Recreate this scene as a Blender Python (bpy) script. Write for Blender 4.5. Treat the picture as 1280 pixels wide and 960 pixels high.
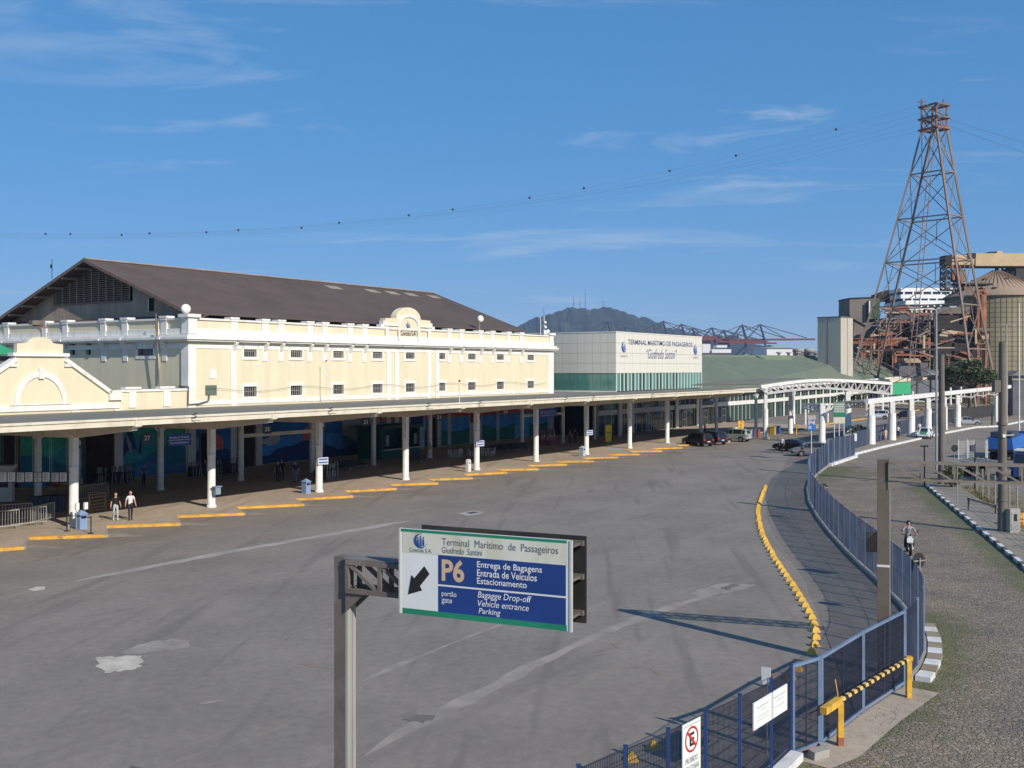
import bpy, bmesh, math, random
from mathutils import Vector, Matrix
random.seed(7)
for o in list(bpy.data.objects): bpy.data.objects.remove(o)
scene = bpy.context.scene
COL = scene.collection
R = math.radians
HAZE_D = 9.5e-5
# ------------------------------------------------------------------ camera
CAM_H, FPX, HOR = 9.6, 1300.0, 460.0          # height, focal length and horizon row of the photograph (1280 x 960)
cam_data = bpy.data.cameras.new('Camera')
cam = bpy.data.objects.new('Camera', cam_data); COL.objects.link(cam)
cam.location = (0, 0, CAM_H); cam.rotation_euler = (R(90), 0, 0)
cam_data.sensor_width = 36.0; cam_data.lens = FPX/1280*36
cam_data.shift_y = -(480-HOR)/1280
cam_data.clip_start = 0.3; cam_data.clip_end = 30000
scene.camera = cam
# ------------------------------------------------------------------ sky and sun
SUN_AZ, SUN_EL = R(139), R(31)
world = bpy.data.worlds.new('World'); scene.world = world; world.use_nodes = True
wn, wl = world.node_tree.nodes, world.node_tree.links
wn.clear()
wout = wn.new('ShaderNodeOutputWorld'); wbg = wn.new('ShaderNodeBackground')
sky = wn.new('ShaderNodeTexSky'); sky.sky_type = 'NISHITA'; sky.sun_disc = False
sky.sun_elevation = SUN_EL; sky.sun_rotation = SUN_AZ
sky.altitude = 0; sky.air_density = 0.6; sky.dust_density = 0.15; sky.ozone_density = 10.0
wbg.inputs['Strength'].default_value = 0.12
# thin cirrus: noise on the sky direction projected on a high flat layer
tc = wn.new('ShaderNodeTexCoord'); sep = wn.new('ShaderNodeSeparateXYZ'); wl.new(tc.outputs['Generated'], sep.inputs[0])
zz = wn.new('ShaderNodeMath'); zz.operation = 'MAXIMUM'; wl.new(sep.outputs['Z'], zz.inputs[0]); zz.inputs[1].default_value = 0.0
za = wn.new('ShaderNodeMath'); za.operation = 'ADD'; wl.new(zz.outputs[0], za.inputs[0]); za.inputs[1].default_value = 0.12
dx = wn.new('ShaderNodeMath'); dx.operation = 'DIVIDE'; wl.new(sep.outputs['X'], dx.inputs[0]); wl.new(za.outputs[0], dx.inputs[1])
dy = wn.new('ShaderNodeMath'); dy.operation = 'DIVIDE'; wl.new(sep.outputs['Y'], dy.inputs[0]); wl.new(za.outputs[0], dy.inputs[1])
cmb = wn.new('ShaderNodeCombineXYZ'); wl.new(dx.outputs[0], cmb.inputs[0]); wl.new(dy.outputs[0], cmb.inputs[1])
mp = wn.new('ShaderNodeMapping'); mp.inputs['Scale'].default_value = (0.55, 1.5, 1); mp.inputs['Rotation'].default_value = (0, 0, 0.2)
mp.inputs['Location'].default_value = (3.1, 1.7, 0)
wl.new(cmb.outputs[0], mp.inputs[0])
n1 = wn.new('ShaderNodeTexNoise'); n1.inputs['Scale'].default_value = 1.6; n1.inputs['Detail'].default_value = 9; n1.inputs['Roughness'].default_value = 0.62
n1.inputs['Distortion'].default_value = 0.9
wl.new(mp.outputs[0], n1.inputs['Vector'])
r1 = wn.new('ShaderNodeValToRGB'); r1.color_ramp.elements[0].position = 0.535; r1.color_ramp.elements[1].position = 0.74
r1.color_ramp.elements[1].color = (.72, .72, .72, 1)
wl.new(n1.outputs[0], r1.inputs[0])
n2 = wn.new('ShaderNodeTexNoise'); n2.inputs['Scale'].default_value = 0.55; n2.inputs['Detail'].default_value = 3
wl.new(mp.outputs[0], n2.inputs['Vector'])
r2 = wn.new('ShaderNodeValToRGB'); r2.color_ramp.elements[0].position = 0.42; r2.color_ramp.elements[1].position = 0.66
wl.new(n2.outputs[0], r2.inputs[0])
mm = wn.new('ShaderNodeMath'); mm.operation = 'MULTIPLY'; wl.new(r1.outputs[0], mm.inputs[0]); wl.new(r2.outputs[0], mm.inputs[1])
cmix = wn.new('ShaderNodeMixRGB'); cmix.inputs['Color2'].default_value = (5.6, 6.2, 7.0, 1)
wl.new(mm.outputs[0], cmix.inputs['Fac'])
# flatten the sky's contrast the way the phone camera did, evenly over the whole dome
pre = wn.new('ShaderNodeMixRGB'); pre.blend_type = 'MULTIPLY'; pre.inputs[0].default_value = 1; pre.inputs[2].default_value = (.12, .12, .12, 1); wl.new(sky.outputs[0], pre.inputs[1])
gam = wn.new('ShaderNodeGamma'); gam.inputs[1].default_value = 0.35; wl.new(pre.outputs[0], gam.inputs[0])
hsv = wn.new('ShaderNodeHueSaturation'); hsv.inputs['Saturation'].default_value = 1.74; hsv.inputs['Value'].default_value = 6.2
wl.new(gam.outputs[0], hsv.inputs['Color'])
tint = wn.new('ShaderNodeMixRGB'); tint.blend_type = 'MULTIPLY'; tint.inputs[0].default_value = 1; tint.inputs[2].default_value = (1.04, .99, 1.06, 1)
wl.new(hsv.outputs[0], tint.inputs[1]); wl.new(tint.outputs[0], cmix.inputs['Color1'])
wl.new(cmix.outputs[0], wbg.inputs['Color']); wl.new(wbg.outputs[0], wout.inputs[0])
sd = bpy.data.lights.new('Sun', 'SUN'); sd.energy = 4.8; sd.angle = R(0.53); sd.color = (1.0, 0.93, 0.82)
sun = bpy.data.objects.new('Sun', sd); COL.objects.link(sun)
sun_dir = Vector((math.sin(SUN_AZ)*math.cos(SUN_EL), math.cos(SUN_AZ)*math.cos(SUN_EL), math.sin(SUN_EL)))
sun.rotation_euler = sun_dir.to_track_quat('Z', 'Y').to_euler(); sun.location = (60, -60, 80)
scene.view_settings.view_transform = 'Standard'; scene.view_settings.look = 'None'
scene.view_settings.exposure = 0.0; scene.view_settings.gamma = 1.0
try: scene.view_settings.use_curve_mapping = False
except Exception: pass
scene.render.engine = 'CYCLES'; scene.cycles.max_bounces = 6; scene.cycles.volume_bounces = 0
scene.cycles.transparent_max_bounces = 16
# ------------------------------------------------------------------ survey helpers: sight lines read off the photograph -> places on the ground
def g(u, v, z=0.0):
    Y = FPX*(CAM_H-z)/(v-HOR); return Vector(((u-640)/FPX*Y, Y, z))
def at(u, v, Y): return Vector(((u-640)/FPX*Y, Y, CAM_H-(v-HOR)/FPX*Y))
TH = math.atan2(860, FPX)                       # heading of the terminal's long front
D = Vector((math.sin(TH), math.cos(TH), 0)); N = Vector((-math.cos(TH), math.sin(TH), 0)); ROT = math.atan2(D.y, D.x)
def F(s, t, z=0.0): return D*s + N*t + Vector((0, 0, z))
def sF(u, t):
    r = Vector(((u-640)/FPX, 1, 0)); Y = t/r.dot(N); return Y*r.dot(D)
def zF(u, v, t):
    r = Vector(((u-640)/FPX, 1, 0)); Y = t/r.dot(N); return CAM_H-(v-HOR)/FPX*Y
# ------------------------------------------------------------------ scene helpers
def thing(name, label, cat, loc=(0, 0, 0), rz=0.0, group=None):
    o = bpy.data.objects.new(name, None); COL.objects.link(o); o.empty_display_size = 0.3
    o.location = loc; o.rotation_euler = (0, 0, rz); o['label'] = label; o['category'] = cat
    if group: o['group'] = group
    return o
def fthing(name, label, cat, s, t, z=0.0, group=None):
    o = thing(name, label, cat, F(s, t, z), ROT, group); return o
def tag(o, label=None, cat=None, group=None, kind=None):
    if label: o['label'] = label
    if cat: o['category'] = cat
    if group: o['group'] = group
    if kind: o['kind'] = kind
    return o
def copy_tree(o, parent=None, label=None):
    c = o.copy(); COL.objects.link(c)
    if parent is not None: c.parent = parent
    if label: c['label'] = label
    for ch in o.children: copy_tree(ch, c)
    return c
class MB:
    def __init__(s, org=(0, 0, 0)): s.v, s.f, s.m, s.org, s.sm = [], [], [], Vector(org), []
    def add(s, vs, fs, mi=0, smooth=False):
        b = len(s.v); s.v += [Vector(p)-s.org for p in vs]
        for f in fs: s.f.append([b+i for i in f]); s.m.append(mi); s.sm.append(smooth)
        return s
    def box(s, x0, x1, y0, y1, z0, z1, mi=0):
        x0, x1 = min(x0, x1), max(x0, x1); y0, y1 = min(y0, y1), max(y0, y1); z0, z1 = min(z0, z1), max(z0, z1)
        return s.add([(x0,y0,z0),(x1,y0,z0),(x1,y1,z0),(x0,y1,z0),(x0,y0,z1),(x1,y0,z1),(x1,y1,z1),(x0,y1,z1)],
              [(3,2,1,0),(4,5,6,7),(0,1,5,4),(1,2,6,5),(2,3,7,6),(3,0,4,7)], mi)
    def bar(s, p, q, w, h=None, up=(0, 0, 1), mi=0, w2=None, h2=None):
        h = w if h is None else h; w2 = w if w2 is None else w2; h2 = h if h2 is None else h2
        p, q = Vector(p), Vector(q); d = (q-p)
        if d.length < 1e-6: return s
        d.normalize(); u = Vector(up)
        if abs(d.dot(u)) > 0.98: u = Vector((0, 1, 0))
        a = d.cross(u).normalized(); u = a.cross(d).normalized()
        vs = []
        for c, ww, hh in ((p, w, h), (q, w2, h2)):
            for i, j in ((-1,-1),(1,-1),(1,1),(-1,1)): vs.append(c+a*(i*ww/2)+u*(j*hh/2))
        return s.add(vs, [(0,1,2,3),(7,6,5,4),(1,0,4,5),(2,1,5,6),(3,2,6,7),(0,3,7,4)], mi)
    def cyl(s, p, q, r, r2=None, n=10, mi=0, cap=True, smooth=True):
        r2 = r if r2 is None else r2
        p, q = Vector(p), Vector(q); d = (q-p).normalized(); u = Vector((0,0,1))
        if abs(d.dot(u)) > 0.98: u = Vector((0, 1, 0))
        a = d.cross(u).normalized(); u = a.cross(d).normalized()
        vs = []
        for c, rr in ((p, r), (q, r2)):
            for i in range(n): t = 2*math.pi*i/n; vs.append(c+a*(math.cos(t)*rr)+u*(math.sin(t)*rr))
        fs = [(i, n+i, n+(i+1)%n, (i+1)%n) for i in range(n)]
        s.add(vs, fs, mi, smooth)
        if cap: s.add(vs, [tuple(range(n)), tuple(range(2*n-1, n-1, -1))], mi)
        return s
    def tube(s, pts, r, n=6, mi=0):
        for a, b in zip(pts, pts[1:]): s.cyl(a, b, r, n=n, mi=mi)
        return s
    def lathe(s, prof, c=(0,0,0), n=16, mi=0, smooth=True, a0=0, a1=2*math.pi):
        c = Vector(c); full = abs(a1-a0-2*math.pi) < 1e-6; k = n if full else n+1; vs = []
        for r, z in prof:
            for i in range(k): t = a0+(a1-a0)*i/n; vs.append(c+Vector((math.cos(t)*r, math.sin(t)*r, z)))
        fs = []
        for j in range(len(prof)-1):
            for i in range(n): i2 = (i+1) % k; fs.append((j*k+i, j*k+i2, (j+1)*k+i2, (j+1)*k+i))
        return s.add(vs, fs, mi, smooth)
    def ext(s, pts, vec, mi=0):                 # extruded polygon
        pts = [Vector(p) for p in pts]; n = len(pts); vec = Vector(vec)
        vs = pts+[p+vec for p in pts]
        return s.add(vs, [tuple(range(n-1, -1, -1)), tuple(range(n, 2*n))]+[(i, (i+1)%n, n+(i+1)%n, n+i) for i in range(n)], mi)
    def poly(s, pts, mi=0): return s.add(pts, [tuple(range(len(pts)))], mi)
    def ball(s, c, rx, ry=None, rz=None, n=10, mi=0):
        ry = rx if ry is None else ry; rz = rx if rz is None else rz; c = Vector(c); vs = []; k = max(5, n//2+1)
        for j in range(k+1):
            ph = math.pi*j/k
            for i in range(n): t = 2*math.pi*i/n; vs.append(c+Vector((math.sin(ph)*math.cos(t)*rx, math.sin(ph)*math.sin(t)*ry, math.cos(ph)*rz)))
        fs = [(j*n+i, (j+1)*n+i, (j+1)*n+(i+1)%n, j*n+(i+1)%n) for j in range(k) for i in range(n)]
        return s.add(vs, fs, mi, True)
    def mesh(s, name, mats):
        me = bpy.data.meshes.new(name); me.from_pydata([tuple(p) for p in s.v], [], s.f)
        for m in (mats if isinstance(mats, (list, tuple)) else [mats]): me.materials.append(m)
        me.polygons.foreach_set('material_index', s.m); me.polygons.foreach_set('use_smooth', s.sm); me.update()
        bm = bmesh.new(); bm.from_mesh(me); bmesh.ops.recalc_face_normals(bm, faces=bm.faces); bm.to_mesh(me); bm.free()
        return me
    def build(s, name, mats, parent=None, kind=None):
        o = bpy.data.objects.new(name, s.mesh(name, mats)); COL.objects.link(o)
        if parent is not None: o.parent = parent
        if kind: o['kind'] = kind
        return o
def link(name, me, parent=None, loc=None, rz=None):
    o = bpy.data.objects.new(name, me); COL.objects.link(o)
    if parent is not None: o.parent = parent
    if loc is not None: o.location = loc
    if rz is not None: o.rotation_euler = (0, 0, rz)
    return o
# ------------------------------------------------------------------ materials
def mat(name, c, rough=0.7, var=0.12, scale=1.5, metal=0.0, bump=0.0, bscale=20.0, dirt=None, dscale=0.6, damt=0.5, stretch=None, spec=0.3):
    m = bpy.data.materials.new(name); m.use_nodes = True; nt = m.node_tree; nd, lk = nt.nodes, nt.links
    b = nd['Principled BSDF']; b.inputs['Roughness'].default_value = rough; b.inputs['Metallic'].default_value = metal
    b.inputs['Specular IOR Level'].default_value = spec
    t = nd.new('ShaderNodeTexCoord'); src = t.outputs['Object']
    if stretch:
        mp = nd.new('ShaderNodeMapping'); mp.inputs['Scale'].default_value = stretch[:3]
        if len(stretch) > 3: mp.inputs['Rotation'].default_value = (0, 0, stretch[3])
        lk.new(src, mp.inputs[0]); src = mp.outputs[0]
    n = nd.new('ShaderNodeTexNoise'); n.inputs['Scale'].default_value = scale; n.inputs['Detail'].default_value = 6; n.inputs['Roughness'].default_value = 0.6
    lk.new(src, n.inputs['Vector'])
    rp = nd.new('ShaderNodeValToRGB'); rp.color_ramp.elements[0].position = 0.3; rp.color_ramp.elements[1].position = 0.7
    rp.color_ramp.elements[0].color = tuple(max(0, x*(1-var)) for x in c[:3])+(1,)
    rp.color_ramp.elements[1].color = tuple(min(1, x*(1+var)) for x in c[:3])+(1,)
    lk.new(n.outputs[0], rp.inputs[0]); out = rp.outputs[0]
    if dirt:
        n2 = nd.new('ShaderNodeTexNoise'); n2.inputs['Scale'].default_value = dscale; n2.inputs['Detail'].default_value = 8; n2.inputs['Roughness'].default_value = 0.65
        lk.new(src, n2.inputs['Vector'])
        r2 = nd.new('ShaderNodeValToRGB'); r2.color_ramp.elements[0].position = 0.48; r2.color_ramp.elements[1].position = 0.72
        r2.color_ramp.elements[1].color = (damt,)*3+(1,)
        lk.new(n2.outputs[0], r2.inputs[0])
        mx = nd.new('ShaderNodeMixRGB'); mx.inputs['Color2'].default_value = tuple(dirt[:3])+(1,)
        lk.new(r2.outputs[0], mx.inputs['Fac']); lk.new(out, mx.inputs['Color1']); out = mx.outputs[0]
    lk.new(out, b.inputs['Base Color'])
    if bump:
        n3 = nd.new('ShaderNodeTexNoise'); n3.inputs['Scale'].default_value = bscale; n3.inputs['Detail'].default_value = 4
        lk.new(t.outputs['Object'], n3.inputs['Vector'])
        bp = nd.new('ShaderNodeBump'); bp.inputs['Strength'].default_value = bump; bp.inputs['Distance'].default_value = 0.02
        lk.new(n3.outputs[0], bp.inputs['Height']); lk.new(bp.outputs[0], b.inputs['Normal'])
    return m
def glass(name, c, rough=0.05, alpha=1.0, metal=0.0, spec=0.6):
    m = mat(name, c, rough, 0.25, 0.35, metal=metal, spec=spec)
    return m
def srgb(r, g_, b):
    f = lambda x: (x/255/12.92) if x/255 <= 0.04045 else ((x/255+0.055)/1.055)**2.4
    return (f(r), f(g_), f(b))
M = {}
M['cream'] = mat('cream_render', (.72, .64, .45), .85, .06, .8, bump=.15, bscale=9, dirt=(.54, .46, .33), dscale=1.3, damt=.28, stretch=(1, 1, .16))
M['white'] = mat('white_paint', (.78, .76, .70), .7, .06, 1.2, dirt=(.46, .42, .35), dscale=1.5, damt=.45, stretch=(1, 1, .25))
M['white_steel'] = mat('white_steel', (.76, .75, .70), .5, .06, 2.0, dirt=(.45, .34, .24), dscale=1.7, damt=.4)
M['fascia'] = mat('cream_fascia', (.70, .64, .50), .6, .07, 1.4, dirt=(.42, .33, .22), dscale=1.1, damt=.5)
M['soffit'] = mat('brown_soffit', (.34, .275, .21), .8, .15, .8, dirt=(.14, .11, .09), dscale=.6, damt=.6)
M['canopy_roof'] = mat('canopy_roof_sheet', (.215, .195, .15), .75, .12, .6, dirt=(.30, .27, .21), dscale=.5, damt=.5)
M['grey_roof'] = None
M['wood'] = mat('weathered_board', (.33, .28, .22), .85, .2, 1.2, dirt=(.18, .14, .11), dscale=.8, damt=.6, stretch=(1, 1, .25))
M['wood_dark'] = mat('dark_louvre_wood', (.17, .125, .10), .85, .25, 2)
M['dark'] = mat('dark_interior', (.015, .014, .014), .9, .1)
M['black'] = mat('black_metal', (.018, .018, .02), .5, .2)
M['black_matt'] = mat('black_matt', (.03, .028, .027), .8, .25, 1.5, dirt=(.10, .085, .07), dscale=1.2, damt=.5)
M['pane'] = glass('dark_pane', (.05, .055, .06), .12)
M['bars'] = mat('window_bars', (.30, .28, .25), .6, .2)
M['steel'] = mat('galvanised_steel', (.42, .42, .41), .45, .12, 3, metal=.5)
M['steel_brown'] = mat('weathered_brown_steel', (.15, .125, .105), .65, .2, 1.5, dirt=(.30, .28, .25), dscale=1.3, damt=.5)
M['shaded_steel'] = mat('shaded_white_steel', (.50, .49, .46), .6, .1, 1.0, dirt=(.30, .26, .22), dscale=1.2, damt=.5)  # white steel with the shade under the canopies put into its colour
M['rust'] = mat('rusted_steel', (.33, .12, .06), .85, .35, .5, dirt=(.20, .16, .13), dscale=.3, damt=.8)
M['pylon'] = mat('pylon_steel', (.25, .195, .16), .7, .25, .15, dirt=(.30, .12, .08), dscale=.10, damt=.8)
M['yellow'] = mat('yellow_paint', (.70, .40, .045), .65, .18, 2, dirt=(.24, .17, .10), dscale=3.0, damt=.7)
M['yellow_kerb'] = mat('orange_yellow_kerb_paint', (.74, .39, .05), .75, .18, 1.5, dirt=(.20, .16, .12), dscale=2.2, damt=.75)
M['blue_fence'] = mat('dark_navy_mesh', (.024, .032, .06), .6, .2, 1.5, dirt=(.06, .065, .08), dscale=1.2, damt=.5)
M['blue_post'] = mat('blue_post_paint', (.016, .045, .14), .5, .15, 1.5)
M['blue_frame'] = mat('faded_blue_tube', (.15, .22, .33), .5, .2, 1.5, dirt=(.28, .18, .12), dscale=1.8, damt=.4)
M['navy_panel'] = mat('navy_panel', (.045, .06, .095), .6, .2, .8, dirt=(.09, .10, .13), dscale=.7, damt=.5)
M['concrete'] = mat('concrete', (.36, .34, .30), .9, .12, .7, bump=.2, dirt=(.20, .18, .155), dscale=.6, damt=.6)
M['concrete_dark'] = mat('old_concrete', (.17, .15, .125), .9, .2, .6, bump=.3, dirt=(.10, .09, .08), dscale=.5, damt=.7)
M['green_sheet'] = mat('green_sheet', (.05, .36, .16), .6, .08, 1)
M['skin'] = mat('skin', (.50, .28, .19), .6, .05)
M['hair'] = mat('dark_hair', (.02, .015, .012), .7, .2)
M['tyre'] = mat('tyre_rubber', (.018, .018, .018), .85, .1)
M['rim'] = mat('alloy_rim', (.35, .35, .36), .35, .1, metal=.7)
M['carglass'] = glass('car_glass', (.018, .022, .025), .06)
M['plate'] = mat('number_plate', (.6, .6, .6), .5, .05)
M['redlamp'] = mat('red_lamp', (.45, .02, .015), .25, .1)
M['clearlamp'] = mat('clear_lamp', (.65, .66, .68), .15, .05)
M['plastic_blue'] = mat('blue_plastic', (.22, .31, .48), .5, .08)
M['sign_blue'] = mat('sign_blue', (.018, .055, .22), .5, .12, 1.2)
M['sign_white'] = mat('sign_white', (.74, .75, .72), .55, .04, 2)
M['sign_green'] = mat('sign_green', (.02, .24, .13), .5, .1, 1.2)
M['letter_white'] = mat('white_lettering', (.78, .78, .78), .6, .02)
M['letter_black'] = mat('black_lettering', (.02, .02, .022), .6, .02)
M['letter_grey'] = mat('grey_lettering', (.16, .17, .18), .6, .02)
M['letter_beige'] = mat('beige_lettering', (.62, .44, .28), .6, .03)
M['letter_blue'] = mat('blue_lettering', (.06, .06, .20), .6, .05)
M['logo_blue'] = mat('logo_blue', (.03, .09, .30), .5, .05)
M['red'] = mat('red_paint', (.50, .03, .03), .5, .06)
M['glass_green'] = None
def sheet_mat(name, c, freq, axis='X', c2=None, rough=.75, depth=.03, var=.12, patch=None):
    """profiled sheeting: ribs as bump, long-wave weathering as colour"""
    m = mat(name, c, rough, var, .35, dirt=c2, dscale=.12, damt=.8)
    nt = m.node_tree; nd, lk = nt.nodes, nt.links; b = nd['Principled BSDF']
    t = nd.new('ShaderNodeTexCoord'); w = nd.new('ShaderNodeTexWave'); w.bands_direction = axis; w.inputs['Scale'].default_value = freq
    lk.new(t.outputs['Object'], w.inputs['Vector'])
    bp = nd.new('ShaderNodeBump'); bp.inputs['Strength'].default_value = .6; bp.inputs['Distance'].default_value = depth
    lk.new(w.outputs[0], bp.inputs['Height']); lk.new(bp.outputs[0], b.inputs['Normal'])
    return m
M['grey_roof'] = sheet_mat('brown_fibre_cement_roof', (.115, .084, .067), 1.0, 'X', (.08, .06, .05))
M['green_roof'] = sheet_mat('green_profiled_roof', (.155, .185, .13), .6, 'X', (.18, .19, .145))
M['buff_sheet'] = sheet_mat('buff_cladding', (.55, .41, .25), .5, 'X', (.42, .31, .20))
M['silo_roof'] = mat('silo_roof_sheet', (.36, .26, .18), .8, .12, .1, dirt=(.28, .21, .16), dscale=.08, damt=.6)
M['silo_wall'] = mat('silo_wall_concrete', (.32, .28, .18), .85, .12, .1, dirt=(.20, .19, .14), dscale=.08, damt=.6)
M['clad'] = mat('cream_cladding', (.68, .66, .57), .55, .04, .4, dirt=(.56, .52, .43), dscale=.5, damt=.45, stretch=(1, 1, .3))
M['glass_green'] = glass('green_glass', (.10, .26, .22), .08)
M['glass_dark'] = glass('dark_green_glass', (.025, .06, .05), .06)
M['mullion'] = mat('pale_green_fin', (.48, .60, .54), .5, .05)
# ------------------------------------------------------------------ lettering
def text_mesh(body, bold=0.0, shear=0.0, space=1.0):
    cu = bpy.data.curves.new('txt', 'FONT'); cu.body = body; cu.extrude = 0.0; cu.offset = bold; cu.shear = shear; cu.space_character = space
    cu.resolution_u = 3
    o = bpy.data.objects.new('txt', cu); COL.objects.link(o)
    dg = bpy.context.evaluated_depsgraph_get(); me = bpy.data.meshes.new_from_object(o.evaluated_get(dg))
    bpy.data.objects.remove(o); bpy.data.curves.remove(cu)
    return me
def lettering(body, material, parent, o, xa, ya, w, h=None, bold=0.0, shear=0.0, name='lettering', space=1.0):
    """body laid out from corner o along xa (unit), up ya (unit); scaled to width w (and height h); coordinates of the parent"""
    me = text_mesh(body, bold, shear, space); xs = [v.co.x for v in me.vertices]; ys = [v.co.y for v in me.vertices]
    x0, x1, y0, y1 = min(xs), max(xs), min(ys), max(ys); sx = w/(x1-x0); sy = sx if h is None else h/(y1-y0)
    o, xa, ya = Vector(o), Vector(xa), Vector(ya)
    for v in me.vertices: v.co = o+xa*((v.co.x-x0)*sx)+ya*((v.co.y-y0)*sy)
    me.materials.clear(); me.materials.append(material)
    ob = bpy.data.objects.new(name, me); COL.objects.link(ob); ob.parent = parent
    return ob
def emblem(parent, c, xa, ya, r, material, nrm, name='emblem'):
    """crescent swoosh closing round three standing figures"""
    c, xa, ya, nrm = Vector(c), Vector(xa), Vector(ya), Vector(nrm)
    P = lambda x, y: c+xa*(x*r)+ya*(y*r)
    mb = MB()
    outer, inner = [], []
    for i in range(25):
        a = R(75+i*11.2); outer.append((math.cos(a), math.sin(a)*.95)); k = i/24
        rr = .98-.62*math.sin(math.pi*min(1, k*1.15))**.8*.55
        inner.append((math.cos(a)*rr+.06*math.sin(math.pi*k), math.sin(a)*rr*.95+.05))
    for i in range(24): mb.poly([P(*outer[i]), P(*outer[i+1]), P(*inner[i+1]), P(*inner[i])])
    for x, t in ((-.38, .28), (.02, .48), (.42, .34)):
        mb.poly([P(x-.17, -.62), P(x+.17, -.62), P(x+.13, t-.12), P(x-.13, t-.12)])
        mb.poly([P(x+math.cos(q*math.pi/4)*.12, t+.06+math.sin(q*math.pi/4)*.14) for q in range(8)])
    return mb.build(name, material, parent)
# ================================================================== ground, lot, road
def asphalt(name, c, streak=.5, seam=(.28, .245, .20)):
    m = bpy.data.materials.new(name); m.use_nodes = True; nt = m.node_tree; nd, lk = nt.nodes, nt.links
    b = nd['Principled BSDF']; b.inputs['Roughness'].default_value = .88; b.inputs['Specular IOR Level'].default_value = .25
    t = nd.new('ShaderNodeTexCoord')
    def noise(vec, sc, det=6, ro=.6):
        n = nd.new('ShaderNodeTexNoise'); n.inputs['Scale'].default_value = sc; n.inputs['Detail'].default_value = det; n.inputs['Roughness'].default_value = ro
        lk.new(vec, n.inputs['Vector']); return n.outputs[0]
    def ramp(src, a, bb, ca, cb):
        r = nd.new('ShaderNodeValToRGB'); r.color_ramp.elements[0].position = a; r.color_ramp.elements[1].position = bb
        r.color_ramp.elements[0].color = tuple(ca)+(1,); r.color_ramp.elements[1].color = tuple(cb)+(1,); lk.new(src, r.inputs[0]); return r.outputs[0]
    def mix(kind, fac, a, bb):
        x = nd.new('ShaderNodeMixRGB'); x.blend_type = kind
        if isinstance(fac, (int, float)): x.inputs[0].default_value = fac
        else: lk.new(fac, x.inputs[0])
        lk.new(a, x.inputs[1])
        if isinstance(bb, tuple): x.inputs[2].default_value = bb+(1,)
        else: lk.new(bb, x.inputs[2])
        return x.outputs[0]
    ob = t.outputs['Object']
    mp = nd.new('ShaderNodeMapping'); mp.vector_type = 'TEXTURE'; mp.inputs['Rotation'].default_value = (0, 0, ROT); mp.inputs['Scale'].default_value = (9, 1, 1)
    lk.new(ob, mp.inputs[0])
    base = ramp(noise(ob, .16, 7), .32, .68, [x*.86 for x in c], [x*1.14 for x in c])
    sp = ramp(noise(ob, 38, 3, .8), .35, .65, (.80, .80, .80), (1.2, 1.2, 1.2)); col = mix('MULTIPLY', 1.0, base, sp)
    md = ramp(noise(ob, 2.6, 6, .75), .35, .65, (.88, .88, .89), (1.12, 1.12, 1.11)); col = mix('MULTIPLY', 1.0, col, md)
    os_ = nd.new('ShaderNodeTexVoronoi'); os_.inputs['Scale'].default_value = .42; lk.new(ob, os_.inputs['Vector'])
    om = ramp(os_.outputs['Distance'], .05, .22, (.34, .34, .34), (0, 0, 0)); om2 = ramp(noise(ob, .23, 3), .5, .62, (0, 0, 0), (1, 1, 1)); om = mix('MULTIPLY', 1.0, om, om2); col = mix('MIX', om, col, tuple(x*.5 for x in c))
    st = ramp(noise(mp.outputs[0], .55, 6, .7), .56, .78, (0, 0, 0), (streak,)*3); col = mix('MIX', st, col, tuple(x*1.38 for x in c[:2])+(c[2]*1.22,))
    sd_ = ramp(noise(mp.outputs[0], .33, 5, .7), .55, .75, (0, 0, 0), (streak*.9,)*3); col = mix('MIX', sd_, col, tuple(x*.68 for x in c))
    mp2 = nd.new('ShaderNodeMapping'); mp2.vector_type = 'TEXTURE'; mp2.inputs['Rotation'].default_value = (0, 0, ROT+.5); mp2.inputs['Scale'].default_value = (14, 1, 1)
    lk.new(ob, mp2.inputs[0])
    ty = ramp(noise(mp2.outputs[0], .9, 3, .5), .58, .68, (0, 0, 0), (.55,)*3); col = mix('MIX', ty, col, tuple(x*.66 for x in c))
    sn = ramp(noise(ob, .09, 8, .75), .62, .74, (0, 0, 0), (.5,)*3); col = mix('MIX', sn, col, seam)
    vo = nd.new('ShaderNodeTexVoronoi'); vo.feature = 'DISTANCE_TO_EDGE'; vo.inputs['Scale'].default_value = .16; vo.inputs['Randomness'].default_value = 1
    wv = nd.new('ShaderNodeMixRGB'); wv.inputs[0].default_value = .35; nn = nd.new('ShaderNodeTexNoise'); nn.inputs['Scale'].default_value = .6; nn.inputs['Detail'].default_value = 5
    lk.new(ob, nn.inputs['Vector']); lk.new(ob, wv.inputs[1]); lk.new(nn.outputs['Color'], wv.inputs[2]); wv.blend_type = 'ADD'; wv.inputs[0].default_value = 3.0
    lk.new(wv.outputs[0], vo.inputs['Vector'])
    cr = ramp(vo.outputs['Distance'], .0, .006, (.10, .10, .10), (0, 0, 0)); col = mix('MIX', cr, col, tuple(x*.5 for x in c))
    rt_ = nd.new('ShaderNodeMapping'); rt_.vector_type = 'TEXTURE'; rt_.inputs['Rotation'].default_value = (0, 0, ROT); lk.new(ob, rt_.inputs[0])
    sx = nd.new('ShaderNodeSeparateXYZ'); lk.new(rt_.outputs[0], sx.inputs[0])
    jit = nd.new('ShaderNodeMath'); jit.operation = 'MULTIPLY_ADD'; lk.new(noise(ob, .35, 4), jit.inputs[0]); jit.inputs[1].default_value = .5; lk.new(sx.outputs['Y'], jit.inputs[2])
    fr = nd.new('ShaderNodeMath'); fr.operation = 'PINGPONG'; lk.new(jit.outputs[0], fr.inputs[0]); fr.inputs[1].default_value = 2.6
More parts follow.
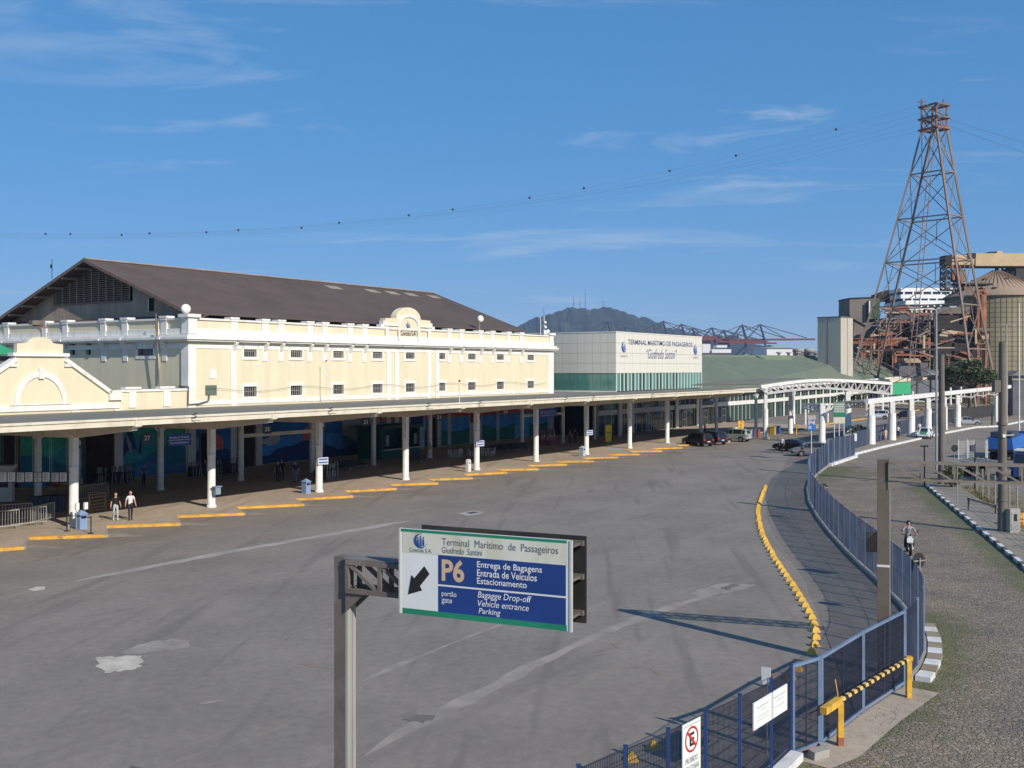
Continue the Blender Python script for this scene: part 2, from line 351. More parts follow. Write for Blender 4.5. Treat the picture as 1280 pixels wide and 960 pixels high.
    jl = ramp(fr.outputs[0], .0, .045, (.55, .55, .55), (0, 0, 0)); jm = ramp(noise(mp.outputs[0], .4, 4, .6), .46, .6, (0, 0, 0), (1, 1, 1)); jl = mix('MULTIPLY', 1.0, jl, jm); col = mix('MIX', jl, col, tuple(x*1.3 for x in c))
    lk.new(col, b.inputs['Base Color'])
    bp = nd.new('ShaderNodeBump'); bp.inputs['Strength'].default_value = .35; bp.inputs['Distance'].default_value = .012
    lk.new(noise(ob, 30, 4, .7), bp.inputs['Height']); lk.new(bp.outputs[0], b.inputs['Normal'])
    return m
M['asphalt'] = asphalt('worn_asphalt', (.245, .211, .176), .8)
M['asphalt_new'] = asphalt('newer_asphalt', (.205, .178, .152), .5, (.22, .19, .16))
M['ground'] = asphalt('outer_asphalt', (.245, .205, .168), .5)
M['paving'] = asphalt('platform_concrete', (.43, .355, .275), .5, (.32, .27, .21))
mb = MB(); mb.poly([(-9000, -600, -.03), (9000, -600, -.03), (9000, 14000, -.03), (-9000, 14000, -.03)])
tag(mb.build('ground', M['ground']), kind='structure')
# the closed line of the blue fence, walked from under the footbridge to the far gate
fence_line = [Vector(p) for p in ((-13.2, 4.0, 0), (1.22, 19.10, 0), (2.19, 20.08, 0), (3.16, 21.05, 0), (4.13, 22.2, 0), (5.09, 23.26, 0), (6.08, 24.4, 0), (6.87, 25.6, 0))]
gate_line = [Vector(p) for p in ((6.87, 25.6, 0), (7.85, 26.4, 0), (9.75, 28.9, 0), (11.85, 31.4, 0))]
curve_pts = [(11.85, 31.4), (12.65, 32.6), (13.6, 34.4), (14.4, 36.4), (15.05, 38.6), (15.7, 41.5), (16.55, 47.3), (17.2, 52.5), (18.4, 60.0), (19.6, 66.5), (21.2, 74), (23.2, 81.5), (25.2, 88), (27.7, 94.2), (31.0, 101.9)]
curve_line = [Vector((x, y, 0)) for x, y in curve_pts]
far_panel = [Vector((31.0, 101.9, 0)), Vector((36.9, 112.0, 0))]
all_line = fence_line+gate_line[1:]+curve_line[1:]+far_panel[1:]
lot = [Vector((-120, 4, 0))]+all_line+[Vector((60, 145, 0)), Vector((75, 230, 0)), Vector((20, 230, 0)), Vector((-120, 60, 0))]
mb = MB(); mb.poly(lot); tag(mb.build('parking_lot_asphalt', M['asphalt']), kind='structure')
# strip of newer asphalt along the inside of the fence
lane_l = [(985, 571), (972, 600), (960, 622), (958, 640), (961, 655), (970, 672), (982, 690), (996, 710), (1008, 728), (1013, 745), (1024, 770), (1030, 790)]
lane = [g(u, v, .004) for u, v in lane_l]+[Vector((9.2, 27.2, .004))]
inner = [p+Vector((-.25, 0, .004)) for p in (gate_line[2:]+curve_line[1:])]
lane += inner+[g(1012, 566, .004)]
mb = MB(); mb.poly(lane); tag(mb.build('newer_asphalt_lane', M['asphalt_new']), kind='structure')
# flat marks in the lot: old concrete patch, joint strips, manholes, worn paint
def strip(name, pts, w, m, z=.006, ragged=.35, parent=None):
    mb = MB(); pts = [Vector((p[0], p[1], z)) for p in pts]; L, Rr = [], []
    fine = []
    for a, b in zip(pts, pts[1:]):
        k = max(2, int((b-a).length/.8)); fine += [a.lerp(b, i/k) for i in range(k)]
    fine.append(pts[-1])
    for i, p in enumerate(fine):
        d = (fine[min(i+1, len(fine)-1)]-fine[max(i-1, 0)]).normalized(); n = Vector((-d.y, d.x, 0)); e = min(1, (i+.4)/3, (len(fine)-i-.6)/3)
        L.append(p+n*w/2*e*(1+random.uniform(-ragged, ragged))); Rr.append(p-n*w/2*e*(1+random.uniform(-ragged, ragged)))
    for i in range(len(fine)-1): mb.poly([L[i], L[i+1], Rr[i+1], Rr[i]])
    return tag(mb.build(name, m, parent), kind='structure')
M['patch_white'] = mat('pale_concrete_patch', (.56, .50, .41), .9, .12, 1.2, bump=.2, dirt=(.30, .27, .23), dscale=1.0, damt=.7)
M['patch_tan'] = mat('tan_worn_concrete', (.33, .285, .235), .9, .2, .8, bump=.2, dirt=(.21, .19, .17), dscale=.7, damt=.9)
M['paint_worn'] = mat('worn_yellow_mark', (.34, .22, .13), .8, .2, 3, dirt=(.15, .14, .13), dscale=2, damt=.9)
M['patch_pale'] = mat('pale_worn_seam', (.38, .345, .30), .9, .15, .8, dirt=(.23, .21, .195), dscale=.5, damt=.9)
strip('worn_joint_strip', [g(*p) for p in ((92, 727), (200, 706), (320, 684), (512, 651))], .75, M['patch_pale'])
strip('worn_joint_strip', [g(*p) for p in ((455, 945), (505, 915), (600, 866), (680, 825), (760, 787), (830, 762), (925, 731))], .5, M['patch_tan'], ragged=.5)
strip('worn_joint_strip', [g(*p) for p in ((440, 858), (520, 822), (640, 775), (700, 752))], .25, M['patch_tan'], ragged=.6)
strip('worn_joint_strip', [g(*p) for p in ((0, 748), (35, 740), (60, 735))], .35, M['patch_tan'], ragged=.6)
def blob(name, pts, m, z=.010):
    P_ = [g(u, v)+Vector((0, 0, z)) for u, v in pts]; Q = []
    for a, b in zip(P_, P_[1:]+P_[:1]):
        for i in range(5): q = a.lerp(b, i/5); Q.append(q+Vector((random.uniform(-.07, .07), random.uniform(-.12, .12), 0)) if i else q)
    mb = MB(); mb.poly(Q); return tag(mb.build(name, m), kind='structure')
blob('concrete_patch', [(117, 823), (125, 821.5), (150, 821), (178, 820), (176, 826), (177, 832), (170, 837), (150, 840), (130, 841), (124, 835)], M['patch_white'])
blob('worn_patch', [(147, 818), (170, 808), (195, 801), (220, 799), (238, 802), (236, 809), (215, 813), (180, 817)], M['patch_tan'], .008)
blob('worn_patch', [(34, 737), (44, 734), (58, 733.5), (56, 737), (45, 739)], M['patch_white'])
blob('worn_patch', [(862, 742), (890, 732), (905, 729), (945, 731), (930, 737), (900, 742), (880, 748)], M['patch_tan'], .008)
blob('worn_patch', [(900, 735), (918, 730), (926, 732), (908, 738)], M['concrete_dark'], .012)
blob('drain_cover', [(503, 900), (520, 893), (545, 896), (530, 905)], M['concrete_dark'], .012)
blob('drain_frame', [(572, 642), (590, 638.5), (606, 639.5), (600, 643), (585, 645)], M['patch_pale'], .008)
blob('drain_cover', [(583, 641), (592, 639.8), (598, 640.6), (588, 642.5)], M['black_matt'], .012)
for u, v, du, dv in ((762, 803, 12, 8), (811, 836, 16, 8), (886, 868, 27, 6), (372, 830, 40, 6), (810, 622, 22, -2)):
    strip('worn_paint_dash', [g(u, v), g(u+du, v+dv)], .16, M['paint_worn'], .008)
for i, (u, v) in enumerate(((735, 820), (560, 700), (250, 880), (790, 650), (820, 838))):
    strip('worn_patch', [g(u, v), g(u+45-7*i, v-9+2*i)], .35, M['patch_tan'], .007, .7)
# ------------------------------------------------------------------ bus platform with saw-tooth kerb
teeth = [((-64, 690), (29.6, 683.4)), ((33.8, 671.6), (132.8, 668.4)), ((130.9, 657.2), (224, 654)), ((219.4, 644.6), (304.6, 641.3)), ((293.8, 633.8), (379, 630)), ((367.3, 623.4), (440.4, 619.7)),
         ((429.7, 613.5), (494.7, 610.2)), ((485.3, 605.4), (547, 603.5)), ((534, 598.8), (589.8, 597)), ((578, 592.8), (633.4, 590)), ((618.4, 586.8), (672.8, 585.7)), ((657.8, 581.6), (708, 580)),
         ((691, 576.6), (741.5, 576)), ((726.5, 572.3), (772, 571)), ((757, 568), (799, 567.4)), ((785, 563.8), (827, 563.3)), ((813, 560.3), (852, 559.3)), ((846, 556.2), (880, 555.4)), ((874, 553.3), (911, 552))]
PZ = .15
edge = []
for a, b in teeth: edge += [g(*a, PZ), g(*b, PZ)]
plat = edge+[F(142, 55, PZ), F(172, 50, PZ), F(172, 90, PZ), F(20, 90, PZ), Vector((-60, 40, PZ))]
mb = MB(); mb.ext([p-Vector((0, 0, PZ+.02)) for p in plat], (0, 0, PZ+.02)); platform = tag(mb.build('platform', M['paving']), kind='structure')
for i, (a, b) in enumerate(teeth):
    a, b = g(*a, PZ), g(*b, PZ); d = (b-a).normalized(); n = Vector((-d.y, d.x, 0))
    mb = MB(); q0 = a-n*.03; q1 = b-n*.03
    mb.ext([q0-Vector((0, 0, PZ)), q0+n*.24-Vector((0, 0, PZ)), q1+n*.24-Vector((0, 0, PZ)), q1-Vector((0, 0, PZ))], (0, 0, PZ+.012))
    o = mb.build('kerb', M['yellow_kerb'], platform)
    if i+1 < len(teeth):
        c = g(*teeth[i+1][0], PZ); mb = MB(); e = (c-b).normalized(); m2 = Vector((-e.y, e.x, 0))
        mb.ext([b-m2*.1-Vector((0, 0, PZ)), b+m2*.03-Vector((0, 0, PZ)), c+m2*.03-Vector((0, 0, PZ)), c-m2*.1-Vector((0, 0, PZ))], (0, 0, PZ+.006))
        mb.build('kerb_return', M['concrete'], platform)
        w = [b+Vector((.12, -.1, -PZ+.008)), b+Vector((2.1, .42, -PZ+.008)), b.lerp(c, .42)+Vector((.5, .2, 0)), b.lerp(c, .35)+Vector((.12, 0, 0))]
        mb = MB(); mb.poly([Vector((p.x, p.y, .008)) for p in w]); tag(mb.build('concrete_wedge', M['patch_tan']), kind='structure')
# ------------------------------------------------------------------ cobbled road
kerb_a, kerb_b = Vector((33.6, 84.5, 0)), Vector((24.6, 50.3, 0)); kd = (kerb_b-kerb_a).normalized()
kerb_near = kerb_a+kd*84
def cobble():
    m = bpy.data.materials.new('cobblestones'); m.use_nodes = True; nt = m.node_tree; nd, lk = nt.nodes, nt.links
    b = nd['Principled BSDF']; b.inputs['Roughness'].default_value = .85; b.inputs['Specular IOR Level'].default_value = .3
    t = nd.new('ShaderNodeTexCoord')
    def vor(f):
        v = nd.new('ShaderNodeTexVoronoi'); v.feature = f; v.inputs['Scale'].default_value = 7.2; v.inputs['Randomness'].default_value = .75; lk.new(t.outputs['Object'], v.inputs['Vector']); return v
    v1, v2 = vor('F1'), vor('DISTANCE_TO_EDGE')
    sp = nd.new('ShaderNodeSeparateColor'); lk.new(v1.outputs['Color'], sp.inputs[0])
    rp = nd.new('ShaderNodeValToRGB'); e = rp.color_ramp.elements; e[0].color = (.20, .172, .138, 1); e[1].color = (.335, .29, .235, 1)
    k = e.new(.55); k.color = (.265, .228, .184, 1); lk.new(sp.outputs[0], rp.inputs[0])
    jr = nd.new('ShaderNodeValToRGB'); jr.color_ramp.elements[0].position = .02; jr.color_ramp.elements[1].position = .13
    lk.new(v2.outputs['Distance'], jr.inputs[0])
    jn = nd.new('ShaderNodeTexNoise'); jn.inputs['Scale'].default_value = .5; jn.inputs['Detail'].default_value = 6; lk.new(t.outputs['Object'], jn.inputs['Vector'])
    jc = nd.new('ShaderNodeValToRGB'); jc.color_ramp.elements[0].color = (.22, .185, .14, 1); jc.color_ramp.elements[1].color = (.14, .122, .09, 1)
    lk.new(jn.outputs[0], jc.inputs[0])
    mx = nd.new('ShaderNodeMixRGB'); lk.new(jr.outputs[0], mx.inputs[0]); lk.new(jc.outputs[0], mx.inputs[1]); lk.new(rp.outputs[0], mx.inputs[2])
    n = nd.new('ShaderNodeTexNoise'); n.inputs['Scale'].default_value = .3; n.inputs['Detail'].default_value = 7; n.inputs['Roughness'].default_value = .65; lk.new(t.outputs['Object'], n.inputs['Vector'])
    nr = nd.new('ShaderNodeValToRGB'); nr.color_ramp.elements[0].position = .3; nr.color_ramp.elements[1].position = .72
    nr.color_ramp.elements[0].color = (.78, .76, .76, 1); nr.color_ramp.elements[1].color = (1.35, 1.22, 1.08, 1); lk.new(n.outputs[0], nr.inputs[0])
    mu = nd.new('ShaderNodeMixRGB'); mu.blend_type = 'MULTIPLY'; mu.inputs[0].default_value = 1; lk.new(mx.outputs[0], mu.inputs[1]); lk.new(nr.outputs[0], mu.inputs[2])
    at_ = nd.new('ShaderNodeAttribute'); at_.attribute_name = 'moss'
    n3 = nd.new('ShaderNodeTexNoise'); n3.inputs['Scale'].default_value = 1.1; n3.inputs['Detail'].default_value = 8; n3.inputs['Roughness'].default_value = .7; lk.new(t.outputs['Object'], n3.inputs['Vector'])
    ad = nd.new('ShaderNodeMath'); ad.operation = 'ADD'; lk.new(at_.outputs['Fac'], ad.inputs[0]); lk.new(n3.outputs[0], ad.inputs[1])
    mr = nd.new('ShaderNodeValToRGB'); mr.color_ramp.elements[0].position = .74; mr.color_ramp.elements[1].position = 1.15; mr.color_ramp.elements[1].color = (.75, .75, .75, 1); lk.new(ad.outputs[0], mr.inputs[0])
    gm = nd.new('ShaderNodeMixRGB'); gm.inputs[2].default_value = (.125, .135, .055, 1); lk.new(mr.outputs[0], gm.inputs[0]); lk.new(mu.outputs[0], gm.inputs[1])
    lk.new(gm.outputs[0], b.inputs['Base Color'])
    bp = nd.new('ShaderNodeBump'); bp.inputs['Strength'].default_value = .8; bp.inputs['Distance'].default_value = .03
    lk.new(jr.outputs[0], bp.inputs['Height']); lk.new(bp.outputs[0], b.inputs['Normal'])
    return m
M['cobble'] = cobble()
def poly_at(line, Y):
    for a, b in zip(line, line[1:]):
        if a.y <= Y <= b.y: k = (Y-a.y)/(b.y-a.y); return a.lerp(b, k)
    return line[0] if Y < line[0].y else line[-1]
mb = MB(); rows, moss = [], []
Ys = [3+i*.9 for i in range(110)]; NX = 22
for Y in Ys:
    l = poly_at(all_line, Y) if Y > 4 else all_line[0]
    rx = kerb_a.x+(Y-kerb_a.y)*(kerb_a.x-kerb_b.x)/(kerb_a.y-kerb_b.y)
    if Y > 84: rx = kerb_a.x+(Y-84)*.75
    rows.append((l.x, rx, Y))
verts = []
for lx, rx, Y in rows:
    for j in range(NX+1):
        x = lx+(rx-lx)*j/NX; verts.append((x, Y, .0)); dl, dr = x-lx, rx-x
        ml = .55*math.exp(-(dl/1.6)**2)*(1 if 26 < Y < 40 or Y > 78 else .4)+.34*math.exp(-(dl/5.5)**2)*(1 if Y < 42 else .35)
        mr_ = .62*math.exp(-(dr/1.9)**2)+.12*math.exp(-(dr/4)**2)
        if Y > 70: mr_ += .12*math.exp(-(dr/4)**2)
        if Y > 92: ml += .5*math.exp(-((x-31)/4)**2)
        moss.append(max(ml, mr_)*.72)
fs = [(i*(NX+1)+j, i*(NX+1)+j+1, (i+1)*(NX+1)+j+1, (i+1)*(NX+1)+j) for i in range(len(rows)-1) for j in range(NX)]
mb.add(verts, fs); road = tag(mb.build('cobbled_road', M['cobble']), kind='structure')
a_ = road.data.attributes.new('moss', 'FLOAT', 'POINT'); a_.data.foreach_set('value', moss)
# grass tufts creeping over the road edge (too many to count)
def tufts(name, spots, h, m, label=None, cat='grass'):
    mb = MB()
    for p, n, sp in spots:
        for i in range(n):
            a = random.uniform(0, 6.28); rr = random.random()**.5*sp; c = Vector((p[0]+math.cos(a)*rr, p[1]+math.sin(a)*rr, p[2] if len(p) > 2 else 0)); hh = h*random.uniform(.4, 1.2)
            b = random.uniform(0, 3.14); w = Vector((math.cos(b), math.sin(b), 0))*hh*.16; le = Vector((random.uniform(-.5, .5), random.uniform(-.5, .5), 1))*hh
            mb.add([c-w, c+w, c+le], [(0, 1, 2)])
    o = mb.build(name, m); return tag(o, label, cat, kind='stuff')
M['grass'] = mat('grass_blades', (.085, .125, .03), .7, .4, 1.5)
sp = []
for i in range(130):
    k = random.random(); p = kerb_a+kd*(k*55); sp.append(((p.x-abs(random.gauss(0, .7)), p.y), 10, .4))
for i in range(80):
    Y = random.uniform(27, 41); l = poly_at(all_line, Y); sp.append(((l.x+.35+abs(random.gauss(0, .8)), Y), 9, .4))
for i in range(90):
    Y = random.uniform(88, 110); l = poly_at(all_line, Y); sp.append(((l.x+.4+abs(random.gauss(0, 1.6)), Y), 9, .5))
tufts('grass', sp, .06, M['grass'], 'short green grass creeping over the edges of the cobbled road', 'grass')
# white-and-bare kerb and the pavement beyond it
pn = Vector((-kd.y, kd.x, 0))
if pn.x < 0: pn = -pn
M['pave'] = mat('pavement_concrete', (.30, .255, .20), .9, .12, .7, bump=.2, dirt=(.20, .17, .13), dscale=.5, damt=.7)
M['kerb_white'] = mat('whitewashed_kerb', (.70, .69, .66), .85, .1, 3, dirt=(.38, .34, .28), dscale=2, damt=.6)
M['kerb_bare'] = mat('bare_kerb_stone', (.13, .115, .10), .9, .2, 2)
mb = MB(); a0 = kerb_a-kd*1.0
mb.ext([a0+pn*.2-Vector((0, 0, .02)), a0+pn*2.5-Vector((0, 0, .02)), kerb_near+pn*2.5-Vector((0, 0, .02)), kerb_near+pn*.2-Vector((0, 0, .02))], (0, 0, .16))
pavement = tag(mb.build('pavement', M['pave']), kind='structure')
k = 0; q = 0.0
while q < 60:
    L = 1.15 if k % 2 == 0 else .95; p = kerb_a+kd*q; e = p+kd*(L-.03); w = random.uniform(-.015, .015)
    mb = MB(); z0, z1 = -.02, .155+random.uniform(0, .02)
    mb.ext([p+pn*w+Vector((0, 0, z0)), p+pn*.22+Vector((0, 0, z0)), e+pn*.22+Vector((0, 0, z0)), e+pn*w+Vector((0, 0, z0))], (0, 0, z1-z0))
    mb.build('kerb_block', M['kerb_white'] if k % 2 == 0 else M['kerb_bare'], pavement); q += L; k += 1
# dirt and grass strip behind the pavement
M['dirt'] = mat('dry_earth', (.24, .18, .11), .95, .2, .6, bump=.3, dirt=(.12, .14, .05), dscale=.5, damt=.9)
mb = MB(); mb.poly([a0+pn*2.5+Vector((0, 0, .05)), a0+pn*6+Vector((0, 0, .05)), kerb_near+pn*6+Vector((0, 0, .05)), kerb_near+pn*2.5+Vector((0, 0, .05))])
tag(mb.build('verge', M['dirt']), kind='structure')
sp = []
for i in range(200):
    p = kerb_a+kd*random.uniform(0, 46)+pn*random.uniform(2.5, 4.6); sp.append(((p.x, p.y, .05), 14, .5))
tufts('grass', sp, .22, mat('dry_grass_blades', (.14, .135, .045), .8, .4, 1), 'rough dry grass along the wire fence beside the pavement', 'grass')
# painted dashes where the cobbles end, and the taxi kerb island
for i in range(9):
    a = g(1084+i*13, 576-i*.75); b = g(1084+i*13+7, 576-i*.75-.4)
    strip('road_dash', [a, b], .18, M['kerb_white'], .008, .1)
isl_f = [g(u, v, .15) for u, v in ((1066, 567.5), (1100, 559), (1143, 549.3), (1176, 541.5), (1220, 533.5), (1247, 532.3), (1290, 524))]
isl_b = [p+Vector((-4.5, 2.8, 0)) for p in reversed(isl_f)]
mb = MB(); mb.ext([p-Vector((0, 0, .17)) for p in isl_f+isl_b], (0, 0, .17)); island = tag(mb.build('taxi_pavement', M['pave']), kind='structure')
for a, b in zip(isl_f, isl_f[1:]):
    n = int((b-a).length/4)+1
    for i in range(n):
        p, q = a.lerp(b, i/n), a.lerp(b, (i+.96)/n); mb = MB(); mb.bar(p+Vector((0, 0, -.06)), q+Vector((0, 0, -.06)), .3, .24); mb.build('kerb_block', M['kerb_white'], island)
# ------------------------------------------------------------------ far hill
hs = [(430, 452), (520, 440), (590, 425), (648, 408), (662, 401), (690, 391), (706, 387), (730, 385), (757, 386), (776, 390), (800, 398), (830, 409), (870, 420), (930, 431), (1010, 441), (1120, 452)]
mb = MB(); NU, NV = 170, 14; vs = []
def hz(u):
    for (a, b), (c, d) in zip(hs, hs[1:]):
        if a <= u <= c: k = (u-a)/(c-a); k = k*k*(3-2*k)*.4+k*.6; return b+(d-b)*k
    return 455
for j in range(NV+1):
    k = j/NV; Y = 3500+k*1700
    prof = math.sin(min(1, k/.5)*math.pi/2)**1.2 if k < .5 else math.cos((k-.5)/.5*math.pi/2)
    for i in range(NU+1):
        u = 430+i/NU*690; z = (CAM_H+(HOR-hz(u))/FPX*4350)*prof
        z += (math.sin(i*.55+j*1.1)*5+math.sin(i*1.7+j*.4)*3.5+random.uniform(-4, 4))*min(1, z/60)
        vs.append(((u-640)/FPX*4350+(k-.5)*60*math.sin(i*.2), Y, max(-1, z)))
mb.add(vs, [(j*(NU+1)+i, j*(NU+1)+i+1, (j+1)*(NU+1)+i+1, (j+1)*(NU+1)+i) for j in range(NV) for i in range(NU)], 0, False)
hill = mb.build('hill', mat('forest_hill', (.034, .042, .026), .95, .6, .02, bump=1.0, bscale=.05), None, 'structure')
mast_m = mat('mast_steel', (.12, .12, .13), .7, .1)
for i, (u, h) in enumerate(((717, 60), (725, 45), (731.5, 85), (754, 40))):
    v0 = hz(u); p = at(u, v0+2, 4350)
    mb = MB(org=p); mb.cyl(p, p+Vector((0, 0, h)), 1.5, .8, 5)
    for kx in (.5, .8): mb.ball(p+Vector((0, 0, h*kx)), 2.2, n=6)
    o = mb.build('radio_mast', mast_m); o.location = p
    tag(o, ['shorter radio mast at the left of the hilltop group', 'shortest mast in the middle of the hilltop group', 'tallest radio mast on the distant hilltop', 'lone low mast right of the hilltop group'][i], 'radio mast', 'radio masts on the distant hill')
# ================================================================== warehouse
S0, T0, S1 = 62.3, 76.3, 125.9
W_CAP, W_COP, W_PAN0, W_BAND0, W_COR0, W_FRZ1, W_FRZ0 = 14.5, 14.18, 13.2, 12.75, 12.05, 11.85, 11.4
wh = fthing('warehouse', 'long cream warehouse with white cornice, barred windows and brown gabled roof', 'building', S0, T0)
OW = (S0, T0, 0)
win_u = [312.5, 370.2, 422.7, 471.6, 512.5, 551, 589.4, 625, 663]; win_s = [sF(u, T0) for u in win_u]
WW, UZ, LZ = 1.6, (10.68, 11.78), (6.86, 7.82)
def wall_open(mb, a0, a1, z0, z1, ops, put):
    xs = sorted({a0, a1, *[o[0] for o in ops], *[o[1] for o in ops]}); zs = sorted({z0, z1, *[o[2] for o in ops], *[o[3] for o in ops]})
    for x0, x1 in zip(xs, xs[1:]):
        run = None
        for c0, c1 in zip(zs, zs[1:]):
            hole = any(o[0] < (x0+x1)/2 < o[1] and o[2] < (c0+c1)/2 < o[3] for o in ops)
            if hole:
                if run: put(x0, x1, run[0], run[1]); run = None
            else: run = (run[0], c1) if run else (c0, c1)
        if run: put(x0, x1, run[0], run[1])
ops = [(s-WW/2, s+WW/2, *UZ) for s in win_s]+[(s-WW/2, s+WW/2, *LZ) for s in win_s]
mb = MB(OW); wall_open(mb, S0, S1, 0, 14.0, ops, lambda x0, x1, c0, c1: mb.box(x0, x1, T0, T0+.5, c0, c1)); mb.build('front_wall', M['cream'], wh)
def tG(u, s=S0): k = (u-640)/FPX; return s*(D.x+N.x*k)/(D.y-D.x*0+D.x*k) if False else s*(.5517-.8340*k)/(.8340+.5517*k)
gop = [(tG(192)+.0, tG(172.5), 10.75, 11.85), (tG(94), tG(87.5), 10.9, 12.0), (tG(114), tG(107.5), 10.9, 12.0)]
gop = [(min(a, b), max(a, b), c, d) for a, b, c, d in gop]
mb = MB(OW); wall_open(mb, T0+.5, 116, 0, 14.0, gop, lambda y0, y1, c0, c1: mb.box(S0, S0+.5, y0, y1, c0, c1)); mb.build('gable_side_wall', M['cream'], wh)
mb = MB(OW); mb.box(S1-.5, S1, T0+.5, 116, 0, 14.0); mb.build('end_wall', M['cream'], wh)
# windows: surround, pane and bars share one mesh per row
fw = .30
PANES = [M['pane'], glass('grey_pane', (.12, .125, .12), .2), glass('blind_pane', (.26, .24, .20), .4), M['pane']]
def win_meshes(h):
    a = MB(); w = WW/2
    a.box(-w-fw, -w, -.06, .2, -fw, h+fw); a.box(w, w+fw, -.06, .2, -fw, h+fw); a.box(-w, w, -.06, .2, h, h+fw); a.box(-w-.02, w+.02, -.1, .2, -fw, 0)
    p = MB(); p.box(-w, w, .28, .32, 0, h)
    bset = MB()
    for i in range(6): x = -w+WW*(i+.5)/6; bset.box(x-.035, x+.035, .1, .14, 0, h)
    bset.box(-w, w, .105, .135, h*.5-.03, h*.5+.03)
    return a.mesh('window', M['white']), [p.mesh('pane', m_) for m_ in PANES], bset.mesh('window_bars', M['bars'])
um, lm = win_meshes(UZ[1]-UZ[0]), win_meshes(LZ[1]-LZ[0])
for ms, z0 in ((um, UZ[0]), (lm, LZ[0])):
    for s in win_s:
        o = link('window', ms[0], wh, (s-S0, 0, z0)); link('pane', ms[1][random.randrange(4)], o); link('window_bars', ms[2], o)
for (a, b, c, d), big in zip(gop, (1, 0, 0)):
    mb = MB(OW)
    if big:
        for y0, y1, z0, z1 in ((a-.3, a, c-.3, d+.3), (b, b+.3, c-.3, d+.3), (a, b, d, d+.3), (a, b, c-.3, c)): mb.box(S0-.06, S0+.2, y0, y1, z0, z1)
    else:
        mb.box(S0-.03, S0+.1, a-.08, a, c-.08, d+.08); mb.box(S0-.03, S0+.1, b, b+.08, c-.08, d+.08); mb.box(S0-.03, S0+.1, a, b, c-.08, c)
    o = mb.build('window', M['white'] if big else M['cream'], wh)
    mb = MB(OW); mb.box(S0+.28, S0+.32, a, b, c, d); mb.build('pane', M['pane'], o)
    if big:
        mb = MB(OW)
        for i in range(6): y = a+(b-a)*(i+.5)/6; mb.box(S0+.1, S0+.14, y-.03, y+.03, c, d)
        mb.build('window_bars', M['bars'], o)
# cornice: stepped mouldings along the front and round the gable side
steps = [(0, .06, W_FRZ0, W_FRZ1), (0, .55, W_COR0, W_COR0+.16), (0, .72, W_COR0+.162, W_COR0+.38), (0, .5, W_COR0+.382, W_COR0+.6), (0, .10, W_COR0+.602, W_PAN0)]
for nm, sel in (('frieze', steps[:1]), ('cornice', steps[1:4]), ('parapet_band', steps[4:])):
    mb = MB(OW)
    for _, pr, z0, z1 in sel:
        mb.box(S0-pr, S1+pr*.5, T0-pr, T0, z0, z1); mb.box(S0-pr, S0, T0, 116, z0, z1)
    mb.build(nm, M['white'], wh)
mb = MB(OW); mb.box(S0-.16, S1+.1, T0-.16, T0+.6, 14.0, W_COP); mb.box(S0-.16, S0+.6, T0+.6, 116, 14.0, W_COP); mb.build('coping', M['white'], wh)
post_u = [291.9, 330.7, 350.6, 386.6, 405.3, 437, 455, 561, 576, 599.7, 614.7, 635, 651]
post_s = [sF(u, T0) for u in post_u]
pm = MB(); pm.box(-.42, .42, -.14, .02, 12.7, 14.0); pm.box(-.42, .42, -.22, .62, 14.0, 14.2); pm.box(-.54, .54, -.26, .68, 14.2, 14.4)
pm = pm.mesh('parapet_post', M['white'])
br = MB(); br.ext([(-.16, 0, 11.2), (-.16, -.18, 11.3), (-.16, -.55, 11.95), (-.16, -.55, 12.05), (-.16, 0, 12.05)], (.32, 0, 0)); br.box(-.2, .2, -.80, -.5, 12.22, 12.44)
br = br.mesh('bracket', M['white'])
pl = MB(); pl.box(-.33, .33, -.07, 0, 10.25, 11.4); pl = pl.mesh('pilaster', M['white'])
for i, s in enumerate(post_s):
    link('parapet_post', pm, wh, (s-S0, 0, 0)); link('bracket', br, wh, (s-S0, 0, 0))
    if i: link('pilaster', pl, wh, (s-S0, 0, 0))
post_t = [tG(u) for u in (9, 56, 82.5, 130, 157, 206)]
for t in post_t:
    for nm, me in (('parapet_post', pm), ('bracket', br), ('pilaster', pl)): link(nm, me, wh, (0, t-T0, 0), R(-90))
def pil(s0, s1, z0=0, z1=W_FRZ0, d=.1):
    mb = MB(OW); mb.box(s0, s1, T0-d, T0, z0, z1); mb.build('pilaster', M['white'], wh)
for u in (291.5, 485.5, 495.5, 536, 546): s = sF(u, T0); pil(s-.35, s+.35)
for u in (686,): s = sF(u, T0); pil(s-.3, S1, z1=12.0)
mb = MB(OW); mb.box(S0-.12, S0+.75, T0-.12, T0, 0, W_FRZ0); mb.box(S0-.12, S0, T0, T0+.85, 0, W_FRZ0); mb.build('corner_pilaster', M['white'], wh)
for c in ((S0+.3, T0), (sF(686, T0)+.4, T0)):
    mb = MB(OW); x, y = c; mb.box(x-.5, x+.5, y-.24, y+.7, 12.72, 14.2); mb.box(x-.75, x+.75, y-.45, y+.9, 14.2, 14.5); mb.build('corner_post', M['white'], wh)
mb = MB(OW); mb.box(S0, S1, T0-.07, T0, 6.2, 6.62); mb.build('base_band', M['white'], wh)
for u, v0, v1, w, nm, m in ((263.5, 481.5, 494, 1.3, 'vent_panel', M['navy_panel']), (266, 462, 473, .8, 'wall_plaque', M['white'])):
    s = sF(u, T0); mb = MB(OW); mb.box(s-w/2, s+w/2, T0-.06, T0, zF(u, v1, T0), zF(u, v0, T0)); mb.build(nm, m if nm != 'vent_panel' else mat('grey_green_vent', (.12, .16, .12), .7), wh)
for s in win_s[:-1]:
    for k in (-.55, .85):
        mb = MB(OW); mb.box(s+k-.09, s+k+.09, T0-.05, T0, 9.75, 9.98); mb.build('wall_boss', M['white'], wh)
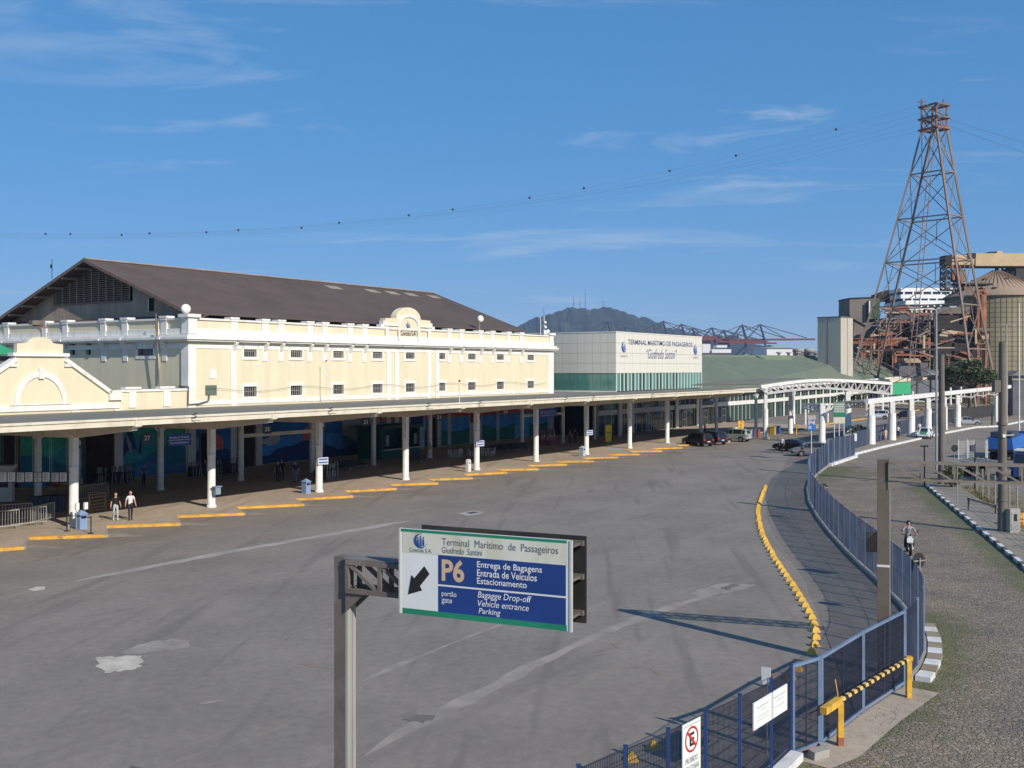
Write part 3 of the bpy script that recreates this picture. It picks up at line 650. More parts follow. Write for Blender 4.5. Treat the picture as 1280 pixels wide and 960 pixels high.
# arched pediment with the company's name
pc = sF(509.7, T0); mb = MB(OW)
pts = [(-4.1, 13.9), (-4.1, 15.2), (-2.35, 15.25)]
for i in range(13): a = math.pi*(1-i/12); pts.append((math.cos(a)*2.25, 15.25+math.sin(a)*1.35))
pts += [(2.35, 15.25), (4.1, 15.2), (4.1, 13.9)]
mb.ext([(pc+x, T0-.12, z) for x, z in pts], (0, .8, 0)); ped = mb.build('pediment', M['cream'], wh)
mb = MB(OW)
arc = lambda r, rz, c: [(pc+math.cos(math.pi*i/14)*r, T0-.12, c+math.sin(math.pi*i/14)*rz) for i in range(15)]
o1, o2 = arc(1.95, 1.2, 14.55), arc(1.62, .95, 14.5)
for i in range(14): mb.ext([o1[i], o1[i+1], o2[i+1], o2[i]], (0, -.14, 0))
mb.box(pc-1.95, pc-1.62, T0-.26, T0-.12, 12.8, 14.55); mb.box(pc+1.62, pc+1.95, T0-.26, T0-.12, 12.8, 14.55)
for sg in (-1, 1):
    mb.box(pc+sg*1.97, pc+sg*4.3, T0-.3, T0-.12, 14.35, 14.55); mb.box(pc+sg*3.6, pc+sg*4.1, T0-.2, T0-.12, 12.8, 14.33); mb.box(pc+sg*4.1, pc+sg*4.9, T0-.14, T0+.5, 14.19, 14.5)
    mb.box(pc+sg*4.1, pc+sg*4.45, T0-.13, T0+.5, 14.5, 14.9)
mb.build('pediment_moulding', M['white'], wh)
dO = Vector((S0, T0, 0))
lettering('Concais S.A', M['letter_black'], wh, Vector((pc-1.42, T0-.128, 13.35))-dO, (1, 0, 0), (0, 0, 1), 2.8, .55, bold=.01)
emblem(wh, Vector((pc, T0-.13, 14.5))-dO, (1, 0, 0), (0, 0, 1), .42, M['logo_blue'], (0, -1, 0))
# roof
RG, RZ, RE, EZ = 93.5, 20.45, 77.35, 14.55; RS0, RS1 = 63.4, 120.7; sl = (RZ-EZ)/(RG-RE)
mb = MB(OW)
mb.ext([(RS0, RE, EZ), (RS1, RE, EZ), (RS1, RG, RZ), (RS0, RG, RZ)], (0, 0, .12)); mb.build('front_roof_slope', M['grey_roof'], wh)
mb = MB(OW); mb.ext([(RS0, 2*RG-RE, EZ), (RS1, 2*RG-RE, EZ), (RS1, RG+.01, RZ), (RS0, RG+.01, RZ)], (0, 0, .12)); mb.build('rear_roof_slope', M['grey_roof'], wh)
mb = MB(OW); mb.bar((RS0, RG, RZ+.16), (RS1, RG, RZ+.16), .5, .12); mb.build('ridge_cap', M['wood'], wh)
for k in (.33, .45, .57, .70, .77, .84, .93):
    s = RS0+(RS1-RS0)*k; mb = MB(OW); y = RG-1.6; z = RZ-1.6*sl+.13
    mb.ext([(s, y-1.2, z-1.2*sl), (s+2.2, y-1.2, z-1.2*sl), (s+2.2, y, z), (s, y, z)], (0, 0, .03)); mb.build('roof_patch', M['grey_roof'] if k < .5 else M['wood'], wh)
GW = 65.2
zr = lambda t: RZ-abs(t-RG)*sl-.05
LT0, LT1, LZ0 = 88.6, 101.0, 16.35
y = 78.0; bi = 0
while y < 109:
    y1 = y+.6
    def seg(a, b, z0, f):
        mb = MB(OW); mb.ext([(GW, a, z0), (GW, b, z0), (GW, b, f(b)), (GW, a, f(a))], (.05+.02*(bi % 2), 0, 0)); mb.build('board', M['wood'], wh)
    if y1 <= LT0 or y >= LT1: seg(y, y1-.015, 13.2, zr)
    else: seg(y, y1-.015, 13.2, lambda t: LZ0-.1)
    y = y1; bi += 1
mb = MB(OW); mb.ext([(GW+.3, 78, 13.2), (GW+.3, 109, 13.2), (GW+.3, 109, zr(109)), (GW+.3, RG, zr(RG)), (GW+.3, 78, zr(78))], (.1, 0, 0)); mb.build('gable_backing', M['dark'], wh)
mb = MB(OW); z = LZ0
while z < RZ-.3:
    hw = min(LT1-LT0, 2*(RZ-z-.2)/sl)/2; a, b = max(LT0, RG-(RZ-.15-z)/sl), min(LT1, RG+(RZ-.15-z)/sl)
    if b > a: mb.bar((GW-.02, a, z), (GW-.02, b, z), .10, .045, up=(.6, 0, 1))
    z += .215
mb.build('louvre_slats', M['wood'], wh, 'stuff')
for i in range(11):
    t = LT0+(LT1-LT0)*i/10; mb = MB(OW); mb.box(GW-.1, GW-.04, t-.05, t+.05, LZ0, zr(t)-.05-.5*(i not in (0, 10))*0); mb.build('mullion', M['wood'], wh)
mb = MB(OW); mb.box(GW-.12, GW-.02, LT0-.1, LT1+.1, LZ0-.16, LZ0); mb.build('louvre_sill', M['wood_dark'], wh)
mb = MB(OW)
mb.bar((RS0-.02, RE-.3, EZ-.1), (RS0-.02, RG, RZ-.02), .12, .32); mb.bar((RS0-.02, 2*RG-RE+.3, EZ-.1), (RS0-.02, RG, RZ-.02), .12, .32); mb.build('verge_board', M['wood_dark'], wh)
for i in range(14):
    t = RE+.8+i*2.4
    if t < 2*RG-RE: mb = MB(OW); mb.box(RS0+.05, GW, t-.09, t+.09, zr(t)-.28, zr(t)-.06); mb.build('purlin', M['wood'], wh)
mb = MB(OW); mb.ext([(S0+.6, T0+.7, 13.75), (S0+.6, 115, 13.75), (GW, 115, 14.5), (GW, T0+.7, 14.5)], (0, 0, .1)); mb.build('lean_to_roof', M['grey_roof'], wh)
t = tG(189.5, GW); mb = MB(OW); mb.box(GW-.06, GW-.01, t-.35, t+.35, 15.15, 16.4); o = mb.build('vent_opening', M['dark'], wh)
mb = MB(OW); mb.box(GW-.09, GW-.02, t+.35, t+.45, 15.1, 16.45); mb.build('vent_frame', M['white'], o)
mb = MB(OW); mb.ext([(RS1-.4, RE+.3, EZ), (RS1-.4, 2*RG-RE-.3, EZ), (RS1-.4, RG, RZ)], (.1, 0, 0)); mb.build('far_gable', M['wood'], wh)
# pipes on the gable side
for u, z0, z1 in ((199.5, 7.9, 13.9), (204.5, 7.9, 14.6)):
    mb = MB(OW); t = tG(u); mb.cyl((S0-.5 if u > 200 else S0-.12, t, z0), (S0-.85 if u > 200 else S0-.12, t, z1), .06, n=6); mb.build('downpipe', M['steel_brown'] if u > 200 else M['cream'], wh)
mb = MB(OW); mb.tube([(S0-.15, T0+1.2, 7.95), (S0-.15, T0-.2, 7.9), (S0-.2, T0-.2, 6.3), (S0+1, T0-.25, 6.35), (S0+2.1, T0-.25, 6.6), (S0+2.2, T0-.25, 7.2)], .06); mb.build('drain_pipe', M['steel_brown'], wh)
# drum antennas
def drum(u, v, h, lab, t):
    s = sF(u, t); z = zF(u, v, t); r = fthing('drum_antenna', lab, 'antenna', s, t, z-h, 'round white drum antennas on the warehouse')
    mb = MB(); mb.cyl((0, 0, 0), (0, 0, h), .05, n=6); mb.build('pole', M['steel'], r)
    mb = MB(); mb.lathe([(0, .22), (.3, .2), (.42, .1), (.44, 0), (.44, -.2), (.0, -.22)], n=14); o = mb.build('drum', M['white'], r); o.rotation_euler = (R(80), 0, R(-20)); o.location = (0, -.15, h)
drum(231, 386, .7, 'round white drum antenna on the warehouse corner post', T0+.3)
drum(599.5, 398.5, 2.3, 'round white drum antenna on a pole above the far parapet', T0+.5)
s = sF(680, T0+.6); r = fthing('telecom_pole', 'thin telecom pole with white dishes at the far warehouse corner', 'antenna', s, T0+.6, 14.0)
mb = MB(); mb.cyl((0, 0, 0), (0, 0, 3.0), .09, .05, 6); mb.cyl((-.9, 0, 0), (-.9, 0, 2.6), .05, n=6); mb.build('pole', M['white'], r)
mb = MB(); mb.cyl((0, 0, 2.9), (-.1, 0, 4.1), .02, n=5); mb.build('whip', M['black'], r)
for x, z, rr in ((.1, .55, .38), (.75, .8, .26), (0, 1.35, .22), (-.05, 2.0, .2)):
    mb = MB(); mb.lathe([(0, .1), (rr*.8, .08), (rr, 0), (rr, -.15), (0, -.17)], n=12); o = mb.build('dish', M['white'], r); o.location = (x, -.25, z); o.rotation_euler = (R(80), 0, R(-25))
p = at(65, 348, 112); mb = MB(org=p); mb.cyl(p, p+Vector((0, 0, 2.1)), .035, n=5); mb.box(p.x-.18, p.x+.02, p.y-.05, p.y+.05, p.z+1.1, p.z+1.5); o = mb.build('rooftop_whip', M['black']); o.location = p
tag(o, 'thin dark whip antenna standing on the left roof slope', 'antenna')
# ================================================================== low building with arched gable, left of the warehouse
PC = 47.9; lb = fthing('arched_gable_building', 'low cream building with a curved white-trimmed arch gable beside the warehouse', 'building', PC, T0); OL = (PC, T0, 0)
mb = MB(OL); mb.box(15, S0-.15, T0, T0+.4, 0, 6.2); mb.build('front_wall', M['cream'], lb)
mb = MB(OL)
pts = [(PC-6.3, 6.2), (PC-6.3, 7.55), (PC-2.2, 10.3), (PC-1.95, 10.7), (PC-1.95, 11.5)]
pts += [(PC-1.3, 11.55)]+[(PC+math.cos(math.pi*(1-i/8))*1.05, 11.6+math.sin(math.pi*i/8)*.45) for i in range(9)]+[(PC+1.3, 11.55)]
pts += [(PC+1.95, 11.5), (PC+1.95, 10.7), (PC+2.2, 10.3), (PC+6.3, 7.55), (PC+6.3, 6.2)]
mb.ext([(x, T0-.02, z) for x, z in pts], (0, .45, 0)); mb.build('arched_gable', M['cream'], lb)
mb = MB(OL)
for sg in (-1, 1):
    mb.bar((PC+sg*6.3, T0+.1, 7.55), (PC+sg*2.1, T0+.1, 10.28), .7, .32, up=(0, 0, 1)); mb.box(PC+sg*6.1, PC+sg*7.3, T0-.25, T0+.5, 6.9, 7.72); mb.box(PC+sg*2.02, PC+sg*2.9, T0-.2, T0-.03, 9.7, 9.95)
mb.box(PC-2.4, PC+2.4, T0-.25, T0+.5, 10.52, 10.78); mb.build('gable_coping', M['white'], lb)
mb = MB(OL); A = [(PC+math.cos(math.pi*i/18)*2.25, T0-.02, 6.75+math.sin(math.pi*i/18)*2.6) for i in range(19)]; B = [(PC+math.cos(math.pi*i/18)*1.85, T0-.02, 6.75+math.sin(math.pi*i/18)*2.15) for i in range(19)]
for i in range(18): mb.ext([A[i], A[i+1], B[i+1], B[i]], (0, -.12, 0))
mb.box(PC-.22, PC+.22, T0-.22, T0-.03, 8.75, 9.6); mb.build('arch_moulding', M['white'], lb)
mb = MB(OL); mb.box(PC-7.2, PC+7.2, T0-.12, T0-.03, 6.22, 6.7); mb.box(PC-2.6, PC+2.6, T0-.2, T0-.125, 6.7, 6.78); mb.build('base_band', M['white'], lb)
for a_, b_ in ((PC+6.3, S0-.15), (15, PC-6.3)): mb = MB(OL); mb.box(a_, b_, T0, T0+.35, 6.2, 7.55); mb.build('parapet', M['cream'], lb)
for a_, b_ in ((PC+7.31, S0-.2), (15, PC-7.31)): mb = MB(OL); mb.box(a_, b_, T0-.12, T0+.45, 7.56, 7.76); mb.build('coping', M['white'], lb)
for u in (165, 208):
    s = sF(u, T0); mb = MB(OL); mb.box(s-.35, s+.35, T0-.1, T0, 6.2, 7.55); mb.box(s-.8, s+.8, T0-.2, T0+.5, 7.77, 7.98); mb.build('parapet_post', M['white'], lb)
mb = MB(OL); mb.box(15, S0-.2, T0+.46, T0+8, 6.0, 6.3); mb.build('flat_roof', M['canopy_roof'], lb)
s = PC+.2; r = fthing('rooftop_floodlight', 'dark floodlight bracket on top of the arched gable', 'light', s, T0+.2, 12.0)
mb = MB(); mb.cyl((0, 0, 0), (0, 0, .7), .05, n=6); mb.bar((-.7, 0, .95), (.5, 0, .8), .12); mb.build('bracket', M['rust'], r)
mb = MB(); mb.box(-.9, .1, -.25, .25, 1.0, 1.35); mb.build('lamp_head', M['steel_brown'], r)
r = fthing('green_roofed_shed', 'shed with bright green sheet roof at the far left edge', 'shed', 50.6, 84.5)
mb = MB(); mb.box(-14, -.3, 0, 5, 0, 10.6); mb.build('wall', M['concrete_dark'], r)
mb = MB(); mb.ext([(-14, -.9, 10.75), (0, -.9, 10.75), (0, 2.5, 11.65), (-14, 2.5, 11.65)], (0, 0, .1)); mb.build('roof', M['green_sheet'], r)
# ================================================================== painted wall, doors and murals below the canopy
def mural(obj_parent, org, s0, s1, z0, z1, m, lev, wave=None, top=None):
    z1 = min(z1, 5.75); w0, t0_ = wave, top
    if w0: wave = lambda k: min(5.75, w0(k))
    if t0_: top = lambda k: min(5.74, t0_(k))
    mb = MB(org); n = 24; t = T0-.012-.004*lev
    if wave is None: mb.poly([(s0, t, z0), (s1, t, z0), (s1, t, z1), (s0, t, z1)])
    else:
        f = lambda k: wave(k); bot = [(s0+(s1-s0)*i/n, t, z0 if top is None else top(i/n)) for i in range(n+1)]; tp = [(s0+(s1-s0)*i/n, t, f(i/n)) for i in range(n+1)]
        for i in range(n): mb.poly([bot[i], bot[i+1], tp[i+1], tp[i]])
    return mb.build('mural', m, obj_parent)
P = lambda n, c: mat('mural_'+n, tuple(min(.85, x*1.9+.01) for x in c), .8, .28, .9, dirt=tuple(x*1.2 for x in c), dscale=1.6, damt=.6)
teal, teal2, green, lilac, blue, blue2, navy, yel, redp, orange, grey, dgreen, sky_, salmon, sand, maroon = [P(n, c) for n, c in (('teal', (.02, .18, .20)), ('teal_dark', (.01, .10, .15)), ('green', (.03, .24, .16)), ('lilac', (.18, .20, .28)),
    ('blue', (.012, .10, .30)), ('blue_light', (.03, .17, .38)), ('navy', (.01, .03, .10)), ('yellow', (.50, .30, .04)), ('red', (.36, .06, .045)), ('orange', (.50, .16, .03)), ('grey', (.30, .30, .30)), ('dark_green', (.01, .10, .075)), ('sky', (.05, .24, .40)), ('salmon', (.40, .10, .08)), ('sand', (.35, .27, .20)), ('maroon', (.16, .02, .025)))]
Sn = math.sin
mural(lb, OL, 20, 62, .2, 6.1, green, 0)
mural(lb, OL, 20, 62, .2, 6, teal, 1, lambda k: 3.0+1.1*Sn(k*16+1)+.4*Sn(k*37))
mural(lb, OL, 20, 62, .2, 6, teal2, 2, lambda k: 1.9+.7*Sn(k*19+2)+.35*Sn(k*41))
mural(lb, OL, 20, 62, .2, 6, P('foam', (.03, .14, .26)), 3, lambda k: 1.2+.3*Sn(k*50))
mural(lb, OL, 46.3, 51.5, 4.6, 6.05, lilac, 4, lambda k: 6.05, lambda k: 6.0-1.4*Sn(math.pi*k))
mural(lb, OL, 55.3, 57.3, 1.9, 5, navy, 4, lambda k: 2.2+2.2*abs(Sn(k*4)), lambda k: 1.9+.8*Sn(3*k)); mural(lb, OL, 55.8, 56.3, 1.9, 5, lilac, 5, lambda k: 4.0-1.0*k, lambda k: 3.3-1.3*k)
mural(wh, OW, S0, 86, .2, 6.15, blue, 0)
mural(wh, OW, S0, 86, 4, 6.15, yel, 1, lambda k: 6.15, lambda k: 5.0+.55*Sn(k*17+.5)+.2*Sn(k*40))
mural(wh, OW, S0, 86, 5, 6.15, redp, 2, lambda k: 6.15, lambda k: 5.5+.4*Sn(k*17+.2)+.15*Sn(k*33))
mural(wh, OW, S0, 86, .2, 6, blue2, 3, lambda k: 2.6+.8*Sn(k*9+2)+.2*Sn(k*31))
mural(wh, OW, S0, 86, .2, 6, navy, 4, lambda k: 1.6+.5*Sn(k*13)+.2*Sn(k*43))
mural(wh, OW, 70.5, 73.5, .2, 6, grey, 5, lambda k: 2.6+.8*k*k, lambda k: 2.5+.1*Sn(6*k)-.5*Sn(math.pi*k))
mural(wh, OW, 76.5, 78.8, 2.2, 6, salmon, 5, lambda k: 2.4+1.3*Sn(math.pi*k)**.5)
mural(wh, OW, 64.5, 66.3, 2.0, 6, salmon, 5, lambda k: 2.6+.9*Sn(math.pi*k)**.6)
mural(wh, OW, 86, S1, .2, 6.15, redp, 0)
mural(wh, OW, 86, S1, .2, 3.6, blue2, 1); mural(wh, OW, 86, S1, .2, 6, dgreen, 2, lambda k: 2.1+.3*Sn(k*26))
mural(wh, OW, 82.5, 88.5, .2, 6.1, grey, 3, lambda k: 4.3+1.2*abs(Sn(k*7)))
mural(wh, OW, 88.8, 90.3, 3.9, 5.9, orange, 3)
for s in (95.2, 107.0):
    mural(wh, OW, s-1.4, s+1.4, .2, 4.6, grey, 3); mural(wh, OW, s-.8, s+.8, 4.6, 5.8, grey, 3); mural(wh, OW, s-1.2, s+1.2, 2.7, 4.4, navy if s < 100 else maroon, 4)
for s in (91.5, 99.5, 101.5, 112): mural(wh, OW, s-.35, s+.35, .2, 5.6, grey, 3)
mural(wh, OW, 116.0, 119.5, .3, 3.4, sky_, 4)
def door(par, org, s0, s1, z1, m=None, nm='door'):
    mb = MB(org); mb.box(s0, s1, T0-.10, T0-.04, .15, z1); d_ = mb.build(nm, m or M['dark'], par)
    mb = MB(org); mb.box(s0-.16, s0, T0-.14, T0-.04, .15, z1+.14); mb.box(s1, s1+.16, T0-.14, T0-.04, .15, z1+.14); mb.box(s0, s1, T0-.14, T0-.04, z1, z1+.14); mb.build('door_frame', M['wood_dark'], d_)
shutter = mat('brown_shutter', (.05, .03, .025), .8, .2)
door(lb, OL, 38.0, 42.4, 5.0, shutter, 'shutter'); door(lb, OL, 44.8, 46.0, 4.6, shutter, 'shutter'); door(lb, OL, 51.8, 54.4, 5.2, shutter, 'shutter')
door(wh, OW, 63.6, 65.2-.5, 3.6); door(wh, OW, 68.6, 70.0, 4.3, shutter); door(wh, OW, 90.6, 93.4, 3.2); door(wh, OW, 97.2, 98.8, 3.6)
for s in (65.9, 71.6, 76.1, 89.8, 104.8):
    mb = MB(OW); mb.box(s-.75, s+.75, T0-.10, T0-.04, 4.3, 5.5); d_ = mb.build('grille_window', M['wood_dark'], wh)
    mb = MB(OW)
    for i in range(7): mb.box(s-.7+i*.22, s-.66+i*.22, T0-.14, T0-.105, 4.32, 5.48)
    mb.build('window_bars', M['bars'], d_)
for s in (43.0, 50.9, 54.9): mb = MB(OL); mb.box(s-.4, s+.4, T0-.22, T0-.03, .15, 6.1); mb.box(s-.55, s+.55, T0-.3, T0-.03, .15, .6); mb.build('pilaster', M['white'], lb)
mb = MB(OW); mb.box(70.2, 71.0, T0-.22, T0-.03, .15, 4.2); mb.build('pilaster', M['white'], wh)
# ================================================================== terminal hall: clad upper box over green glass
B0, BT = 131.0, 69.0; B1 = sF(877.5, BT); PWD = (B1-B0)/12; tb = fthing('terminal_hall', 'pale panelled terminal box over a green glass band, with the terminal name', 'building', B0, BT); OB = (B0, BT, 0)
mb = MB(OB); mb.box(B0+.06, B1-.02, BT+.06, BT+26, 8.9, 14.5); mb.build('core', M['concrete'], tb)
rows_z = [8.85, 10.3, 11.75, 13.2, 14.65]
lp, fp = MB(), MB(); lp.box(0, .06, .02, 1.23, .015, 1.425); fp.box(.02, PWD-.02, 0, .06, .015, 1.425)
lp, fp = lp.mesh('panel', M['clad']), fp.mesh('panel', M['clad'])
for z in rows_z[:-1]:
    for i in range(9): link('panel', lp, tb, (0, .05+i*1.25, z))
    for i in range(12): link('panel', fp, tb, (i*PWD, 0, z))
mb = MB(OB); mb.box(B0-.05, B1+.05, BT-.05, BT+26, 14.66, 14.8); mb.build('parapet_trim', M['white'], tb)
mb = MB(OB); mb.box(B0+.15, B1-.1, BT+.15, BT+11.4, 6.35, 8.8); mb.build('glass_band', M['glass_dark'], tb)
pn_ = MB(); pn_.box(0, .05, .02, 1.23, 6.4, 8.8); pn_ = pn_.mesh('pane', M['glass_green'])
for i in range(9): link('pane', pn_, tb, (.06, .05+i*1.25, 0))
fin = MB(); fin.box(-.14, .14, -.02, .14, 6.3, 8.82); fin = fin.mesh('fin', M['mullion'])
FS = (B1-B0-.4)/26
for i in range(27): link('fin', fin, tb, (.2+i*FS, 0, 0))
pn_ = MB(); pn_.box(.16, .90, .09, .12, 6.4, 8.8); pn_a = pn_.mesh('pane', M['glass_green']); pn_b = pn_.mesh('pane', M['glass_dark'])
for i in range(26): link('pane', pn_a if (i % 5 in (0, 3) or i > 17) else pn_b, tb, (.2+i*FS, 0, 0))
mb = MB(OB); mb.box(B0-.05, B0+.15, BT-.02, BT+11.4, 6.1, 6.36); mb.build('sill', M['white'], tb)
X, Zu = (1, 0, 0), (0, 0, 1)
u0, u1 = sF(785, BT), sF(865.5, BT)
lettering('TERMINAL MARÍTIMO DE PASSAGEIROS', M['letter_blue'], tb, (u0-B0, -.012, 13.0), X, Zu, u1-u0, .92, bold=.012)
u0, u1 = sF(808, BT), sF(846, BT)
lettering('“Giusfredo Santini”', M['letter_blue'], tb, (u0-B0, -.012, 11.0), X, Zu, u1-u0, 1.45, shear=.25)
for u in (780, 869.5):
    s = sF(u, BT); emblem(tb, (s-B0, -.012, 12.6), X, Zu, .82 if u < 800 else .9, M['logo_blue'], (0, -1, 0)); lettering('Concais S.A.', M['letter_blue'], tb, (s-B0-1.15, -.012, 11.15), X, Zu, 2.3, .38)
# glazed ground floor under the canopy
GS0, GS1, GT = 126.2, 186, 69.25
gl = fthing('glazed_concourse', 'glazed ground-floor concourse with white posts and doors under the canopy', 'building', GS0, GT); OG = (GS0, GT, 0)
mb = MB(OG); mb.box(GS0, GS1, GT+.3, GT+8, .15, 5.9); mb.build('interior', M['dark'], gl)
gp = MB(); gp.box(.05, 1.88, 0, .05, .2, 2.95); gp = [gp.mesh('pane', M['glass_dark']), gp.mesh('pane', M['glass_green'])]
gq = MB(); gq.box(.05, 1.88, 0, .05, 3.75, 5.85); gq = [gq.mesh('pane', M['glass_green']), gq.mesh('pane', M['glass_dark'])]
po = MB(); po.box(-.05, .05, -.05, .1, .15, 5.9); po = po.mesh('mullion', M['white_steel'])
for i in range(31):
    x = i*1.93; link('pane', gp[0], gl, (x, 0, 0)); link('pane', gq[1 if i > 12 or i % 3 == 0 else 0], gl, (x, 0, 0)); link('mullion', po, gl, (x, 0, 0))
mb = MB(OG); mb.box(GS0, GS1, GT-.15, GT+.2, 3.0, 3.7); mb.build('spandrel', M['white_steel'], gl)
for x in (14.5, 22, 27.5, 36, 44):
    mb = MB(OG); a = GS0+x
    for q in (0, .85, 1.7): mb.box(a+q, a+q+.1, GT-.25, GT-.17, .15, 2.6)
    for z in (.15, 1.3, 2.5): mb.box(a, a+1.8, GT-.24, GT-.18, z, z+.12)
    mb.build('door', M['white'], gl)
for x in (5.5, 9.3, 24.8, 33): mb = MB(OG); mb.box(GS0+x, GS0+x+1.0, GT-.4, GT-.2, .15, 5.8); mb.build('white_pier', M['white'], gl)
mb = MB(OG); mb.tube([(GS0+8, GT-.3, 3.8), (GS0+11, GT-.3, 5.8), (GS0+14, GT-.3, 3.8), (GS0+17, GT-.3, 5.8)], .07); mb.build('bracing', M['white_steel'], gl)
# ================================================================== green-roofed hall beyond
gr_l, gr_r = at(872, 490.5, 169), at(1146, 469.5, 300); rg_l, rg_r = at(845, 443.5, 205), at(1086, 445, 287)
gh = thing('green_roofed_hall', 'long hall with a green profiled roof behind the terminal box', 'building', (gr_l.x, gr_l.y, 0)); o3 = (gr_l.x, gr_l.y, 0)
mb = MB(o3); mb.ext([gr_l, gr_r, rg_r, rg_l], (0, 0, -.25)); mb.build('front_roof_slope', M['green_roof'], gh)
bk = Vector((-30, 22, -6)); mb = MB(o3); mb.ext([rg_l, rg_r, rg_r+bk, rg_l+bk], (0, 0, -.25)); mb.build('rear_roof_slope', M['green_roof'], gh)
mb = MB(o3); c0, c1 = gr_r+(rg_r-gr_r)*0, rg_r; mb.ext([gr_r, gr_r+Vector((6, 30, 0)), rg_r], (0, 0, -.25)); mb.build('hip_slope', M['green_roof'], gh)
mb = MB(o3); mb.bar(gr_l+Vector((.2, -.3, -.12)), gr_r+Vector((.2, -.3, -.12)), .25, .45); mb.build('eaves_gutter', M['white_steel'], gh)
mb = MB(o3)
for a, b in ((gr_l, gr_r),):
    q = Vector((-1.5, 1.5, 0)); mb.ext([a+q-Vector((0, 0, a.z)), b+q-Vector((0, 0, b.z)), b+q, a+q], (-.3, .3, -.3))
mb.build('front_wall', M['glass_dark'], gh)
ax = (gr_r-gr_l); ng = 30
for i in range(ng):
    p = gr_l.lerp(gr_r, i/ng)+Vector((-1.35, 1.3, 0)); mb = MB(o3); mb.bar((p.x, p.y, 0), (p.x, p.y, p.z-.4), .25); mb.build('mullion', M['white_steel'], gh)
p0, p1 = gr_l+Vector((-1.3, 1.2, -2.6)), gr_r+Vector((-1.3, 1.2, -3.4)); mb = MB(o3); mb.bar(p0, p1, .25, .7); mb.build('spandrel', M['white_steel'], gh)
# pale newer sheets across the roof
k0, k1 = .30, .46; mb = MB(o3); up = Vector((0, 0, .04))
mb.poly([gr_l.lerp(gr_r, .44)+up, gr_l.lerp(gr_r, .58)+up, rg_l.lerp(rg_r, .48)+up, rg_l.lerp(rg_r, .33)+up]); mb.build('replaced_sheets', sheet_mat('paler_green_roof', (.20, .25, .13), .6, 'X', (.19, .225, .13)), gh)
for i in range(11):
    p = rg_l.lerp(rg_r, .45+i*.051); mb = MB(o3); mb.lathe([(.0, .9), (.7, .75), (.75, .55), (.35, .5), (.35, 0)], p, 10); mb.build('roof_vent', M['concrete'], gh)
# ================================================================== bus canopy
cn = fthing('bus_canopy', 'long white-columned bus platform canopy running along the warehouse', 'canopy', 47.65, 56.0); OC = (47.65, 56, 0)
TF, ZF, ZB, CS0, CS1 = 50.0, 6.78, 6.05, 15.0, 137.0
zc = lambda t: ZF-.14+(ZB-ZF)*(t-TF)/(T0-TF)
mb = MB(OC); mb.ext([(CS0, TF+.2, zc(TF)), (CS1, TF+.2, zc(TF)), (CS1, T0-.25, zc(T0)), (CS0, T0-.25, zc(T0))], (0, 0, .1)); mb.build('roof_sheet', M['canopy_roof'], cn)
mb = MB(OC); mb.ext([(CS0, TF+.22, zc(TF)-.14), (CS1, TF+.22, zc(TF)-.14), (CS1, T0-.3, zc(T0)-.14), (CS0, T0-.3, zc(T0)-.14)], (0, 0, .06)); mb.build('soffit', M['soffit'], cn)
mb = MB(OC); mb.ext([(CS1+.01, 59, zc(59)), (172, 59, zc(59)), (172, 68.9, zc(69)), (CS1+.01, 68.9, zc(69))], (0, 0, .1)); mb.build('far_roof_sheet', M['canopy_roof'], cn)
s = CS0
col_s = [28.5, 37.3, 47.65, 58, 68.35, 78.7, 89.05, 99.4, 109.75, 120.1]
cuts = [CS0]+col_s+[130.5, CS1]
for a, b in zip(cuts, cuts[1:]):
    mb = MB(OC); mb.box(a+.02, b-.02, TF-.02, TF+.18, 6.36, ZF); mb.box(a+.02, b-.02, TF-.1, TF-.02, ZF-.1, ZF+.03); mb.build('fascia', M['fascia'], cn)
cm = MB(); cm.lathe([(.34, .15), (.34, .3), (.27, .32), (.27, 3.55), (.29, 3.6), (.29, 3.75)], n=14); cm.box(-.2, .2, -.2, .2, 3.75, 5.6); cm = cm.mesh('column', M['white_steel'])
rf = MB(); z = lambda t: zc(t)-.2
rf.ext([(-.16, -5.75, z(50.2)-.05), (-.16, -5.75, z(50.2)-.36), (-.16, -.3, 5.45), (-.16, 1.5, 5.42), (-.16, 19.9, z(75.9)-.55), (-.16, 19.9, z(75.9)), (-.16, 0, z(56))], (.32, 0, 0)); rf = rf.mesh('rafter', M['fascia'])
tip = MB(); tip.ext([(-.22, -6.08, 6.62), (-.22, -6.08, 6.3), (-.22, -5.2, 5.98), (-.22, -4.9, 6.05), (-.22, -4.9, 6.5)], (.44, 0, 0)); tip = tip.mesh('rafter_end', M['fascia'])
for s in col_s:
    link('column', cm, cn, (s-47.65, 0, 0)); link('rafter', rf, cn, (s-47.65, 0, 0)); link('rafter_end', tip, cn, (s-47.65, 0, 0))
for s in (130.5,): link('rafter', rf, cn, (s-47.65, 0, 0)); link('rafter_end', tip, cn, (s-47.65, 0, 0))
row2 = [42, 52.2, 60.3, 68.7, 77.1, 86, 94.7, 103.7, 113.2, 121.5, 128.6]
cb = MB(); cb.lathe([(.30, .15), (.30, .3), (.25, .32), (.25, 4.3), (.28, 4.35)], n=14); cb.box(-.16, .16, -.16, .16, 4.35, 5.7); cb.bar((0, 0, 4.5), (-1.1, 0, 5.6), .1); cb.bar((0, 0, 4.5), (1.1, 0, 5.6), .1); cb = cb.mesh('inner_column', M['white_steel'])
for s in row2: link('inner_column', cb, cn, (s-47.65, 67.2-56, 0))
for (u, v) in ((876, 541.5), (895.5, 540.5), (945, 538), (992, 530)):
    p = g(u, v, .15); q = (p.dot(D), p.dot(N)); link('inner_column', cb, cn, (q[0]-47.65, q[1]-56, 0))
mb = MB(OC); mb.box(15, 137, 67.05, 67.35, 5.35, 5.65); mb.build('longitudinal_beam', M['soffit'], cn)
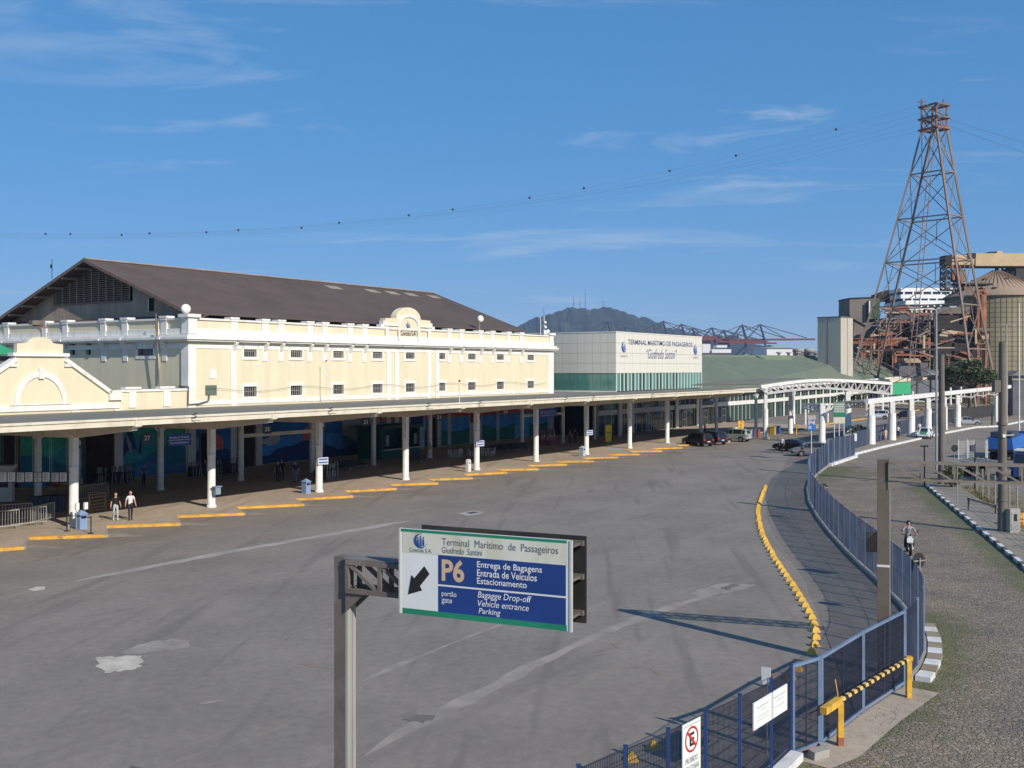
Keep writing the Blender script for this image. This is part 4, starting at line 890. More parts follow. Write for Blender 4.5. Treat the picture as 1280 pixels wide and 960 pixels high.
for a, b in ((60.3, 68.7), (103.7, 113.2)):
    mb = MB(OC); mb.box(a, b, 66.9, 67.04, 3.75, 4.05); mb.build('tie_beam', M['fascia'], cn)
for i, s in enumerate((41, 52.6, 63.5, 70.4, 84.5, 89.8, 103)):
    mb = MB(OC); q = s; mb.bar((q, TF-.05, ZF+.02), (q+.25, TF-.25, ZF+.12), .05); mb.bar((q, TF-.05, 6.62), (q+.3, TF-.22, 6.75), .04); mb.bar((q+.0, TF-.06, 6.5), (q+.5, TF-.3, 6.45), .03); mb.build('cable_bracket', M['black'], cn)
# ================================================================== portal canopy over the lot exit
pA = g(957, 549); pr = thing('portal_canopy', 'white arched truss canopy spanning the exit lane beside the bus canopy', 'canopy', pA); OP = tuple(pA)
npan = 18
def ppt(k, top):
    Y = 140+12*k; u = 950+164*k if top else 958+156*k
    v = (483.5-8.5*math.sin(math.pi*min(1, k/.515)/2) if k < .515 else 475+4.5*((k-.515)/.485)**1.3) if top else (492-6.8*math.sin(math.pi*min(1, k/.48)/2) if k < .48 else 485.2+7.5*((k-.48)/.52)**1.2)
    return at(u, v, Y)
tops = [ppt(i/npan, 1) for i in range(npan+1)]; bots = [ppt(i/npan, 0) for i in range(npan+1)]
mb = MB(OP)
for a, b in zip(tops, tops[1:]): mb.bar(a, b, .5, .4)
mb.build('top_chord', M['white_steel'], pr)
mb = MB(OP)
for a, b in zip(bots, bots[1:]): mb.bar(a, b, .3, .3)
mb.build('bottom_chord', M['shaded_steel'], pr)
for i in range(npan):
    mb = MB(OP); mb.bar(tops[i], bots[i], .16); 
    if i < npan/2: mb.bar(tops[i], bots[i+1], .16)
    else: mb.bar(bots[i], tops[i+1], .16)
    mb.build('truss_web', M['shaded_steel'], pr)
mb = MB(OP); mb.bar(tops[-1], bots[-1], .3); mb.build('end_post', M['white_steel'], pr)
bk = N*10; mb = MB(OP)
for a, b in zip(tops, tops[1:]): mb.ext([a+Vector((0, 0, .26)), b+Vector((0, 0, .26)), b+bk+Vector((0, 0, .1)), a+bk+Vector((0, 0, .1))], (0, 0, .08))
mb.build('roof_sheet', M['canopy_roof'], pr)
def rcol(par, org, p, z1, r=.42, zs=None, nm='column', neck=True):
    mb = MB(org); zs = zs or z1*.68
    mb.lathe([(r*1.05, 0), (r*1.05, .3), (r, .32), (r, zs), (r*.95, zs+.1)], (p.x, p.y, 0), 14)
    if neck: mb.box(p.x-r*.62, p.x+r*.62, p.y-r*.62, p.y+r*.62, zs+.05, z1)
    else: mb.cyl((p.x, p.y, zs), (p.x, p.y, z1), r*.9, n=12)
    return mb.build(nm, M['white_steel'], par)
rcol(pr, OP, pA, 6.6, .34, 4.0); rcol(pr, OP, g(1059.5, 546.6), 6.3, .5, 4.2)
rcol(pr, OP, g(988, 542), 6.6, .36, 4.4)
a = at(1115.5, 478.6, 152.5); b = at(1138.5, 477.6, 155); mb = MB(OP); mb.ext([a, b, b-Vector((0, 0, 1.75)), a-Vector((0, 0, 1.75))], (-.1, .2, 0)); mb.build('green_panel', M['green_sheet'], pr)
# branching support with two short trusses
pB = g(1027.5, 554); fk = thing('forked_canopy_support', 'thick white column carrying two short white trusses over the exit lane', 'canopy support', pB); OFk = tuple(pB)
rcol(fk, OFk, pB, 5.1, .42, 3.4)
def truss(par, org, t0, t1, b0, b1, n, w=.13):
    mb = MB(org); t0, t1, b0, b1 = map(Vector, (t0, t1, b0, b1)); mb.bar(t0, t1, w*1.6, w*1.9); mb.build('top_chord', M['white_steel'], par)
    mb = MB(org); mb.bar(b0, b1, w*1.4, w*1.6); mb.build('bottom_chord', M['white_steel'], par)
    mb = MB(org)
    for i in range(n):
        k0, k1 = i/n, (i+1)/n; mb.bar(t0.lerp(t1, k0), b0.lerp(b1, k0), w); mb.bar(b0.lerp(b1, k0), t0.lerp(t1, k1), w)
    mb.build('truss_web', M['white_steel'], par)
truss(fk, OFk, at(1003, 505.2, 136), at(1026, 505.5, 133), at(1003, 509.5, 136), at(1026, 516, 133), 4)
truss(fk, OFk, at(1031, 505.5, 133), at(1043, 505.2, 133), at(1031, 516, 133), at(1043, 513, 133), 2)
truss(fk, OFk, at(1054, 504.5, 133), at(1083, 502, 131.6), at(1054, 511, 133), at(1083, 505.5, 131.6), 6)
for u, v, vt in ((1006.5, 532, 510), (1034.5, 528, 506)):
    p = g(u, v); mb = MB(OFk); mb.cyl((p.x, p.y, 0), (p.x, p.y, 9.6-(vt-460)/1300*p.y), .2, n=10); mb.build('slim_post', M['white_steel'], fk)
# taxi canopy on a row of round columns
cb_ = [g(u, v, .15) for u, v in ((1089, 555), (1115, 550), (1139, 545.2), (1160, 541.2), (1180, 537.2), (1197, 533.4))]
tx = thing('taxi_canopy', 'white flat canopy on round columns along the taxi kerb', 'canopy', cb_[0]); OT = tuple(cb_[0])
dr = (cb_[-1]-cb_[0]).normalized(); nb = Vector((-dr.y, dr.x, 0))
st = cb_[0]-dr*1.2; en = cb_[-1]+dr*46
zt = 5.75
mb = MB(OT); mb.ext([st+Vector((0, 0, zt-.15)), en+Vector((0, 0, zt+.35)), en+nb*.5+Vector((0, 0, zt+.35)), st+nb*.5+Vector((0, 0, zt-.15))], (0, 0, -.62)); mb.build('edge_beam', M['white_steel'], tx)
mb = MB(OT); mb.ext([st+nb*.5+Vector((0, 0, zt-.5)), en+nb*.5+Vector((0, 0, zt)), en+nb*3.4+Vector((0, 0, zt)), st+nb*3.4+Vector((0, 0, zt-.5))], (0, 0, -.1)); mb.build('roof_sheet', M['canopy_roof'], tx)
L_ = (en-st).length; n = int(L_/9.8)
mb = MB(OT)
for i in range(n*2):
    a = st+dr*(i*4.9); b = st+dr*((i+1)*4.9); za, zb2 = (4.2, 4.55) if i % 2 == 0 else (4.55, 4.2)
    mb.bar(a+nb*.25+Vector((0, 0, za+.2)), b+nb*.25+Vector((0, 0, zb2+.3)), .12, .16); mb.bar(a+nb*.25+Vector((0, 0, za)), a+nb*.25+Vector((0, 0, zt-.5)), .2)
mb.build('lower_truss', M['shaded_steel'], tx)
for i, p in enumerate(cb_): rcol(tx, OT, p+Vector((0, 0, -.15)), 5.2, .5, 3.6)
for u, v in ((1103, 515), (1140.5, 515), (1188, 506), (1201, 504)):
    p = g(u, v); mb = MB(OT); mb.cyl((p.x, p.y, 0), (p.x, p.y, 4.5), .32, n=10); mb.build('rear_post', M['white_steel'], tx)
# far flat-roofed canopy behind it
fa, fb = at(1100, 474.5, 262), at(1241, 466.8, 345); fc = thing('far_canopy', 'far flat canopy with a cream edge in front of the rounded tree', 'canopy', (fa.x, fa.y, 0)); O5 = (fa.x, fa.y, 0)
mb = MB(O5); mb.ext([fa, fb, fb+Vector((-12, 8, .4)), fa+Vector((-12, 8, .4))], (0, 0, -.9)); mb.build('roof_edge', M['fascia'], fc)
for i in range(8):
    p = fa.lerp(fb, .2+.78*i/7)+Vector((-1, 1, -.9)); mb = MB(O5); mb.cyl((p.x, p.y, 0), p, .3, n=8); mb.build('column', M['white_steel'], fc)
# ================================================================== pylon
PYL = 250.0; lev = [(162, 1154, 1165, 1181.6, 1171), (217, 1140.7, 1168, 1190, 1162), (273, 1126, 1170.7, 1198.4, 1154), (327, 1112, 1173.7, 1207, 1145), (383, 1097, 1176.5, 1216, 1136.5), (437, 1082, 1178.5, 1224.7, 1129.5)]
py = thing('power_pylon', 'tall rusty grey lattice power pylon with a cage top against the sky', 'pylon', Vector(((1155-640)/FPX*PYL, PYL, 0))); OY = ((1155-640)/FPX*PYL, PYL, 0)
rings = []
for v, ul, un, ur, ub in lev:
    Rr = (ur-ul)/2/math.cos(R(18.5))*PYL/FPX; z = CAM_H+(HOR-v)/FPX*PYL
    ring = []
    for u, dy_ in ((ul, .32), (un, -.95), (ur, -.32), (ub, .95)): ring.append(Vector(((u-640)/FPX*PYL, PYL+dy_*Rr, z)))
    rings.append(ring)
k = rings[-1][0].z/(rings[-2][0].z-rings[-1][0].z); rings.append([b+(b-a)*k for a, b in zip(rings[-2], rings[-1])])
top = [p+Vector((0, 0, 5.9)) for p in rings[0]]
for c in range(4):
    mb = MB(OY)
    for a, b in zip(rings, rings[1:]): mb.bar(a[c], b[c], .42, .42)
    mb.build('leg', M['pylon'], py)
for i in range(len(rings)-1):
    a, b = rings[i], rings[i+1]
    for c in range(4):
        d = (c+1) % 4; mb = MB(OY); mb.bar(b[c], b[d], .28); mb.build('girt', M['pylon'], py)
        mb = MB(OY); mb.bar(a[c], b[d], .16); mb.bar(a[d], b[c], .16)
        m1 = (a[c]+b[c])/2; m2 = (a[d]+b[d])/2
        if i > 1: mb.bar((a[c]+a[d])/2, (m1+m2)/2, .12)
        mb.build('cross_bracing', M['pylon'], py)
cage = M['rust']
for z0 in (0, 2.6, 5.6):
    mb = MB(OY); e = [p+Vector((0, 0, z0)) for p in rings[0]]; ce = sum(e, Vector())/4; e = [ce+(p-ce)*1.25 for p in e]
    for c in range(4): mb.bar(e[c], e[(c+1) % 4], .35, .4)
    mb.bar(e[0], e[2], .25); mb.bar(e[1], e[3], .25); mb.build('platform', M['steel_brown'] if z0 else cage, py)
for c in range(4):
    mb = MB(OY); a, b = rings[0][c], top[c]; d2 = rings[0][(c+1) % 4]; mb.bar(a, b, .4); mb.bar(a, d2+Vector((0, 0, 2.6)), .15); mb.bar(d2, a+Vector((0, 0, 2.6)), .15); mb.bar(a+Vector((0, 0, 2.7)), d2+Vector((0, 0, 5.6)), .15); mb.build('cage_post', cage, py)
mb = MB(OY); c0 = sum(top, Vector())/4
mb.bar(top[0], top[0]+Vector((0, 0, 1.6)), .4); mb.bar(top[0]+Vector((-1, 0, 1)), top[0]+Vector((1, 0, 1)), .25); mb.bar(top[2]+Vector((-.8, 0, 0)), top[2]+Vector((-.8, 0, 1.2)), .3)
for i in range(10): q = c0+Vector((random.uniform(-3, 3), random.uniform(-2, 2), random.uniform(-5.5, .8))); mb.bar(q, q+Vector((random.uniform(-1.5, 1.5), 0, random.uniform(-.5, .9))), .3)
mb.build('insulator_gear', M['steel_brown'], py)
mb = MB(OY); lo = sum(rings[-1], Vector())/4; 
for sg in (-.4, .4): mb.bar(c0+Vector((sg, 0, -4)), lo+Vector((sg*1.6-3, 0, 0)), .16)
for i in range(44): p = (c0+Vector((0, 0, -4))).lerp(lo+Vector((-3, 0, 0)), i/44); mb.bar(p-Vector((.5, 0, 0)), p+Vector((.5, 0, 0)), .1)
mb.build('ladder', M['pylon'], py)
# power lines with marker balls
wire_m = mat('power_line', (.10, .10, .11), .6, .1)
ends = [(1152, 130, 294), (1150, 141, 295.5), (1150, 149, 297), (1150, 157, 292.5), (1150, 163, 298.5)]
wl_names = ['topmost power line sagging left from the pylon cage', 'second power line from the top, left of the pylon', 'middle power line of the five left of the pylon', 'second lowest power line left of the pylon', 'lowest power line sagging left from the pylon']
def wy(u, e): return e[2]-(e[2]-e[1])*((u-100)/(e[0]-100))**2
def wd(u): return PYL+(1150-u)*.05
for e, nm in zip(ends, wl_names):
    pts = [at(u, wy(u, e), wd(u)) for u in [e[0]-i*25 for i in range(60)]]; mb = MB(); 
    for a, b in zip(pts, pts[1:]): mb.cyl(a, b, .013, n=4, cap=False)
    tag(mb.build('power_line', wire_m), nm, 'power line', 'power lines left of the pylon')
mk = MB(); mk.ball((0, 0, 0), .33, n=10); mk = mk.mesh('marker_ball', mat('dark_marker_ball', (.07, .05, .045), .6, .1))
for i, (u, v) in enumerate(((1045, 165), (920, 186), (837, 212), (730, 227), (662, 246), (566, 255), (511, 269), (424, 275), (377, 284), (298, 287), (258, 291), (187, 292), (152, 294), (88, 291), (57, 292))):
    e = min(ends, key=lambda e: abs(wy(u, e)-v)); o = link('marker_ball', mk, None, at(u, wy(u, e), wd(u)))
    tag(o, 'dark marker ball threaded on the power line, ' + ['first', 'second', 'third', 'fourth', 'fifth', 'sixth', 'seventh', 'eighth', 'ninth', 'tenth', 'eleventh', 'twelfth', 'thirteenth', 'fourteenth', 'fifteenth'][i]+' from the pylon', 'marker ball', 'marker balls on the power lines')
for i, (v0, v1) in enumerate(((148, 178), (156, 191))):
    mb = MB(); pts = [at(1183+i*0+j*12, v0+(v1-v0)*(j*12/97)+(-.6*j*(8-j)*-.05), PYL-j*4) for j in range(22)]
    for a, b in zip(pts, pts[1:]): mb.cyl(a, b, .022, n=4, cap=False)
    tag(mb.build('power_line', wire_m), ['upper', 'lower'][i]+' power line running right from the pylon', 'power line', 'power lines right of the pylon')
# ================================================================== silo, gallery, hopper house, frames
SY = 290.0; sc = at(1246, 460, SY); px = SY/FPX
sl_ = thing('domed_silo', 'round grain silo with brown conical roof and gridded wall', 'silo', (sc.x, sc.y, 0)); RS = 60*px; ze = 9.6+88*px; za_ = 9.6+121*px
mb = MB(); mb.lathe([(RS, 0), (RS, ze)], n=64); mb.build('wall', M['silo_wall'], sl_)
mb = MB(); mb.lathe([(RS+.7, ze-.2), (RS+.6, ze+.15), (RS*.5, (ze+za_)/2+.8), (1.2, za_), (0, za_+.2)], n=48, smooth=False); mb.build('conical_roof', M['silo_roof'], sl_)
mb = MB()
for i in range(62): a = 2*math.pi*i/62; x, y = math.cos(a)*RS, math.sin(a)*RS; mb.bar((x, y, 0), (x, y, ze-.2), .14)
z = 1.0
while z < ze-.5: mb.lathe([(RS+.06, z), (RS+.06, z+.12)], n=62); z += 1.3
mb.build('wall_ribs', mat('dark_rib', (.17, .15, .10), .85, .1), sl_, 'stuff')
mb = MB()
for i in range(48): a = 2*math.pi*i/48; c, s = math.cos(a), math.sin(a); mb.bar((c*RS, s*RS, ze+.3), (c*RS*.5, s*RS*.5, (ze+za_)/2+.95), .14); mb.bar((c*RS*.5, s*RS*.5, (ze+za_)/2+.95), (c*1.2, s*1.2, za_+.1), .14)
mb.build('roof_seams', mat('roof_seam', (.27, .19, .13), .8, .1), sl_, 'stuff')
for i in range(14):
    a = R(190+i*26); q = (.82, .45)[i % 2]; rr = RS*q; zz_ = (ze+.3)+(za_-ze)*(1-q)*1.05; mb = MB(); mb.box(math.cos(a)*rr-.5, math.cos(a)*rr+.5, math.sin(a)*rr-.5, math.sin(a)*rr+.5, zz_-.4, zz_+.45); mb.build('roof_hatch', M['black_matt'], sl_)
mb = MB(); mb.cyl((0, 0, za_), (0, 0, za_+2.6), .55, n=8); mb.build('feed_spout', M['steel_brown'], sl_)
GY = 288.0
cg = thing('conveyor_gallery', 'buff sheet-clad conveyor gallery crossing above the silo', 'conveyor', (at(1186, 460, GY).x, GY, 0)); OV = (at(1186, 460, GY).x, GY, 0)
def vbox(par, org, u0, u1, v0, v1, Y0, Y1, m, nm):
    a, b = at(u0, v1, Y0), at(u1, v0, Y0); mb = MB(org); mb.box(a.x, b.x, Y0, Y1, a.z, b.z); return mb.build(nm, m, par)
vbox(cg, OV, 1190, 1219.5, 318.5, 331, GY, GY+4, M['buff_sheet'], 'gallery_end'); vbox(cg, OV, 1219.6, 1300, 316.5, 332.3, GY-.3, GY+5, M['buff_sheet'], 'gallery')
vbox(cg, OV, 1212, 1220, 316.3, 321.5, GY-.6, GY+4.6, M['black_matt'], 'dark_housing'); vbox(cg, OV, 1246, 1253.5, 313.7, 316.4, GY, GY+4, M['buff_sheet'], 'roof_housing'); vbox(cg, OV, 1238, 1246, 314.6, 316.4, GY, GY+4, M['black_matt'], 'dark_roof_housing')
vbox(cg, OV, 1182, 1189.8, 319, 331.5, GY-.2, GY+4, M['black_matt'], 'dark_end'); vbox(cg, OV, 1190, 1300, 332.4, 333.6, GY-.4, GY+4, M['black_matt'], 'underside_beam')
def frame_tower(par, org, u0, u1, v0, v1, Y, dep, n, m, w=.35, nm='frame'):
    a, b = at(u0, v1, Y), at(u1, v0, Y); zs = [a.z+(b.z-a.z)*i/n for i in range(n+1)]; cs = [(a.x, Y), (b.x, Y), (b.x, Y+dep), (a.x, Y+dep)]
    for x, y in cs: mb = MB(org); mb.bar((x, y, a.z), (x, y, b.z), w); mb.build('post', m, par)
    for i in range(n+1):
        mb = MB(org)
        for c in range(4): p, q = cs[c], cs[(c+1) % 4]; mb.bar((*p, zs[i]), (*q, zs[i]), w*.8)
        mb.build('ring_beam', m, par)
        if i < n:
            mb = MB(org)
            for c in range(4): p, q = cs[c], cs[(c+1) % 4]; mb.bar((*p, zs[i]), (*q, zs[i+1]), w*.5); mb.bar((*q, zs[i]), (*p, zs[i+1]), w*.5)
            mb.build('bracing', m, par)
frame_tower(cg, OV, 1183, 1200, 333, 362, GY, 4, 4, M['steel_brown']); frame_tower(cg, OV, 1259, 1266, 333.5, 352, GY+1, 3, 2, M['black_matt'], .3)
vbox(cg, OV, 1268, 1292, 334, 356, GY+8, GY+16, mat('dark_grey_block', (.06, .06, .065), .8, .15), 'dark_block')
a, b = at(1191, 336, GY-1), at(1213, 372, GY-1); mb = MB(OV); mb.bar(a, b, 1.1, .9); mb.build('chute', M['steel_brown'], cg)
mb = MB(OV); mb.bar(at(1190, 331, GY-1), at(1192, 350, GY-1), .6); mb.bar(at(1196, 340, GY-1.5), at(1216, 380, GY-1.5), .5); mb.build('rust_chute', M['rust'], cg)
mb = MB(OV); mb.lathe([(0, 3.4), (1.6, 3.2), (2, 2), (2, 0)], at(1198, 352, GY+2), 12); mb.build('cyclone', M['steel_brown'], cg)
HY = 300.0; ph = HY/FPX
hh = thing('hopper_house', 'grey concrete hopper house with sloping underside left of the pylon', 'building', at(1085, 460, HY)-Vector((0, 0, 9.6))); OH = tuple(at(1085, 460, HY)-Vector((0, 0, 9.6)))
def prof(par, org, pts, Y, dep, m, nm): mb = MB(org); mb.ext([at(u, v, Y) for u, v in pts], (0, dep, 0)); return mb.build(nm, m, par)
cgm = mat('stained_concrete', (.20, .175, .15), .9, .2, .12, dirt=(.11, .095, .08), dscale=.1, damt=.8)
prof(hh, OH, [(1062, 373.5), (1098, 372), (1098, 406), (1082, 407), (1066, 398), (1062, 394)], HY, 10, cgm, 'upper_block')
prof(hh, OH, [(1067, 398.5), (1081, 407.5), (1105, 407), (1105, 462), (1067, 462)], HY+.5, 9, cgm, 'lower_block')
prof(hh, OH, [(1062, 372.2), (1098, 370.8), (1098, 372), (1062, 373.4)], HY-.3, 10.6, M['black_matt'], 'roof_edge')
prof(hh, OH, [(1087, 375), (1100, 374), (1100, 398), (1087, 399)], HY-1.2, 1, mat('mossy_green_steel', (.07, .11, .06), .8, .3, .3), 'green_stair_tower')
prof(hh, OH, [(1086.2, 376), (1087.8, 376), (1087.8, 398), (1086.2, 398)], HY-1.6, .3, M['white_steel'], 'downpipe')
prof(hh, OH, [(1096, 368), (1112, 362), (1112, 376), (1098, 378)], HY+2, 5, M['black_matt'], 'machinery_block')
bt = at(1044, 445, 250)
ct = thing('concrete_block_tower', 'pale concrete block tower standing behind the green roof', 'tower', (bt.x, 250, 0), R(45))
mb = MB(); mb.box(-3, 3, -3, 3, 0, 21.6); mb.build('shaft', mat('pale_tower_concrete', (.50, .46, .38), .9, .1, .25, dirt=(.34, .31, .26), dscale=.4, damt=.5, stretch=(1, 1, .2)), ct); mb = MB(); mb.box(-3.12, 3.12, -3.12, 3.12, 21.6, 21.85); mb.build('parapet', M['concrete_dark'], ct)
mb = MB(); mb.box(.2, .35, -3.04, -3, 0, 21.55); mb.box(-3.04, -3, .2, .35, 0, 21.55); mb.build('render_strip', M['concrete_dark'], ct)
wb = thing('white_banded_structure', 'white structure of four stepped bands rising behind the pylon legs', 'building', (at(1165, 460, 330).x, 330, 0)); OWb = (at(1165, 460, 330).x, 330, 0)
for i, (u0, u1, v0, v1) in enumerate(((1126, 1204, 360, 364.5), (1126, 1196, 368, 373), (1132, 1188, 375.5, 380.5), (1136, 1180, 384, 387.5))):
    vbox(wb, OWb, u0, u1, v0, v1, 330-i*2.5, 344, mat('bright_white_deck', (.78, .78, .76), .6, .06) if i == 0 else bpy.data.materials['bright_white_deck'], 'white_band')
    vbox(wb, OWb, u0+2, u1-2, v1, v1+(4.5 if i < 3 else 22), 330.6-i*2.5, 343.5, M['navy_panel'], 'dark_window_band')
    for j in range(7): u = u0+4+(u1-u0-8)*j/6; vbox(wb, OWb, u-.9, u+.9, v1, v1+3.2, 330.2-i*2.5, 331-i*2.5, bpy.data.materials['bright_white_deck'], 'band_pier')
vbox(wb, OWb, 1120, 1190, 396, 462, 334, 350, M['navy_panel'], 'dark_base'); prof(wb, OWb, [(1118, 395), (1142, 391), (1180, 408), (1180, 414), (1120, 414)], 322, 6, mat('slate_blue_roof', (.10, .11, .13), .8, .15), 'slate_roof')
# rusty conveyor frames and pipes
def rusty(nm, lab, cat, uc, Y): o = thing(nm, lab, cat, (at(uc, 460, Y).x, Y, 0)); return o, (at(uc, 460, Y).x, Y, 0)
rc, ORc = rusty('lattice_conveyor', 'rust-brown lattice conveyor bridge in front of the hopper house', 'conveyor', 1095, 282)
for v in (423.5, 430.5): mb = MB(ORc); mb.bar(at(1066, v, 282), at(1122, v+1, 282), .5, .35); mb.build('chord', M['rust'], rc)
for i in range(20): mb = MB(ORc); u = 1066+i*2.8; mb.bar(at(u, 424, 282), at(u+2.8, 430.5, 282), .25); mb.bar(at(u, 430.5, 282), at(u+1.4, 424, 282), .2); mb.build('lattice_bar', M['rust'], rc)
vbox(rc, ORc, 1066, 1122, 424.5, 430, 282.6, 284, mat('rust_belt', (.22, .10, .05), .9, .3, .8), 'belt_casing')
for u in (1080, 1098, 1116): mb = MB(ORc); mb.bar(at(u, 431, 283), Vector((at(u, 460, 283).x, 283, 0)), .45); mb.build('trestle', M['rust'], rc)
pf, OPf = rusty('process_frame', 'tangle of rusty brown process steelwork behind the pylon base', 'industrial plant', 1150, 292)
rnd = random.Random(3)
for u0, u1, v0, v1, n in ((1108, 1126, 398, 462, 5), (1150, 1162, 392, 462, 6), (1196, 1214, 385, 462, 6), (1126, 1146, 414, 462, 4)): frame_tower(pf, OPf, u0, u1, v0, v1, 292+rnd.uniform(-4, 4), 5, n, rnd.choice([M['rust'], M['steel_brown'], M['pylon']]), .4)
vbox(pf, OPf, 1168, 1224, 392, 462, 275.5, 277, M['black_matt'], 'interior_shade_backing'); prof(pf, OPf, [(1166, 392), (1180, 384), (1216, 379), (1228, 384), (1228, 392)], 275, 2, M['steel_brown'], 'dark_shed_roof')  # black box added as backing, standing in for the plant's shaded interior
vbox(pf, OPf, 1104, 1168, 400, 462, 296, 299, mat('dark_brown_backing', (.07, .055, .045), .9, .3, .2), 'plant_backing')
for i in range(105):
    u, v = rnd.uniform(1070, 1225), rnd.uniform(380, 452); L2 = rnd.uniform(8, 26); mb = MB(OPf); Y = rnd.choice([286, 272])+rnd.uniform(-4, 3)
    if u < 1104 and v < 410: v += 30
    q = at(u+L2, v+rnd.choice([0, 0, 1, 6, -8]), Y) if rnd.random() < .7 else at(u, v+L2, Y)
    mb.bar(at(u, v, Y), q, rnd.uniform(.2, .6)); mb.build('pipe_beam', rnd.choice([M['rust'], M['rust'], M['steel_brown'], M['pylon'], M['buff_sheet']]), pf)
for i in range(26):
    u, v = rnd.uniform(1108, 1222), rnd.uniform(398, 448); w, h = rnd.uniform(4, 14), rnd.uniform(2.5, 7); vbox(pf, OPf, u, u+w, v, v+h, 291+rnd.uniform(0, 3), 297, rnd.choice([M['concrete_dark'], M['steel_brown'], M['rust'], M['navy_panel'], M['black_matt'], M['concrete'], mat('tan_panel', (.42, .31, .2), .8, .15) if i == 0 else M['concrete_dark']]), 'plant_box')
mb = MB(OPf); mb.bar(at(1105, 385.5, 284), at(1136, 385.5, 284), 1.2, .9); mb.build('orange_gantry', M['rust'], pf)
pts = [at(u, v, 284) for u, v in ((1104, 386.5), (1120, 387), (1132, 390), (1150, 402))]; mb = MB(OPf)
for a, b in zip(pts, pts[1:]): mb.bar(a, b, .9, .6)
mb.build('curved_conveyor', M['rust'], pf)
mb = MB(OPf); mb.bar(at(1176, 414, 276), at(1220, 419.5, 276), 1.2, 1.0); mb.build('tan_conveyor', M['buff_sheet'], pf)
mb = MB(OPf); mb.bar(at(1203, 414, 277), at(1216, 384, 277), 1.3, .8); mb.build('inclined_conveyor', mat('pale_rust', (.36, .22, .13), .85, .25, .5), pf)
rp_, ORp = rusty('rust_pipe_bank', 'bank of orange rusty vertical pipes against the silo wall', 'pipes', 1228, 274)
for u, w in ((1222, .9), (1227.5, 1.5), (1231, .7)): mb = MB(ORp); mb.cyl(at(u, 368, 274), at(u, 420, 274), w*.6, n=10); mb.build('pipe', M['rust'], rp_)
mb = MB(ORp); mb.tube([at(1218, 372, 274), at(1222, 364, 274), at(1228, 362, 274), at(1232, 368, 274)], .7, 8); mb.build('bend', M['rust'], rp_)
vbox(rp_, ORp, 1227, 1236, 418, 424, 273, 277, mat('tan_box', (.45, .33, .21), .85, .15), 'catch_box'); vbox(rp_, ORp, 1206, 1241, 354, 356, 272, 278, M['black_matt'], 'roof_plate')
for u in (1222, 1232): mb = MB(ORp); mb.bar(at(u, 424, 274), Vector((at(u, 460, 274).x, 274, 0)), .5); mb.build('leg', M['rust'], rp_)
sh, OSh = rusty('grey_site_shed', 'low grey-blue site shed with tan roof under the pylon', 'shed', 1140, 240)
vbox(sh, OSh, 1124, 1160, 453.5, 470, 258, 262, mat('grey_blue_sheet', (.13, .135, .145), .8, .15, .5), 'wall'); prof(sh, OSh, [(1130, 448), (1148, 448), (1153, 453.5), (1132, 453.5)], 257, 5, mat('tan_roof', (.45, .33, .21), .85, .15), 'roof')
rb, ORb = rusty('roadside_building', 'small grey building with pale upper strip at the right edge', 'building', 1275, 210)
vbox(rb, ORb, 1266, 1310, 470, 520, 210, 212, mat('grey_wall', (.14, .14, .145), .85, .2, .4), 'wall'); vbox(rb, ORb, 1265.2, 1310, 469.5, 475.5, 209.8, 210, M['concrete'], 'pale_strip'); prof(rb, ORb, [(1264, 469.3), (1275, 463.5), (1310, 463.5), (1310, 469.3)], 209, 4, M['canopy_roof'], 'roof')
# ================================================================== trees
def leafball(mb, c, rx, ry, rz, n, size, rnd):
    for i in range(n):
        a, b = rnd.uniform(0, 6.283), rnd.uniform(-1, 1); k = rnd.random()**.35; q = math.sqrt(1-b*b)
        p = Vector((c[0]+math.cos(a)*q*rx*k, c[1]+math.sin(a)*q*ry*k, c[2]+b*rz*k)); s = size*rnd.uniform(.5, 1.3)
        d1 = Vector((rnd.gauss(0, 1), rnd.gauss(0, 1), rnd.gauss(0, .6))).normalized(); d2 = d1.cross(Vector((rnd.gauss(0, 1), rnd.gauss(0, 1), rnd.gauss(0, 1)))).normalized()
        mb.add([p-d1*s, p+d2*s*.5, p+d1*s, p-d2*s*.5], [(0, 1, 2, 3)], rnd.choice((0, 0, 1, 2)))
LM = [mat('leaf_mid', (.075, .10, .04), .6, .3, .4), mat('leaf_light', (.13, .15, .06), .6, .3, .4), mat('leaf_dark', (.03, .045, .018), .6, .3, .4)]
bark = mat('bark', (.11, .085, .065), .9, .3, 2)
tp = at(1212, 460, 232); tr = thing('rounded_tree', 'broad dark green tree with a domed crown behind the far canopy', 'tree', (tp.x, tp.y, 0))
rt = random.Random(5); mb = MB(); mb.cyl((0, 0, 0), (.2, 0, 5), .5, .34, 8); tips = []
for i in range(7): a = i*.9; e = Vector((math.cos(a)*3.4, math.sin(a)*3.4, 8.2+rt.uniform(-1, 1))); mb.cyl((.2, 0, 4.7), e, .22, .07, 6); tips.append(e)
mb.build('trunk', bark, tr); mb = MB()
for i in range(46):
    a = rt.uniform(0, 6.28); q = rt.random()**.5; leafball(mb, (math.cos(a)*q*5.2, math.sin(a)*q*4.5, 7.6+(1-q*q)*4.0+rt.uniform(-1.4, .3)), 1.6, 1.6, .95, 230, .30, rt)
mb.build('crown', LM, tr)
pp = g(1061, 540); pt = thing('small_palm', 'small yellow-green palm poking up behind the green and white board', 'tree', pp)
mb = MB(); mb.cyl((0, 0, 0), (.1, 0, 5.0), .16, .11, 8); mb.build('trunk', bark, pt); mb = MB()
